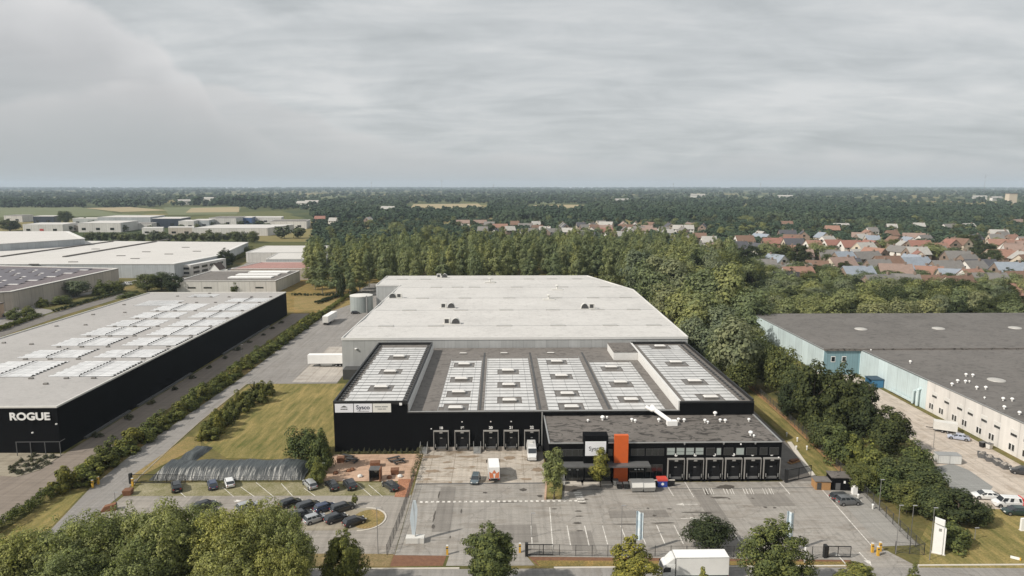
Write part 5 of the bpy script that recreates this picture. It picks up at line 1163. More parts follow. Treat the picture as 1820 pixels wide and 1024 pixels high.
# ------------------------------------------------------------------ houses of the village
ROOF = {'terracotta': (.27, .155, .115), 'red': (.25, .125, .097), 'brown': (.17, .105, .075), 'pinkish brown': (.25, .18, .15), 'grey': (.17, .16, .15), 'blue-grey': (.24, .27, .31), 'black': (.03, .03, .032), 'slate': (.075, .075, .085), 'pale grey': (.36, .345, .32)}
WALL = {'white': (.64, .61, .57), 'brick': (.22, .165, .13), 'cream': (.52, .45, .36)}
RMAT = {k: mat('tiles_' + k.replace(' ', '_').replace('-', '_'), v, .85, .2, .8) for k, v in ROOF.items()}
WMAT = {k: mat('wall_' + k, v, .85, .1) for k, v in WALL.items()}
HC = {}
def house_meshes(L_, Wd, hw, hr, ov=.5):
    key = (L_, Wd, hw, hr)
    if key in HC: return HC[key]
    w = MB(); w.box(-L_ / 2, L_ / 2, -Wd / 2, Wd / 2, 0, hw, 0, False)
    for s in (-1, 1): w.poly([(s * L_ / 2, -s * Wd / 2, hw), (s * L_ / 2, s * Wd / 2, hw), (s * L_ / 2, 0, hr)])
    r = MB(); t = .25; sl_ = (hr - hw) / (Wd / 2); xe = L_ / 2 + .3
    for s in (-1, 1):
        e = (Wd / 2 + ov); ze = hr - sl_ * e + .15
        a = [(-xe, s * e, ze), (xe, s * e, ze), (xe, 0, hr + .15), (-xe, 0, hr + .15)]
        if s > 0: a = a[::-1]
        r.poly(a); r.poly([(p[0], p[1], p[2] - t) for p in a][::-1])
        r.quad(a[0], (a[0][0], a[0][1], a[0][2] - t), (a[1][0], a[1][1], a[1][2] - t), a[1]) if s < 0 else r.quad(a[3], a[2], (a[2][0], a[2][1], a[2][2] - t), (a[3][0], a[3][1], a[3][2] - t))
        for xx in (-xe, xe): r.poly([(xx, s * e, ze), (xx, s * e, ze - t), (xx, 0, hr + .15 - t), (xx, 0, hr + .15)])
    c = MB(); c.box(L_ * .28, L_ * .28 + .9, -.5, .5, hr - .8, hr + 1.1)
    win = []
    for s in (-1, 1):
        y = s * (Wd / 2 + .03)
        for k in (-1, 0, 1): q = MB(); q.box(k * L_ * .3 - .7, k * L_ * .3 + .7, y - .03, y + .03, hw - 2.0, hw - .5); win.append(q)
    for s in (-1, 1):
        q = MB(); x = s * (L_ / 2 + .03); q.box(x - .03, x + .03, -1.1, 1.1, hw - .3, hw + 1.2); win.append(q)
    d = MB(); d.box(-.5, .5, -Wd / 2 - .06, -Wd / 2 - .005, 0, 2.2)
    HC[key] = (w, r, c, win, d); return HC[key]
MC = {}
def cm(key, mb, name, m):
    if key not in MC: MC[key] = mb.mesh(name, m)
    return MC[key]
def house(x, y, rz, roof, wall, size, label, sc=1.0, solar=False):
    o = thing('village_house', label, 'house', (x, y, 0), rz, 'houses of the village'); o.scale = (sc, sc, sc)
    w, r, c, win, d = house_meshes(*size)
    obj('wall', cm((size, 'w', wall), w, 'wall', WMAT[wall]), o); ro = obj('roof', cm((size, 'r', roof), r, 'roof', RMAT[roof]), o)
    obj('chimney', cm((size, 'c'), c, 'chimney', WMAT['brick']), ro)
    for k, q in enumerate(win): obj('window', cm((size, 'win', k), q, 'window', M['pane_dark']), o)
    obj('door', cm((size, 'd'), d, 'door', M['steel_dark']), o)
    return o
SZ = [(13, 9, 4.2, 8.2), (11, 9.5, 4.8, 9.0), (18, 9, 3.8, 7.6), (15, 10, 5.0, 9.4)]
HL = [(1277, 431, 'pinkish brown', 2), (1312, 429, 'slate', 0), (1377, 423, 'red', 2), (1399, 421, 'red', 0), (1398, 436, 'terracotta', 1), (1445, 427, 'terracotta', 1), (1480, 426, 'red', 0), (1512, 427, 'red', 3), (1372, 470, 'grey', 2), (1417, 474, 'terracotta', 3), (1397, 483, 'black', 1), (1430, 468, 'grey', 2), (1452, 463, 'brown', 1), (1495, 457, 'pinkish brown', 3), (1499, 447, 'blue-grey', 0), (1474, 444, 'grey', 0), (1524, 473, 'blue-grey', 3), (1479, 401, 'terracotta', 3), (1495, 397, 'pale grey', 2), (1396, 393, 'brown', 2), (1352, 411, 'pale grey', 1),
      (1546, 427, 'red', 0), (1634, 427, 'red', 3), (1664, 432, 'terracotta', 2), (1690, 425, 'red', 1), (1702, 446, 'grey', 3), (1778, 425, 'terracotta', 2), (1806, 427, 'terracotta', 2), (1776, 443, 'terracotta', 2), (1806, 446, 'terracotta', 2), (1742, 461, 'slate', 2), (1626, 457, 'blue-grey', 2), (1633, 446, 'red', 1), (1577, 455, 'brown', 3), (1591, 469, 'pinkish brown', 3), (1634, 472, 'blue-grey', 0), (1650, 473, 'terracotta', 0), (1682, 463, 'grey', 3), (1695, 478, 'blue-grey', 0), (1704, 490, 'brown', 3), (1758, 485, 'grey', 3), (1795, 466, 'blue-grey', 3), (1809, 482, 'brown', 0), (1561, 461, 'grey', 0), (1563, 488, 'grey', 3), (1606, 428, 'pale grey', 0), (1727, 478, 'terracotta', 1), (1817, 503, 'terracotta', 0), (1540, 447, 'grey', 2), (1655, 489, 'brown', 0), (1610, 487, 'grey', 1), (1720, 452, 'grey', 1),
      (1633, 396, 'pale grey', 0), (1721, 397, 'pale grey', 2), (1688, 398, 'grey', 2), (1809, 390, 'pinkish brown', 2), (1585, 398, 'pale grey', 1), (1550, 404, 'grey', 1),
      (906, 402, 'pale grey', 1), (934, 397, 'grey', 2), (971, 405, 'pale grey', 1), (987, 406, 'grey', 2), (1007, 405, 'pale grey', 0), (1001, 395, 'grey', 1), (1027, 413, 'grey', 0), (1046, 413, 'slate', 0), (1044, 399, 'grey', 2), (1074, 400, 'pinkish brown', 2), (1078, 405, 'red', 0), (1120, 401, 'brown', 0), (1135, 402, 'grey', 0), (1153, 405, 'pinkish brown', 2), (1205, 400, 'pale grey', 1), (1224, 400, 'pale grey', 1), (1212, 418, 'grey', 2), (1243, 414, 'brown', 0), (1234, 428, 'grey', 1), (1180, 403, 'grey', 1), (1100, 411, 'pale grey', 1), (955, 400, 'brown', 0), (1260, 420, 'pale grey', 1),
      (570, 384, 'red', 2), (592, 387, 'pale grey', 1), (655, 386, 'pale grey', 1), (823, 391, 'pinkish brown', 2), (853, 391, 'pinkish brown', 2), (889, 398, 'terracotta', 2), (870, 394, 'grey', 0)]
HR_ = random.Random(21); PLACED = []; used = {}
for px, py, roof, sz in sorted(HL, key=lambda q: -q[1]):
    sc = 1.25 if py > 415 else 1.12
    x, y = G(px, py, SZ[sz][3] * sc); wall = HR_.choice(['white', 'brick', 'cream', 'brick'] if py > 415 else ['white', 'white', 'brick'])
    rz = HR_.choice([0, 0, math.pi / 2, 0]) + R(HR_.uniform(-22, 22))
    if SZ[sz][0] > 14: rz = R(HR_.uniform(-18, 18))
    zone = 'right village, nearest the wood' if (px > 1350 and py > 452) else 'right village, middle rows' if (px > 1260 and py > 414) else 'far right among dark trees' if px > 1260 else 'hamlet above the middle of the wood' if px > 895 else 'hamlet above the left of the wood'
    PLACED.append([px, py, roof, sz, sc, x, y, wall, rz, zone])
fill = 0; tries = 0
while fill < 30 and tries < 3000:
    tries += 1; px = HR_.uniform(850, 1262); py = HR_.uniform(391, 409); sz = HR_.choice([0, 1, 2]); x, y = G(px, py, SZ[sz][3] * 1.12)
    if any(math.hypot((x - q[5]) / 24, (y - q[6]) / 20) < 1 for q in PLACED): continue
    PLACED.append([px, py, HR_.choice(['pale grey', 'grey', 'pinkish brown', 'grey', 'brown', 'slate']), sz, 1.12, x, y, HR_.choice(['white', 'white', 'brick', 'cream']), R(HR_.uniform(-30, 30)) + HR_.choice([0, math.pi / 2]), 'hamlet above the middle of the wood']); fill += 1
fill = 0; tries = 0
while fill < 46 and tries < 4000:
    tries += 1; y = HR_.uniform(440, 760); u = HR_.uniform(.36, .80); x = u * y
    if any(math.hypot((x - q[5]) / 17, (y - q[6]) / 13) < 1 for q in PLACED): continue
    roof = HR_.choice(['grey', 'brown', 'pinkish brown', 'grey', 'terracotta', 'blue-grey', 'slate', 'pale grey', 'brown']); sz = HR_.choice([0, 1, 2, 3]); py = 330 + 51 / y * FPX
    PLACED.append([888 + u * FPX, py, roof, sz, 1.2, x, y, HR_.choice(['white', 'brick', 'cream', 'brick']), R(HR_.uniform(-25, 25)) + HR_.choice([0, 0, math.pi / 2]), 'right village, nearest the wood' if py > 452 else 'right village, middle rows' if py > 414 else 'far right among dark trees']); fill += 1
for P_ in PLACED:
    same = sorted([q for q in PLACED if q[2] == P_[2] and q[9] == P_[9]], key=lambda q: q[0]); k = same.index(P_)
    lead = '%s-roofed house with %s walls' % (P_[2], P_[7])
    lab = lead + ', ' + ('' if len(same) == 1 else ORD[k] + ' such from left ') + ('only such roof ' if len(same) == 1 else '') + 'in the ' + P_[9].replace('right village, nearest the wood', 'village front rows').replace('right village, middle rows', 'village middle rows').replace('far right among dark trees', 'far right wooded part').replace('hamlet above the middle of the wood', 'hamlet beyond the poplars').replace('hamlet above the left of the wood', 'far-left hamlet')
    house(P_[5], P_[6], P_[8], P_[2], P_[7], SZ[P_[3]], lab, P_[4])
# trees between the houses
HT = [(1290, 470, 425, 46), (1330, 474, 430, 50), (1362, 468, 428, 40), (1390, 475, 432, 46), (1420, 470, 430, 40), (1448, 466, 428, 34), (1468, 482, 448, 26), (1500, 492, 462, 40), (1545, 500, 470, 44), (1580, 505, 478, 36), (1640, 505, 480, 34), (1660, 462, 432, 50), (1720, 440, 414, 44), (1745, 455, 428, 50), (1562, 447, 424, 30), (1590, 444, 424, 24), (1610, 448, 428, 30), (1640, 442, 428, 24), (1765, 470, 440, 30), (1805, 500, 478, 26), (1660, 500, 478, 36), (1715, 505, 490, 30), (1450, 498, 468, 40), (1480, 505, 475, 40), (1350, 480, 455, 50)]
for i, (bx, by, top, w) in enumerate(HT):
    plant_px(['belt', 'belt_dark', 'mixed'][i % 3], 'garden_tree', bx, by, top, w, '%s tree from the left among the village gardens' % ORD[sorted(q[0] for q in HT).index(bx)], 'garden trees of the village', rng=T)
GT = 0; tries = 0
hxy = [(q[5], q[6]) for q in PLACED]
while GT < 290 and tries < 6000:
    tries += 1; y = T.uniform(470, 1150); u = T.uniform(-.26, .80); x = u * y
    if u < .30 and y < 640: continue
    if any(abs(x - a) < 10 and -26 < y - b_ < 9 for a, b_ in hxy): continue
    px_, ok = 888 + u * 1213, True
    if y < 720 and T.random() < .5: continue
    plant(T.choice(['far', 'far', 'mixed', 'belt_dark']), 'village_tree', x, y, 'leafy tree among the houses of the distant village', 'tree', T.uniform(8, 14), T.uniform(6, 9.5) if y < 750 else T.uniform(8, 13), 'trees among the village houses', T, single=True); GT += 1

# ------------------------------------------------------------------ distant fields and woods
M['field_green'] = mat('field_green', (.12, .135, .06), .95, .15, .01); M['field_tan'] = mat('field_tan', (.31, .25, .14), .95, .12, .01)
for nm, pts, m in (('field', ((0, 386), (0, 366), (140, 368), (210, 380), (290, 383)), 'field_green'), ('field', ((150, 370), (230, 368), (300, 374), (215, 377)), 'field_tan'), ('field', ((300, 382), (420, 381), (430, 367), (290, 369)), 'field_green'), ('field', ((330, 378), (425, 377), (425, 368), (340, 370)), 'field_tan'), ('field', ((728, 372), (866, 374), (850, 362), (735, 363)), 'field_tan'), ('field', ((940, 372), (1040, 369), (1030, 364), (945, 365)), 'field_tan'), ('field', ((910, 363), (1000, 362), (1000, 358), (910, 359)), 'field_green'), ('field', ((500, 350), (600, 351), (600, 347), (500, 347)), 'field_green'), ('field', ((1300, 352), (1400, 352), (1400, 348), (1300, 348)), 'field_green')):
    w_ = [G(*p) for p in pts]; sheet(nm, w_, .08 if m == 'field_green' else .16, M[m])
def in_poly(px, py, poly):
    c = False; j = len(poly) - 1
    for i in range(len(poly)):
        if (poly[i][1] > py) != (poly[j][1] > py) and px < (poly[j][0] - poly[i][0]) * (py - poly[i][1]) / (poly[j][1] - poly[i][1]) + poly[i][0]: c = not c
        j = i
    return c
def open_land(px, py):
    """clearings of the distant plain, measured on the ground"""
    if px < 300 and 367 < py < 430: return True
    if px < 560 and 383 < py < 430: return True
    if 285 < px < 432 and 366 < py < 384: return True
    if 722 < px < 870 and 361 < py < 376: return True
    if 935 < px < 1045 and 362 < py < 373: return True
    return False
def far_woods():
    r = np.random.default_rng(77); C = []; Rr = []; B = []
    n = 0
    def add(x, y, w, h, k=9):
        d = r.normal(size=(k, 3)); d /= np.linalg.norm(d, axis=1)[:, None]; d *= (.45 + .45 * r.random(k))[:, None]
        for q in d: C.append((x + q[0] * w / 2, y + q[1] * w / 2, h * (.54 + q[2] * .42))); Rr.append(w * .23 * r.uniform(.75, 1.25)); B.append(y)
    while n < 10500:
        py = 334.9 + 108 * r.random() ** 2.35; y = H * FPX / (py - 330.0); px = r.uniform(-40, 1860); x = (px - 888) / FPX * y
        # where the plain is wooded: broad patches plus hedgerows
        patch = math.sin(x * .0019 + 1.3) + math.sin(y * .0011 + x * .0007) + math.sin(x * .0043 - y * .0021 + 2)
        if open_land(px, py): continue
        if y < 620 and px < 1240: continue
        if py > 372 and px < 556: continue
        if y < 640: continue
        if y < 1250 and any(abs(x - a) < 13 and -45 < y - b_ < 11 for a, b_ in hxy): continue
        if y < 1150 and r.random() < .35: continue
        dens = .85 if px > 1000 else .55
        near_ = y < 1900 and px > 560
        if not near_ and patch < -.5 and r.random() > .25: continue
        if not near_ and r.random() > dens + .3 * (patch > 0): continue
        k = max(1.0, y / 1700.); w = r.uniform(11, 17) * k ** .75; h = r.uniform(10, 17) * (1 + .10 * (k - 1) ** .5)
        if y < 1150: w = r.uniform(8, 12); h = r.uniform(5.5, 9.5)
        add(x, y, w, h, 9 if y < 2500 else 7); n += 1
    # the long dark plantation on the left
    for k in range(160):
        px = r.uniform(0, 150 + 335); py = r.uniform(364, 368) if px < 300 else r.uniform(361, 365); y = H * FPX / (py - 330.0)
        if 150 < px < 395 and r.random() < .75: continue
        add((px - 888) / FPX * y, y, 26, 20 if px < 300 else 27, 9)
    C = np.array(C); Rr = np.array(Rr); yy = np.array(B)
    per = np.where(yy < 1300, 26, np.where(yy < 2000, 16, np.where(yy < 3500, 8, 5))).astype(int)
    n_ = len(C)
    sizes = np.repeat(Rr, per)
    return C, Rr, per, sizes
def leaf_cloud(name, seed, C, Rr, per, m):
    r = np.random.default_rng(seed); idx = np.repeat(np.arange(len(C)), per); n = len(idx)
    d = r.normal(size=(n, 3)); d[:, 2] += .5; d /= np.linalg.norm(d, axis=1)[:, None]
    p = C[idx] + d * (Rr[idx] * (.7 + .3 * r.random(n)))[:, None]; p[:, 2] = np.maximum(p[:, 2], .6)
    nn = d * .8 + np.array([-.12, -.2, .55]) * 0 + np.array([0, 0, .5]) + r.normal(size=(n, 3)) * .12; nn /= np.linalg.norm(nn, axis=1)[:, None]
    t = np.cross(nn, r.normal(size=(n, 3))); t /= np.linalg.norm(t, axis=1)[:, None]; w = np.cross(nn, t); s = (Rr[idx] * r.uniform(.7, 1.15, n) * np.sqrt(8. / np.maximum(per[idx], 8)))[:, None]
    V_ = np.stack([p - t * s, p - w * s * .8, p + t * s, p + w * s * .8], 1).reshape(-1, 3)
    me = bpy.data.meshes.new(name); me.vertices.add(4 * n); me.vertices.foreach_set('co', V_.astype(np.float32).ravel()); me.loops.add(4 * n); me.loops.foreach_set('vertex_index', np.arange(4 * n, dtype=np.int32))
    me.polygons.add(n); me.polygons.foreach_set('loop_start', (np.arange(n) * 4).astype(np.int32)); me.materials.append(m); me.update(calc_edges=True); return obj(name, me)
C, Rr, per, _s = far_woods()
fw = leaf_cloud('distant_woods', 9, C, Rr, per, M['leaf_woods'])
tag(fw, 'dark woods and hedgerows covering the plain out to the horizon', 'woods', kind='stuff')
# far pale farms scattered in the plain, and the masts on the skyline
FH = random.Random(4)
for i, (px, py) in enumerate(((555, 364), (1395, 352), (1240, 349), (690, 378), (540, 366), (1740, 353), (1770, 355), (1105, 360), (330, 362), (375, 357))):
    x, y = G(px, py + 2); o = thing('far_farm', 'pale farm building, %s from the left in the far plain' % ORD[sorted((555, 1395, 1240, 690, 540, 1740, 1770, 1105, 330, 375)).index(px)], 'farm', (x, y, 0), R(FH.uniform(-20, 20)), 'far farms')
    s = y / 900
    b = MB(); b.box(-9 * s, 9 * s, -6, 6, 0, 9 + s); b.build('wall', WMAT['white'], o); b = MB(); b.obox((0, -3.4, 11.6 + s), ((1, 0, 0), (0, 1, .8), (0, -.8, 1)), (19 * s, 9.6, .5)); b.obox((0, 3.4, 11.6 + s), ((1, 0, 0), (0, 1, -.8), (0, .8, 1)), (19 * s, 9.6, .5)); b.build('roof', RMAT['pale grey'], o)
tw = thing('water_tower', 'pale square tower block above the trees at the far right', 'tower', (*G(1796, 361), 0)); b = MB(); b.box(-14, 14, -10, 10, 0, 32); b.build('wall', WMAT['cream'], tw); b = MB(); b.box(-15, 15, -11, 11, 32.01, 34); b.build('roof', M['felt_low'], tw)
ms = [(660, 322), (785, 318), (877, 327), (1197, 325), (1352, 324), (1752, 310)]
for i, (px, top) in enumerate(ms):
    y = 5200.0; a, b_, c = ray(px, top); t = y / b_; h = H + c * t
    o = thing('lattice_mast', '%s thin mast from the left on the skyline' % ORD[i], 'mast', (a * t, y, 0), 0, 'masts on the skyline'); b = MB(); s = 1.3
    b.cyl((0, 0, 0), (0, 0, h), s, s * .5, 4)
    b.build('pole', M['metal'], o)
    b = MB(); b.box(-5, 5, -.4, .4, h * .82, h * .84); b.box(-3.5, 3.5, -.4, .4, h * .9, h * .92); b.build('crossarm', M['metal'], o)

# ------------------------------------------------------------------ vehicles
PAINT = {'black': (.012, .012, .014), 'dark grey': (.05, .052, .056), 'grey': (.15, .155, .16), 'silver': (.42, .43, .44), 'white': (.72, .72, .71), 'dark blue': (.035, .05, .10), 'dark green': (.02, .04, .036), 'blue-grey': (.13, .165, .185), 'pale blue': (.40, .43, .52), 'anthracite': (.028, .031, .036)}
PM = {k: carpaint('paint_' + k.replace(' ', '_').replace('-', '_'), v, .35 if 'grey' in k or k == 'silver' else .1) for k, v in PAINT.items()}
M['lamp_white'] = glass('lamp_white', (.6, .6, .58), .1); M['lamp_red'] = glass('lamp_red', (.35, .02, .015), .2); M['tyre'] = mat('tyre', (.02, .02, .02), .9, .1); M['rim'] = mat('rim', (.35, .35, .36), .35, .05, metal=.7); M['plate'] = mat('plate', (.6, .58, .5), .5, .05)
# side profiles, x forward: (x, beltline z, roof z or None)
BODY = {'hatch': dict(L=4.2, W=1.78, H=1.47, hood=1.0, sx=(-.95, .05), tail=.28, bonnet=.92, deck=.98),
        'estate': dict(L=4.7, W=1.82, H=1.48, hood=1.1, sx=(-.95, .05), tail=.22, bonnet=.92, deck=1.0),
        'suv': dict(L=4.5, W=1.86, H=1.68, hood=1.1, sx=(-.85, .05), tail=.25, bonnet=1.08, deck=1.12),
        'saloon': dict(L=4.65, W=1.82, H=1.43, hood=1.1, sx=(-1.0, .05), tail=.95, bonnet=.90, deck=1.0),
        'van': dict(L=4.6, W=1.85, H=1.85, hood=1.0, sx=(-.75, .05), tail=.12, bonnet=1.1, deck=1.12)}
VC = {}
def car_meshes(kind):
    if kind in VC: return VC[kind]
    d = BODY[kind]; L_, W_, Hh = d['L'], d['W'], d['H']; xr, xf = -L_ / 2, L_ / 2
    st = [(xr, .34, .80, .74), (xr + .10, .24, .90, d['deck'] - .12), (xr + .5, .20, .97, d['deck']), (-.6, .20, 1.0, d['deck'] - .01), (.5, .20, 1.0, d['bonnet'] + .04), (xf - d['hood'], .20, .99, d['bonnet']), (xf - .35, .22, .93, d['bonnet'] - .14), (xf - .08, .26, .82, d['bonnet'] - .28), (xf, .36, .70, d['bonnet'] - .42)]
    rings = []
    for x, zb, ws, zt in st:
        hw = W_ / 2 * ws
        rings.append([(x, -hw * .94, zb), (x, hw * .94, zb), (x, hw, zb + .18), (x, hw, zb + (zt - zb) * .62), (x, hw * .95, zt - .05), (x, hw * .80, zt), (x, -hw * .80, zt), (x, -hw * .95, zt - .05), (x, -hw, zb + (zt - zb) * .62), (x, -hw, zb + .18)])
    body = MB(); body.loft(rings)
    # greenhouse in glass, roof panel and pillars in paint
    xa, xb = xr + .12, xf - d['hood'] + .12; ta, tb = xa + d['tail'] + .12, xb - .82 if kind != 'van' else xb - .55
    zb0, zb1 = d['deck'] - .05, d['bonnet'] - .02; hb, ht = W_ / 2 * .93, W_ / 2 * .74
    base = [(xa, -hb * .92, zb0), (xb, -hb * .9, zb1), (xb, hb * .9, zb1), (xa, hb * .92, zb0)]; top = [(ta, -ht * .95, Hh - .07), (tb, -ht * .95, Hh - .06), (tb, ht * .95, Hh - .06), (ta, ht * .95, Hh - .07)]
    mid0 = [(xa + (xb - xa) * .5, -hb, (zb0 + zb1) / 2)]
    gl = MB(); gl.loft([base, top])
    rf = MB(); e = .05
    rf.loft([[(ta - e, -ht - .02, Hh - .09), (tb + e, -ht - .02, Hh - .09), (tb + e, ht + .02, Hh - .09), (ta - e, ht + .02, Hh - .09)], [(ta + .05, -ht * .86, Hh), (tb - .1, -ht * .86, Hh), (tb - .1, ht * .86, Hh), (ta + .05, ht * .86, Hh)]])
    for s in (-1, 1):                                                       # pillars
        def pt(t, up): b0 = Vector(base[0 if s < 0 else 3]).lerp(Vector(base[1 if s < 0 else 2]), t); t0 = Vector(top[0 if s < 0 else 3]).lerp(Vector(top[1 if s < 0 else 2]), t); return b0.lerp(t0, up) + Vector((0, s * .012, 0))
        for t, w in ((.02, .05), (.36, .035), (.68, .035), (.985, .03)) if kind != 'van' else ((.0, .05), (.30, .14), (.66, .06), (.985, .03)):
            a = [pt(max(0, t - w), .02), pt(min(1, t + w), .02), pt(min(1, t + w * .8), .98), pt(max(0, t - w * .8), .98)]
            rf.poly([tuple(p) for p in (a if s < 0 else a[::-1])])
    wh = MB(); wh.cyl((0, -.11, 0), (0, .11, 0), .325, .325, 16); ri = MB(); ri.cyl((0, -.118, 0), (0, .118, 0), .20, .20, 12)
    zl = d['bonnet'] - .3
    parts = dict(hl=[], tl=[])
    for s in (-1, 1):
        q = MB(); q.obox((xf - .10, s * W_ * .315, zl), ((1, s * .35, 0), (-s * .35, 1, 0), (0, 0, 1)), (.14, .36, .15)); parts['hl'].append(q.mesh('headlight', M['lamp_white']))
        q = MB(); q.obox((xr + .05, s * W_ * .34, d['deck'] - .28), ((1, 0, 0), (0, 1, 0), (0, 0, 1)), (.12, .26, .2)); parts['tl'].append(q.mesh('tail_light', M['lamp_red']))
    pl_ = MB(); pl_.box(xr - .012, xr + .05, -.26, .26, .5, .61); lo = MB(); lo.box(xr + .3, xf - .3, -W_ / 2 * .92, W_ / 2 * .92, .16, .25)
    for s in (-1, 1):
        for xw in (xf - .82, xr + .82): lo.cyl((xw, s * (W_ / 2 - .03), .34), (xw, s * (W_ / 2 + .004), .34), .385, .385, 14)
    mir = MB()
    for s in (-1, 1): mir.obox((xb - .45, s * (W_ / 2 + .06), d['bonnet'] + .08), ((1, 0, 0), (0, 1, 0), (0, 0, 1)), (.12, .2, .13))
    bm_ = body.mesh('body', PM['grey'], 40)
    VC[kind] = dict(body=bm_, glass=gl.mesh('windows', M['glass']), roof=rf.mesh('roof_panel', PM['grey']), wheel=wh.mesh('wheel', M['tyre'], 40), rim=ri.mesh('rim', M['rim'], 40), plate=pl_.mesh('number_plate', M['plate']), lower=lo.mesh('underbody', M['tyre']), mir=mir.mesh('mirrors', M['tyre']), xw=(xf - .82, xr + .82), W=W_, **parts)
    return VC[kind]
PC = {}
def painted(me, colour):
    k = (me.name, colour)
    if k not in PC: c = me.copy(); c.name = me.name.split('.')[0]; c.materials[0] = PM[colour]; PC[k] = c
    return PC[k]
def car(kind, colour, px, py, ang, label, group=None, sc=1.0, name='parked_car', cat='car', xy=None):
    """ang: heading of the bonnet in degrees, 0 = +X, 90 = away from the camera"""
    x, y = xy or G(px, py); m_ = car_meshes(kind); o = thing(name, label, cat, (x, y, .055), R(ang), group); o.scale = (sc, sc, sc)
    obj('body', painted(m_['body'], colour), o); obj('windows', m_['glass'], o); obj('roof_panel', painted(m_['roof'], colour), o); obj('underbody', m_['lower'], o); obj('mirrors', m_['mir'], o); obj('number_plate', m_['plate'], o)
    for s in (-1, 1):
        for xw in m_['xw']:
            w = obj('wheel', m_['wheel'], o); w.location = (xw, s * (m_['W'] / 2 - .07), .325); obj('rim', m_['rim'], w)
    for q in m_['hl']: obj('headlight', q, o)
    for q in m_['tl']: obj('tail_light', q, o)
    return o
g1, g2, g3 = 'cars in the slanted bays below the tarpaulin bank', 'cars parked nose to nose on the car park island', 'cars in the neighbouring yard on the right'
car('suv', 'black', 314, 870, 118, 'black car, leftmost of the cars in the slanted bays', g1); car('hatch', 'dark blue', 378, 866, 118, 'dark blue car beside the white one under the tarpaulin bank', g1); car('hatch', 'white', 408, 862, 118, 'white car under the tarpaulin bank beside the dark blue one', g1)
car('estate', 'silver', 551, 865, 125, 'silver estate car, first of the three right of the empty bays', g1); car('estate', 'black', 590, 867, 122, 'black estate car between the silver one and the two-tone one', g1); car('suv', 'anthracite', 622, 866, 120, 'dark off-roader with bright windows beside the black estate car', g1); car('estate', 'dark grey', 694, 868, 128, 'dark grey car by the orange terrace ramp', g1)
car('estate', 'anthracite', 548, 904, 40, 'dark estate car, leftmost full one of the upper island row', g2); car('hatch', 'dark blue', 578, 907, 38, 'dark blue car, middle of the upper island row', g2); car('estate', 'dark grey', 609, 907, 38, 'dark grey car at the right end of the upper island row', g2)
car('hatch', 'silver', 560, 927, 38, 'pale silver hatchback in the lower island row', g2); car('hatch', 'anthracite', 597, 926, 38, 'anthracite hatchback between the pale hatchback and the last dark car', g2); car('hatch', 'black', 630, 932, 38, 'black hatchback at the right end of the lower island row', g2); car('hatch', 'black', 517, 899, 40, 'black car partly hidden by the broad trees on the island', g2); car('suv', 'dark grey', 535, 922, 38, 'dark car half under the broad trees in the lower island row', g2); car('hatch', 'black', 366, 903, 40, 'black car seen between the tops of the broad trees', g2); car('hatch', 'silver', 440, 905, 40, 'silver car mostly hidden behind the broad trees', g2)
car('hatch', 'blue-grey', 845, 856, 265, 'blue-grey hatchback alone in the loading yard beside the orange van', 'cars in the loading yard')
car('suv', 'grey', 1507, 896, 4, 'grey off-roader in front of its twin in the right-hand bays', 'cars by the bin shelter'); car('estate', 'dark grey', 1497, 889, 4, 'dark grey car behind the grey off-roader near the bin shelter', 'cars by the bin shelter')
car('saloon', 'white', 1752, 886, 168, 'white saloon, upper of the two white vehicles in the right yard', g3, 1.05); car('van', 'white', 1789, 900, 172, 'white van with red rear corner below the white saloon', g3, 1.08, 'parked_van', 'van'); car('saloon', 'dark green', 1806, 914, 172, 'dark green saloon at the right edge below the white van', g3, 1.05); car('saloon', 'pale blue', 1703, 781, 150, 'pale blue-white car behind the covered trailer by the white wall', g3); car('suv', 'dark grey', 1817, 843, 150, 'dark off-roader at the right edge beside the white wall', g3)
car('hatch', 'black', 632, 558, 10, 'small black car at the foot of the round tank', None); car('saloon', 'silver', 24, 559, 20, 'silver car in the far left car park', 'cars at the far left'); car('hatch', 'dark grey', 5, 563, 20, 'dark car at the left edge of the far left car park', 'cars at the far left'); car('van', 'white', 228, 507, 10, 'white van among bushes behind the black warehouse', 'cars at the far left', 1.1, 'parked_van', 'van')
for i, (px, py, c_) in enumerate(((255, 492, 'white'), (328, 483, 'white'), (340, 480, 'dark grey'), (385, 476, 'white'), (330, 500, 'white'))): car('hatch', c_, px, py, 30, '%s far car from the left near the white office building' % ORD[[255, 328, 330, 340, 385].index(px)], 'far cars near the white office')
v = bpy.data.objects['parked_van']; q = MB(); q.box(-2.34, -2.16, -.93, .93, .6, 1.75); q.build('rear_marking', mat('red_marking', (.62, .05, .04), .4, .05), v)

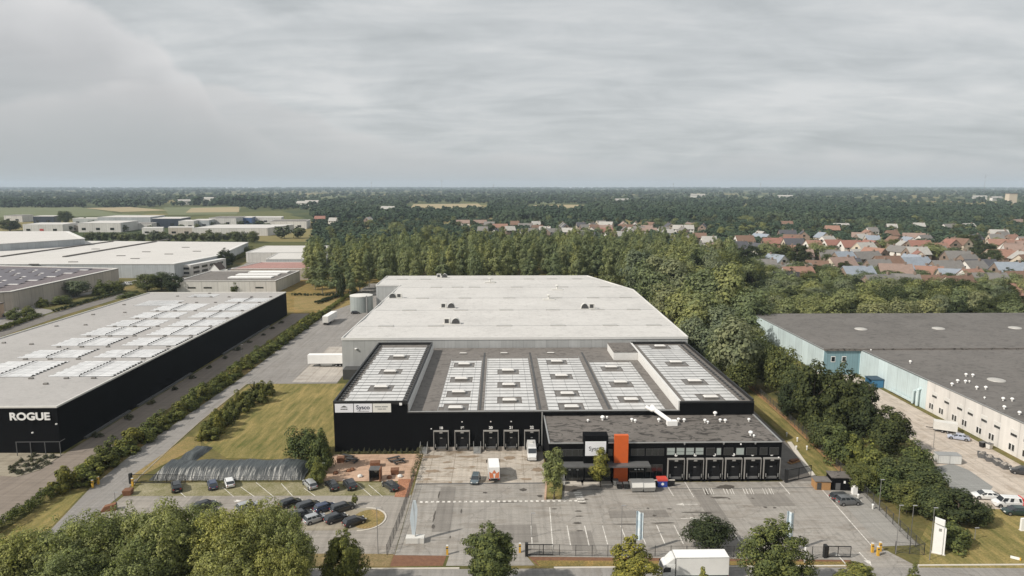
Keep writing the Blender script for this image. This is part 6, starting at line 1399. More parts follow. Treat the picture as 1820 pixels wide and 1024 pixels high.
def wheels_at(o, xs, hw, r=.5, w=.32):
    b = MB(); b.cyl((0, -w / 2, 0), (0, w / 2, 0), r, r, 18); me = b.mesh('wheel', M['tyre'], 40); b = MB(); b.cyl((0, -w / 2 - .01, 0), (0, w / 2 + .01, 0), r * .55, r * .55, 12); mr = b.mesh('rim', M['rim'], 40)
    for x in xs:
        for s in (-1, 1): k = obj('wheel', me, o); k.location = (x, s * hw, r); obj('rim', mr, k)
def lorry(label, x, y, rz, L_=10.0, box_c='white', cab_c='white', hb=3.7, W_=2.5, cat='lorry', name='lorry', graphic=None):
    o = thing(name, label, cat, (x, y, .04), rz); xf = L_ / 2; xc = xf - 1.95
    b = MB(); b.box(-xf, xc - .12, -W_ / 2, W_ / 2, 1.05, hb); bx = b.build('box_body', M[box_c] if box_c in M else box_c, o)
    b = MB(); e = .07
    for yy in (-W_ / 2 - .01, W_ / 2 + .01 - e):
        for zz in (1.04, hb - .06): b.box(-xf - .02, xc - .1, yy, yy + e, zz, zz + e)
    for xx in (-xf - .02, xc - .17):
        for yy in (-W_ / 2 - .012, W_ / 2 - .06): b.box(xx, xx + .07, yy, yy + .072, 1.112, hb - .062)
    b.build('edge_trim', M['metal'], bx)
    c = MB(); w2 = W_ / 2 - .05
    c.loft([[(xc, -w2, .5), (xf - .05, -w2, .5), (xf - .05, w2, .5), (xc, w2, .5)], [(xc, -w2, 1.6), (xf, -w2, 1.6), (xf, w2, 1.6), (xc, w2, 1.6)], [(xc, -w2, 2.55), (xf - .3, -w2 + .05, 2.55), (xf - .3, w2 - .05, 2.55), (xc, w2, 2.55)], [(xc, -w2 + .08, 2.85), (xf - .65, -w2 + .15, 2.85), (xf - .65, w2 - .15, 2.85), (xc, w2 - .08, 2.85)]]); cb = c.build('cab', PM[cab_c], o, 30)
    d = MB(); d.loft([[(xc + .05, -w2 + .1, 2.86), (xf - .75, -w2 + .2, 2.86), (xf - .75, w2 - .2, 2.86), (xc + .05, w2 - .1, 2.86)], [(xc + .05, -w2 + .1, hb - .1), (xc + .4, -w2 + .25, hb - .15), (xc + .4, w2 - .25, hb - .15), (xc + .05, w2 - .1, hb - .1)]]); d.build('wind_deflector', PM[cab_c], cb)
    g = MB(); g.quad((xf + .01, -w2 + .1, 1.62), (xf + .01, w2 - .1, 1.62), (xf - .27, w2 - .16, 2.45), (xf - .27, -w2 + .16, 2.45))
    for s in (-1, 1):
        p = [(xc + .65, s * (w2 + .012), 1.6), (xf - .12, s * (w2 + .012), 1.6), (xf - .36, s * (w2 - .02), 2.4), (xc + .65, s * (w2 + .0), 2.4)]; g.poly(p if s < 0 else p[::-1])
    g.build('windows', M['glass'], cb)
    for s in (-1, 1):
        q = MB(); q.box(xf - .03, xf + .05, s * .85 - .2, s * .85 + .2, .75, .95); q.build('headlight', M['lamp_white'], cb); q = MB(); q.box(xf - .25, xf - .1, s * (w2 + .2) - .1, s * (w2 + .2) + .1, 1.7, 2.3); q.build('mirror', M['tyre'], cb)
        q = MB(); q.box(-xf - .05, -xf + .06, s * .95 - .18, s * .95 + .18, .8, .98); q.build('tail_light', M['lamp_red'], o)
    b = MB(); b.box(-xf + .1, xf - .2, -.45, .45, .55, 1.04); b.box(-xf, -xf + .15, -W_ / 2 + .05, W_ / 2 - .05, .5, .75); b.box(-1.8, 1.4, -W_ / 2 + .1, W_ / 2 - .1, .45, .95); b.build('chassis', M['tyre'], o)
    wheels_at(o, (xf - 1.1, -xf + 2.3), W_ / 2 - .2); return o, bx
lorry('white box lorry with plain sides driving along the front road', 29.8, 97.3, math.pi, 10.2, hb=3.95)
b_ = bpy.data.objects['lorry']
x, y = G(877, 858); o, bx = lorry('white lorry with an orange emblem on its rear, standing in the loading yard', x, y + 3.0, R(93), 6.8, hb=3.4, W_=2.3, name='box_van', cat='lorry')
b = MB(); xr_ = -3.4
for s, z0 in ((1, 1.25), (-1, 1.25)): b.poly([(xr_ - .03, s * .95, 1.15), (xr_ - .03, s * .1, 1.15), (xr_ - .03, s * .25, 2.0), (xr_ - .03, s * 1.0, 2.5)][::1 if s < 0 else -1])
b.poly([(xr_ - .03, .5, 2.1), (xr_ - .03, -.5, 2.1), (xr_ - .03, 0, 2.9)]); b.build('orange_emblem', mat('emblem_orange', (.62, .20, .09), .5, .1), bx)
o = thing('delivery_van', 'white van backed up against the last numbered dock door', 'van', (*G(945, 812), .045), R(-90))
b = MB(); b.loft([[(-3.1, -1.05, .35), (-3.1, 1.05, .35), (-3.1, 1.05, 2.0), (-3.1, .92, 2.75), (-3.1, -.92, 2.75), (-3.1, -1.05, 2.0)], [(1.2, -1.05, .35), (1.2, 1.05, .35), (1.2, 1.05, 2.0), (1.2, .92, 2.72), (1.2, -.92, 2.72), (1.2, -1.05, 2.0)], [(2.2, -1.02, .35), (2.2, 1.02, .35), (2.2, 1.02, 1.35), (2.2, .95, 1.5), (2.2, -.95, 1.5), (2.2, -1.02, 1.35)], [(3.05, -.9, .4), (3.05, .9, .4), (3.05, .9, .95), (3.05, .8, 1.1), (3.05, -.8, 1.1), (3.05, -.9, .95)]]); b.build('body', PM['white'], o, 30)
b = MB(); b.quad((1.45, -.86, 2.46), (2.12, -.86, 1.63), (2.12, .86, 1.63), (1.45, .86, 2.46)); b.v = [(p[0] + .03, p[1], p[2] + .03) for p in b.v]; b.build('windscreen', M['glass'], o)
for s in (-1, 1):
    q = MB(); q.box(2.95, 3.08, s * .65 - .2, s * .65 + .2, .8, .98); q.build('headlight', M['lamp_white'], o); q = MB(); q.box(.5, 1.4, s * 1.06 - .01, s * 1.06 + .01, 1.45, 2.0); q.build('side_window', M['glass'], o)
q = MB(); q.box(-1.9, -1.1, -.4, .4, 2.73, 2.95); q.build('roof_unit', M['offwhite'], o); wheels_at(o, (2.2, -1.9), .92, .36, .26)
def trailer(label, x, y, rz, L_=13.0, hb=4.0, back='white'):
    o = thing('semi_trailer', label, 'trailer', (x, y, .04), rz, 'semi-trailers beside the grey hall'); b = MB(); b.box(-L_ / 2, L_ / 2, -1.25, 1.25, 1.15, hb); bx = b.build('box_body', M['white'], o)
    b = MB(); b.box(-L_ / 2 - .03, -L_ / 2 - .002, -1.2, -.02, 1.2, hb - .08); b.box(-L_ / 2 - .03, -L_ / 2 - .002, .02, 1.2, 1.2, hb - .08); b.build('rear_door', M['offwhite'], bx)
    b = MB(); b.box(-L_ / 2 + .05, L_ / 2 - .3, -.5, .5, .8, 1.148); b.box(-L_ / 2 + .02, -L_ / 2 + .14, -1.2, 1.2, .45, .7); b.box(2.8, 3.0, -.9, -.75, .05, 1.1); b.box(2.8, 3.0, .75, .9, .05, 1.1); b.build('chassis', M['tyre'], o); b = MB()
    for s in (-1, 1): b.box(-1.2, 2.6, s * 1.2 - .03, s * 1.2 + .03, .5, 1.0)
    b.build('side_guard', M['metal'], o); wheels_at(o, (-L_ / 2 + 1.6, -L_ / 2 + 2.9, -L_ / 2 + 4.2), 1.05); return o
x, y = G(580, 577); trailer('white semi-trailer with its rear towards us, parked by the hedge near the round tank', x + .6, y + 4.5, R(86), 13)
trailer('white semi-trailer docked sideways against the left wall of the grey hall', -57.3, 224.0, R(180), 13.6, 4.1)
# covered trailer and clutter in the right yard
o = thing('covered_trailer', 'pale covered trailer beside the white wall in front of the pale blue car', 'trailer', (*G(1679, 768), .05), R(150)); b = MB(); b.box(-2.5, 2.5, -1.1, 1.1, .7, 2.6); b.build('box_body', M['offwhite'], o); b = MB(); b.box(2.5, 4.0, -.08, .08, .55, .7); b.box(-2.5, 2.5, -.9, .9, .5, .698); b.build('chassis', M['tyre'], o); wheels_at(o, (-.5, .6), 1.0, .33, .22)
o = thing('container', 'white steel container at the edge of the dark trees in the right yard', 'container', (*G(1683, 822), .05), R(-8)); b = MB(); b.box(-2.4, 2.4, -1.1, 1.1, .1, 1.9); b.build('body', ribbed('container_white', (.6, .6, .58), .3, .15, .5), o); b = MB()
for x in (-2.42, -.03, 2.36): b.box(x, x + .06, -1.13, -1.102, .1, 1.9)
b.box(-2.42, 2.42, -1.13, 1.13, 1.902, 1.96); b.build('frame', M['metal'], o)
for i, (px, py, w) in enumerate(((1745, 812, 2.2), (1758, 818, 2.4), (1773, 825, 2.6), (1786, 832, 2.0))):
    o = thing('rubble_crate', '%s crate of grey rubble from the left along the white wall' % ORD[i], 'crate', (*G(px, py), .05), R(60 + i * 7), 'crates of rubble by the white wall'); b = MB(); b.box(-w / 2, w / 2, -.8, -.7, 0, .9); b.box(-w / 2, w / 2, .7, .8, 0, .9); b.box(-w / 2, -w / 2 + .1, -.698, .698, 0, .9); b.box(w / 2 - .1, w / 2, -.698, .698, 0, .9); b.build('frame', M['steel'], o); b = MB(); r_ = random.Random(i)
    for k in range(14): c_ = Vector((r_.uniform(-w / 2 + .3, w / 2 - .3), r_.uniform(-.5, .5), r_.uniform(.4, .95))); b.obox(c_, ((1, r_.random(), 0), (-r_.random(), 1, .2), (0, -.2, 1)), (.4, .35, .3))
    b.build('rubble', M['concrete'], o)
for i, (px, py) in enumerate(((1746, 795), (1758, 798))):
    o = thing('wheelie_bin', ['dark', 'grey'][i] + ' wheelie bin on the grass by the white wall', 'bin', (*G(px, py), .05), R(20)); b = MB(); b.loft([[(-.5, -.4, .1), (.5, -.4, .1), (.5, .4, .1), (-.5, .4, .1)], [(-.65, -.5, 1.2), (.65, -.5, 1.2), (.65, .5, 1.2), (-.65, .5, 1.2)]]); b.build('body', M[['tyre', 'offwhite'][i]], o); b = MB(); b.box(-.68, .68, -.53, .53, 1.21, 1.3); b.build('lid', M['steel'], o)

# ------------------------------------------------------------------ skips, bins, huts
for i, px in enumerate((1131, 1152)):
    o = thing('waste_container', '%s of the two silver waste containers before the office' % ['left', 'right'][i], 'container', (*G(px, 872), .04), R(2), 'silver waste containers'); b = MB()
    b.loft([[(-1.05, -1.0, .25), (1.05, -1.0, .25), (1.05, 1.0, .25), (-1.05, 1.0, .25)], [(-1.2, -1.2, 1.1), (1.2, -1.2, 1.1), (1.2, 1.15, 1.1), (-1.2, 1.15, 1.1)], [(-1.2, -.75, 2.0), (1.2, -.75, 2.0), (1.2, 1.1, 2.0), (-1.2, 1.1, 2.0)]]); b.build('body', M['metal'], o); b = MB(); b.quad((-1.1, -1.225, 1.15), (1.1, -1.225, 1.15), (1.1, -.81, 1.95), (-1.1, -.81, 1.95)); b.build('hatch', M['offwhite'], o); b = MB()
    for x in (-.9, .9):
        for y in (-.8, .8): b.cyl((x - .08, y, .14), (x + .08, y, .14), .14, .14, 8)
    b.build('castors', M['tyre'], o)
o = thing('recycling_container', 'blue collection container with red top beside the waste containers', 'container', (*G(1176, 864), .04)); b = MB(); b.box(-.95, .95, -.8, .8, .05, 1.35); b.build('body', mat('bin_blue', (.03, .06, .28), .5, .1), o); b = MB(); b.box(-1.0, 1.0, -.85, .85, 1.352, 1.75); b.build('lid', mat('bin_red', (.55, .07, .05), .5, .1), o)
b = MB(); b.cyl((0, -.83, .75), (0, -.802, .75), .28, .28, 12); b.build('round_mark', M['white'], o)
for i, (px, py, c_) in enumerate(((1100, 868, 'tyre'), (1112, 868, 'tyre'), (1000, 862, 'offwhite'), (1094, 862, 'offwhite'))):
    o = thing('wheelie_bin', ('left black bin beside the silver waste containers', 'right black bin beside the silver waste containers', 'pale bin beside the grass island tree', 'pale bin under the office canopy')[i], 'bin', (*G(px, py), .05)); b = MB(); b.loft([[(-.4, -.4, .08), (.4, -.4, .08), (.4, .4, .08), (-.4, .4, .08)], [(-.5, -.5, 1.05), (.5, -.5, 1.05), (.5, .5, 1.05), (-.5, .5, 1.05)]]); b.build('body', M[c_], o); b = MB(); b.box(-.53, .53, -.53, .53, 1.06, 1.14); b.build('lid', M['steel'], o)
o = thing('bin_shelter', 'black hut with grey roof beside the small wooden hut at the right gate', 'hut', (*G(1492, 866), .05), R(-6)); b = MB(); b.box(-2.1, 2.1, -1.6, 1.6, 0, 2.5); b.build('wall', M['black_clad'], o); b = MB(); b.box(-2.25, 2.25, -1.75, 1.75, 2.502, 2.64); b.build('roof', M['felt'], o); b = MB(); b.box(-1.4, -.5, -1.66, -1.602, .1, 1.5); b.build('door', M['steel'], o); b = MB(); b.box(.1, .45, -1.68, -1.602, 1.5, 2.0); b.build('wall_light', M['white'], o)
o = thing('wooden_hut', 'small wooden hut with grey roof leaning against the black hut', 'hut', (*G(1459, 867), .05), R(-6)); b = MB(); b.box(-1.5, 1.4, -1.2, 1.2, 0, 1.75); b.build('wall', M['wood'], o); b = MB(); b.box(-1.65, 1.55, -1.35, 1.35, 1.752, 1.86); b.build('roof', M['felt_low'], o); b = MB(); b.box(-1.2, -.4, -1.25, -1.202, .1, 1.5); b.build('door', M['steel_dark'], o)
o = thing('garden_bin', 'pale upright box beside the black hut near the right fence', 'box', (*G(1518, 878), .05)); b = MB(); b.box(-.45, .45, -.4, .4, 0, 1.5); b.build('body', M['white'], o); b = MB(); b.lathe([(.46, 1.502), (.3, 1.7), (0, 1.75)], n=10); b.build('lid', M['offwhite'], o)
# smoking booth, planters and benches on the terrace
o = thing('smoking_booth', 'dark smoking booth with rusty steel side on the red terrace', 'booth', (*G(667, 853), .05)); b = MB(); b.box(-.95, 1.0, .9, 1.0, 0, 2.4); b.box(-1.05, -.952, -1, 1, 0, 2.4); b.build('panel', M['steel_dark'], o); b = MB(); b.box(1.002, 1.25, -1.0, 1.0, 0, 2.55); b.build('rusty_panel', M['corten'], o); b = MB(); b.box(-1.1, 1.0, -1.1, 1.05, 2.402, 2.55); b.build('roof', M['steel'], o); b = MB(); b.box(-.6, .6, .3, .8, .35, .45); b.build('bench', M['steel'], o); b = MB(); b.cyl((0, .86, 1.5), (0, .895, 1.5), .35, .35, 12); b.build('round_window', M['offwhite'], o)
for i, (px, py, w, words) in enumerate(((667, 829, 1.9, 'rusty square planter behind the smoking booth'), (702, 842, 1.5, 'rusty planter right of the smoking booth'), (606, 821, 1.4, 'rusty planter near the black wall corner'), (228, 879, 1.4, 'rusty steel block at the gate of the drive'))):
    o = thing('rusty_planter', words, 'planter', (*G(px, py), .05), R(6), 'rusty steel planters'); b = MB()
    b.loft([[(-w / 2, -.7, 0), (w / 2, -.7, 0), (w / 2, .7, 0), (-w / 2, .7, 0)], [(-w / 2 - .12, -.82, 1.0), (w / 2 + .12, -.82, 1.0), (w / 2 + .12, .82, 1.0), (-w / 2 - .12, .82, 1.0)]]); b.build('body', M['corten'], o); b = MB(); b.box(-w / 2 - .05, w / 2 + .05, -.75, .75, 1.002, 1.05); b.build('soil', M['mulch'], o)
for i, (px, py, a) in enumerate(((618, 815, -25), (626, 821, -25), (700, 819, 32), (709, 823, 32))):
    o = thing('picnic_bench', '%s black picnic bench from the left on the red terrace' % ORD[i], 'bench', (*G(px, py), .05), R(a), 'black picnic benches on the terrace'); b = MB(); b.box(-1.4, 1.4, -.4, .4, .68, .76); b.build('table_top', M['steel_dark'], o)
    for s in (-1, 1): q = MB(); q.box(-1.4, 1.4, s * .8 - .15, s * .8 + .15, .42, .48); q.build('seat', M['steel_dark'], o); q = MB(); q.box(s * 1.0 - .05, s * 1.0 + .05, -.8, .8, 0, .41); q.build('leg', M['steel_dark'], o)
for i, (px, py) in enumerate(((620, 838), (626, 836), (692, 850), (597, 842), (640, 848), (711, 848))):
    o = thing('boulder', '%s rusty stone from the left on the red terrace' % ORD[sorted((620, 626, 692, 597, 640, 711)).index(px)], 'stone', (*G(px, py), .0), R(i * 40), 'stones on the terrace'); b = MB(); b.lathe([(.0, -.05), (.55, .05), (.6, .3), (.3, .55), (0, .6)], n=7); b.build('rock', M['corten'] if i < 4 else M['offwhite'], o)
for i, (px, py) in enumerate(((1280, 878), (1240, 872))):
    pass

# ------------------------------------------------------------------ tarpaulin bank
def tarp_mat():
    m, t, b = base_mat('tarpaulin', .38, 0., .5)
    n = noise(t, coords(t, (1.6, .12, .12), (0, 0, R(-12))), 1.5, 6, .62, 1.2)
    streak = ramp(t, n, [(.42, (.03, .034, .036)), (.54, (.075, .08, .08)), (.60, (.40, .39, .36)), (.68, (.06, .065, .065))]); top = ramp(t, n, [(.4, (.028, .034, .036)), (.6, (.075, .085, .086))])
    tc = t.nodes.new('ShaderNodeSeparateXYZ'); t.links.new(coords(t), tc.inputs[0])
    front_to_top = ramp(t, math_node(t, 'DIVIDE', math_node(t, 'SUBTRACT', tc.outputs[1], 136.3), 1.2, clamp=True), [(0., (0.,) * 3), (1., (1.,) * 3)])      # sand and fold glints painted as pale streaks on the front slope
    t.links.new(mixc(t, front_to_top, streak, top), b.inputs['Base Color'])
    bp = N(t, 'ShaderNodeBump'); bp.inputs['Strength'].default_value = .9; bp.inputs['Distance'].default_value = .25; t.links.new(n, bp.inputs['Height']); t.links.new(bp.outputs[0], b.inputs['Normal']); return m
M['tarp'] = tarp_mat()
def bank(name, label, P0, P1, width, h, seed, m):
    r = random.Random(seed); p0, p1 = Vector((*P0, 0)), Vector((*P1, 0)); d = (p1 - p0); L_ = d.length; d.normalize(); n = Vector((-d.y, d.x, 0)); b = MB(); nx, ny = int(L_ * 2.2), 14; prof = [0, .36, .70, .95, 1, 1, 1, 1, 1, 1, .9, .65, .3, 0]; idx = {}
    w_ = [r.uniform(-1, 1) for _ in range(nx + 1)]
    for i in range(nx + 1):
        e = min(1, i / 4, (nx - i) / 4)
        for j in range(ny):
            p = p0 + d * (L_ * i / nx) + n * (width * j / (ny - 1) + .10 * w_[i] * (1 - prof[j])); idx[i, j] = len(b.v); b.v.append((p.x, p.y, prof[j] * h * (.15 + .85 * e) * (1 + .10 * math.sin(i * .35)) + .09 * w_[i] * (0 < j < ny - 1) + .01))
    for i in range(nx):
        for j in range(ny - 1): b.f.append((idx[i, j], idx[i + 1, j], idx[i + 1, j + 1], idx[i, j + 1])); b.m.append(0)
    o = b.build(name, m, None, True); return tag(o, label, 'earth bank')
bank('tarpaulin_bank', 'long earth bank under wrinkled black tarpaulin behind the slanted parking bays', (-72.3, 134.2), (-40.6, 133.9), 9.2, 1.75, 3, M['tarp'])
bank('tarpaulin_bank', 'short bank under black tarpaulin between lawn shrubs and the long one', (-67.2, 143.6), (-66.3, 152.2), 4.2, 1.0, 4, M['tarp'])
sheet('bank_edge', [(-77.0, 136), (-75.6, 134), (-72.0, 146), (-69.6, 153), (-72.0, 158), (-75.4, 159)], .045, M['dry'])

# ------------------------------------------------------------------ fences, gates, bollards, lamp posts, flags
def fence(name, label, pts, h=2.0, step=2.5, mesh=True, m='steel_dark', bar=.22, cat='fence', post_r=.045):
    o = thing(name, label, cat, (*pts[0], 0)); ox, oy = pts[0]; posts = []; r = MB()
    for (x0, y0), (x1, y1) in zip(pts, pts[1:]):
        L_ = math.hypot(x1 - x0, y1 - y0); n = max(1, round(L_ / step)); ux, uy = (x1 - x0) / L_, (y1 - y0) / L_
        posts += [(x0 + (x1 - x0) * k / n - ox, y0 + (y1 - y0) * k / n - oy) for k in range(n)]
        for k in range(int(L_ / bar)):
            t = (k + .5) * bar; px_, py_ = x0 + ux * t - ox, y0 + uy * t - oy; r.cyl((px_, py_, .08), (px_, py_, h - .05), .012, .012, 3, 0, False)
        for z in ([.1, h * .5, h - .04] if mesh else [.1, h - .05]):
            c_ = Vector(((x0 + x1) / 2 - ox, (y0 + y1) / 2 - oy, z)); r.obox(c_, ((ux, uy, 0), (-uy, ux, 0), (0, 0, 1)), (L_, .03, .04))
    posts.append((pts[-1][0] - ox, pts[-1][1] - oy)); r.build('mesh_panel', M[m], o)
    pm = MB(); pm.box(-post_r, post_r, -post_r, post_r, 0, h + .06); me = pm.mesh('post', M[m])
    for x, y in posts[:100]: p = obj('post', me, o); p.location = (x, y, 0)
    return o
fence('mesh_fence', 'black mesh fence along the road in front of the yard', [(4.4, 104.4), (15, 103.7), (33, 103.2), (53.4, 102.6)], 1.9)
fence('mesh_fence', 'tall dark mesh fence along the trees right of the office', [(69.5, 103.0), (70.0, 110.7), (71.6, 128.8), (73.6, 153.2), (75.2, 190.8), (76.5, 214)], 2.1)
fence('mesh_fence', 'short dark fence closing the yard beside the right gate', [(65.3, 104.0), (69.5, 103.0)], 1.9)
fence('mesh_fence', 'dark mesh fence between car park and loading yard', [(-18.6, 104.6), (-18.0, 118), (-17.8, 133)], 1.9, m='steel_dark')
fence('mesh_fence', 'thin fence behind the parked cars below the tarpaulin bank', [(-71.0, 133.6), (-55, 133.5), (-40, 133.2)], 1.2, 2.5)
def gate(label, p, q, h=1.9):
    o = thing('sliding_gate', label, 'gate', (*p, 0)); d = Vector((q[0] - p[0], q[1] - p[1], 0)); L_ = d.length; d.normalize(); n = Vector((-d.y, d.x, 0)); b = MB()
    for z in (.25, h): b.obox(d * L_ / 2 + Vector((0, 0, z)), (d, n, (0, 0, 1)), (L_, .09, .12))
    for t in (0, .5, 1): b.obox(d * L_ * t + Vector((0, 0, h / 2 + .1)), (d, n, (0, 0, 1)), (.09, .09, h - .2))
    b.build('frame', M['black_trim'], o); b = MB()
    for k in range(int(L_ / .16)): b.obox(d * (k + .5) * .16 + Vector((0, 0, h / 2 + .12)), (d, n, (0, 0, 1)), (.025, .025, h - .4))
    b.build('bars', M['black_trim'], o)
    b = MB(); b.box(-.25, .25, -.3, .3, 0, h + .25); b.build('drive_post', M['black_trim'], o); return o
gate('black sliding gate in front of the tarpaulin bank beside the drive', (-75.2, 133.0), (-64.0, 132.6)); gate('black sliding gate left of the office yard by the middle yellow bollard', (4.3, 104.0), (8.6, 103.9), 2.0); gate('black sliding gate by the right exit', (52.9, 102.6), (57.0, 102.4), 2.0); gate('black gate closing the side lane right of the office', (58.4, 131.0), (64.6, 133.4), 2.6)
for i, (px, py) in enumerate(((165, 867), (175, 861), (236, 864), (795, 986), (924, 982), (1470, 988), (1550, 982), (1560, 988), (1564, 980))):
    words = ('front yellow bollard left of the drive', 'rear yellow bollard left of the drive', 'yellow bollard by the sliding gate beside the drive', 'yellow bollard left of the middle entrance', 'yellow bollard right of the middle entrance', 'yellow bollard left of the right exit', 'leftmost yellow bollard right of the right exit', 'front yellow bollard right of the right exit', 'rear yellow bollard right of the right exit')[i]
    o = thing('yellow_bollard', words, 'bollard', (*G(px, py), 0), 0, 'yellow gate bollards'); b = MB(); b.box(-.17, .17, -.17, .17, 0, 1.55); b.build('post', M['yellow'], o); b = MB(); b.box(-.175, .175, -.175, .175, 1.552, 1.66); b.build('cap', M['offwhite'], o); b = MB(); b.box(-.18, .18, -.18, -.172, 1.1, 1.3); b.build('reader', M['steel_dark'], o)
M['steel_pole'] = mat('steel_pole', (.19, .185, .18), .6, .1)
M['lamp_grey'] = mat('lamp_grey', (.30, .30, .30), .5, .1)
def lamp_post(label, px, py, h, arm=.6, group='lamp posts'):
    o = thing('lamp_post', label, 'lamp post', (*G(px, py), 0), 0, group); b = MB(); b.cyl((0, 0, 0), (0, 0, h), .065, .04, 8); b.build('pole', M['steel_pole'], o); b = MB(); b.box(-.1, arm, -.10, .10, h, h + .07); b.build('lamp_head', M['lamp_grey'], o); return o
for px, py, h, words in ((672, 985, 8.0, 'thin lamp post at the right end of the car park'), (573, 853, 3.6, 'short lamp post beside the red terrace'), (1104, 968, 7.0, 'thin dark post at the yard fence left of the flag'), (1652, 996, 9.0, 'tall lamp post beside the white totem sign'), (1617, 975, 7.6, 'lamp post behind the fence at the right lawn'), (1592, 985, 8.5, 'thin pole in the fence corner at the right exit'), (1562, 907, 6.0, 'lamp post among the dark trees by the right fence'), (1658, 805, 5.5, 'post by the white container in the right yard'), (1732, 960, 2.2, 'short post on the right lawn'), (148, 700, 6.0, 'lamp post in the leafy strip beside the black warehouse'), (430, 640, 5.5, 'pale lamp post beyond the clipped hedge'), (205, 893, 2.0, 'low black post at the entrance of the drive'), (945, 955, 4.4, 'thin post by the middle gate'), (157, 855, 2.2, 'small lamp on a post beside the drive gate')): lamp_post(words, px, py, h)
for i, (px, py, words) in enumerate(((1142, 982, 'tall pale blue banner flag at the fence behind the white lorry'), (1407, 982, 'tall pale blue banner flag behind the tallest right tree'))):
    o = thing('banner_flag', words, 'flag', (*G(px, py), 0), 0, 'pale blue banner flags'); h = 7.4; b = MB(); b.cyl((0, 0, 0), (0, 0, h), .07, .05, 8); b.build('pole', M['metal'], o); b = MB(); n = 8
    fl = [(-(.02 + 1.2 * k / n), .10 * math.sin(k * 1.3 + i)) for k in range(n + 1)]
    for k in range(n):
        (xa, ya), (xb, yb) = fl[k], fl[k + 1]; za = h - .05 - .35 * (k / n) * (-1); zt0, zt1 = h - .9 + .55 * (1 - k / n) + .3, h - .9 + .55 * (1 - (k + 1) / n) + .3
        sx = 1 if i == 0 else 1
        b.quad((-xa * sx * -1, ya, 2.3 - .2 * k / n), (-xb * sx * -1, yb, 2.3 - .2 * (k + 1) / n), (-xb * sx * -1, yb, h - .5 + .45 * (k + 1) / n), (-xa * sx * -1, ya, h - .5 + .45 * k / n))
    def flag_mat():
        m, t, b_ = base_mat('flag_cloth', .8, 0., .1); n_ = noise(t, coords(t, (1.5, 1, .8)), 1.3, 4); t.links.new(ramp(t, n_, [(.4, (.52, .63, .70)), (.55, (.64, .72, .77)), (.65, (.76, .80, .81))]), b_.inputs['Base Color']); return m
    M.setdefault('flag_cloth', flag_mat()); fo = b.build('cloth', M['flag_cloth'], o)
    sm_ = fo.modifiers.new('thick', 'SOLIDIFY'); sm_.thickness = .02
o = thing('feather_flag', 'drooping pale grey feather flag on a concrete block by the middle entrance', 'flag', (*G(738, 963), 0)); o.scale = (1.35, 1.35, 1.3); b = MB(); b.box(-1.15, 1.15, -.5, .5, 0, .75); b.build('base_block', M['offwhite'], o); b = MB(); b.cyl((.05, 0, .75), (-.15, .3, 5.6), .07, .05, 8); b.build('pole', M['metal'], o)
b = MB(); b.loft([[(-.42 + .05, -.05, 1.0), (.02, -.05, 1.0), (.02, .05, 1.0), (-.37, .05, 1.0)], [(-.62, .1, 3.2), (.28, .1, 3.2), (.28, .22, 3.2), (-.62, .22, 3.2)], [(-.45, .2, 4.4), (.35, .2, 4.4), (.35, .3, 4.4), (-.45, .3, 4.4)], [(-.2, .25, 5.6), (.15, .25, 5.6), (.15, .33, 5.6), (-.2, .33, 5.6)]]); b.build('cloth', mat('feather_cloth', (.50, .56, .60), .7, .1), o)
o = thing('totem_sign', 'tall white totem sign with slanted top on the right lawn', 'sign', (*G(1667, 984), 0), R(-28)); b = MB(); b.loft([[(-.85, -.25, .1), (.85, -.25, .1), (.85, .25, .1), (-.85, .25, .1)], [(-.85, -.25, 5.1), (.85, -.25, 4.6), (.85, .25, 4.6), (-.85, .25, 5.1)]]); b.build('panel', M['white'], o); b = MB(); b.box(-1.0, 1.0, -.4, .4, 0, .12); b.build('plinth', M['kerb'], o); b = MB(); b.loft([[(-.85, -.25, 5.35), (.6, -.25, 4.95), (.6, .25, 4.95), (-.85, .25, 5.35)], [(-.85, -.25, 6.2), (.6, -.25, 5.9), (.6, .25, 5.9), (-.85, .25, 6.2)]]); b.build('upper_panel', M['white'], o); b = MB(); b.box(-.2, .2, -.265, -.252, 4.0, 4.5); b.build('emblem', M['metal'], o)
o = thing('small_totem', 'short white post sign at the right edge of the lawn', 'sign', (*G(1817, 943), 0)); b = MB(); b.box(-.4, .4, -.2, .2, 0, 2.3); b.build('panel', M['white'], o); b = MB(); b.box(-.5, .5, -.3, .3, 0, .1); b.build('plinth', M['kerb'], o)
o = thing('white_post', 'white post at the road in front of the right gate', 'post', (*G(1430, 1000), 0)); b = MB(); b.cyl((0, 0, 0), (0, 0, 2.6), .14, .14, 8); b.build('post', M['white'], o)
o = thing('fallen_post', 'white marker lying on the right lawn by the road', 'marker', (*G(1805, 994), .05), R(-35)); b = MB(); b.obox((0, 0, .15), ((1, 0, 0), (0, 1, 0), (0, 0, 1)), (1.4, .35, .3)); b.build('body', M['white'], o); b = MB(); b.box(.5, .7, -.19, .19, -.02, .33); b.build('band', M['yellow'], o)
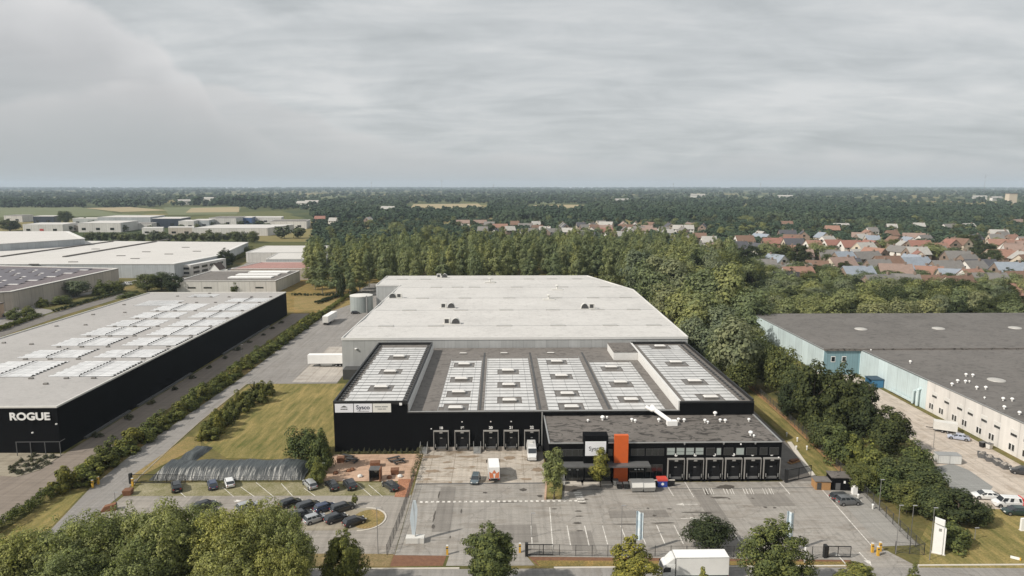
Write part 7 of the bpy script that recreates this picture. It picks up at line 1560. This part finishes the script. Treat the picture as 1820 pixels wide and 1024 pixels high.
for i, (px, py) in enumerate(((1415, 800), (1434, 800), (1398, 776), (1525, 887), (1551, 905), (1417, 785))):
    o = thing('garden_light', '%s small white bollard light from the left in the grass strip right of the office' % ORD[sorted((1415, 1434, 1398, 1525, 1551, 1417)).index(px)], 'bollard light', (*G(px, py), .03), 0, 'bollard lights in the right grass strip'); b = MB(); b.cyl((0, 0, 0), (0, 0, .7), .16, .16, 8); b.build('post', M['offwhite'], o); b = MB(); b.lathe([(.2, .702), (.22, .95), (0, 1.05)], n=10); b.build('lamp_head', M['white'], o)
gi = MB(); pts = [(8.9, 124.3), (11.9, 124.3), (12.7, 130.9), (9.6, 131.2)]; gi.prism(pts, 0, .5, 0); o = tag(gi.build('grass_island', M['lawn']), kind='structure')
gi = MB(); gi.prism([(8.5, 124.1), (8.88, 124.1), (9.58, 131.2), (9.25, 131.2)], 0, .55); tag(gi.build('grass_island_edge', M['redsoil']), kind='structure')
o = thing('pallet_pile', 'dark scrap pile on the side lane right of the office', 'pile', (*G(1411, 822), .05), R(30)); b = MB(); b.box(-1.6, 1.6, -.5, .5, 0, .25); b.build('pallet', M['wood'], o); b = MB(); b.box(-1.2, .1, -.4, .4, .252, .7); b.box(.4, 1.3, -.35, .35, .252, .55); b.build('load', M['mulch'], o)
o = thing('orange_block', 'rusty sloping block half hidden by the broad trees at the drive entrance', 'block', (*G(193, 907), .02), R(20)); b = MB(); b.loft([[(-1.3, -.6, 0), (1.3, -.6, 0), (1.3, .6, 0), (-1.3, .6, 0)], [(-.6, -.5, .9), (1.3, -.5, 1.2), (1.3, .5, 1.2), (-.6, .5, .9)]]); b.build('body', M['corten'], o); b = MB(); b.box(1.302, 1.4, -.5, .5, 0, 1.1); b.build('end_plate', M['steel_dark'], o)

# ------------------------------------------------------------------ air
hz = MB(); hz.box(-15500, 15500, -500, 16000, -1.0, 150.0); ho = hz.build('haze', []); ho['kind'] = 'stuff'; ho['label'] = 'thin pale haze over the plain'
hm = bpy.data.materials.new('haze'); hm.use_nodes = True; t = hm.node_tree; t.nodes.clear(); out = t.nodes.new('ShaderNodeOutputMaterial'); pv = t.nodes.new('ShaderNodeVolumePrincipled')
pv.inputs['Color'].default_value = (.74, .87, 1.0, 1); pv.inputs['Density'].default_value = .00007; pv.inputs['Anisotropy'].default_value = .0
t.links.new(pv.outputs[0], out.inputs['Volume']); ho.data.materials.append(hm)
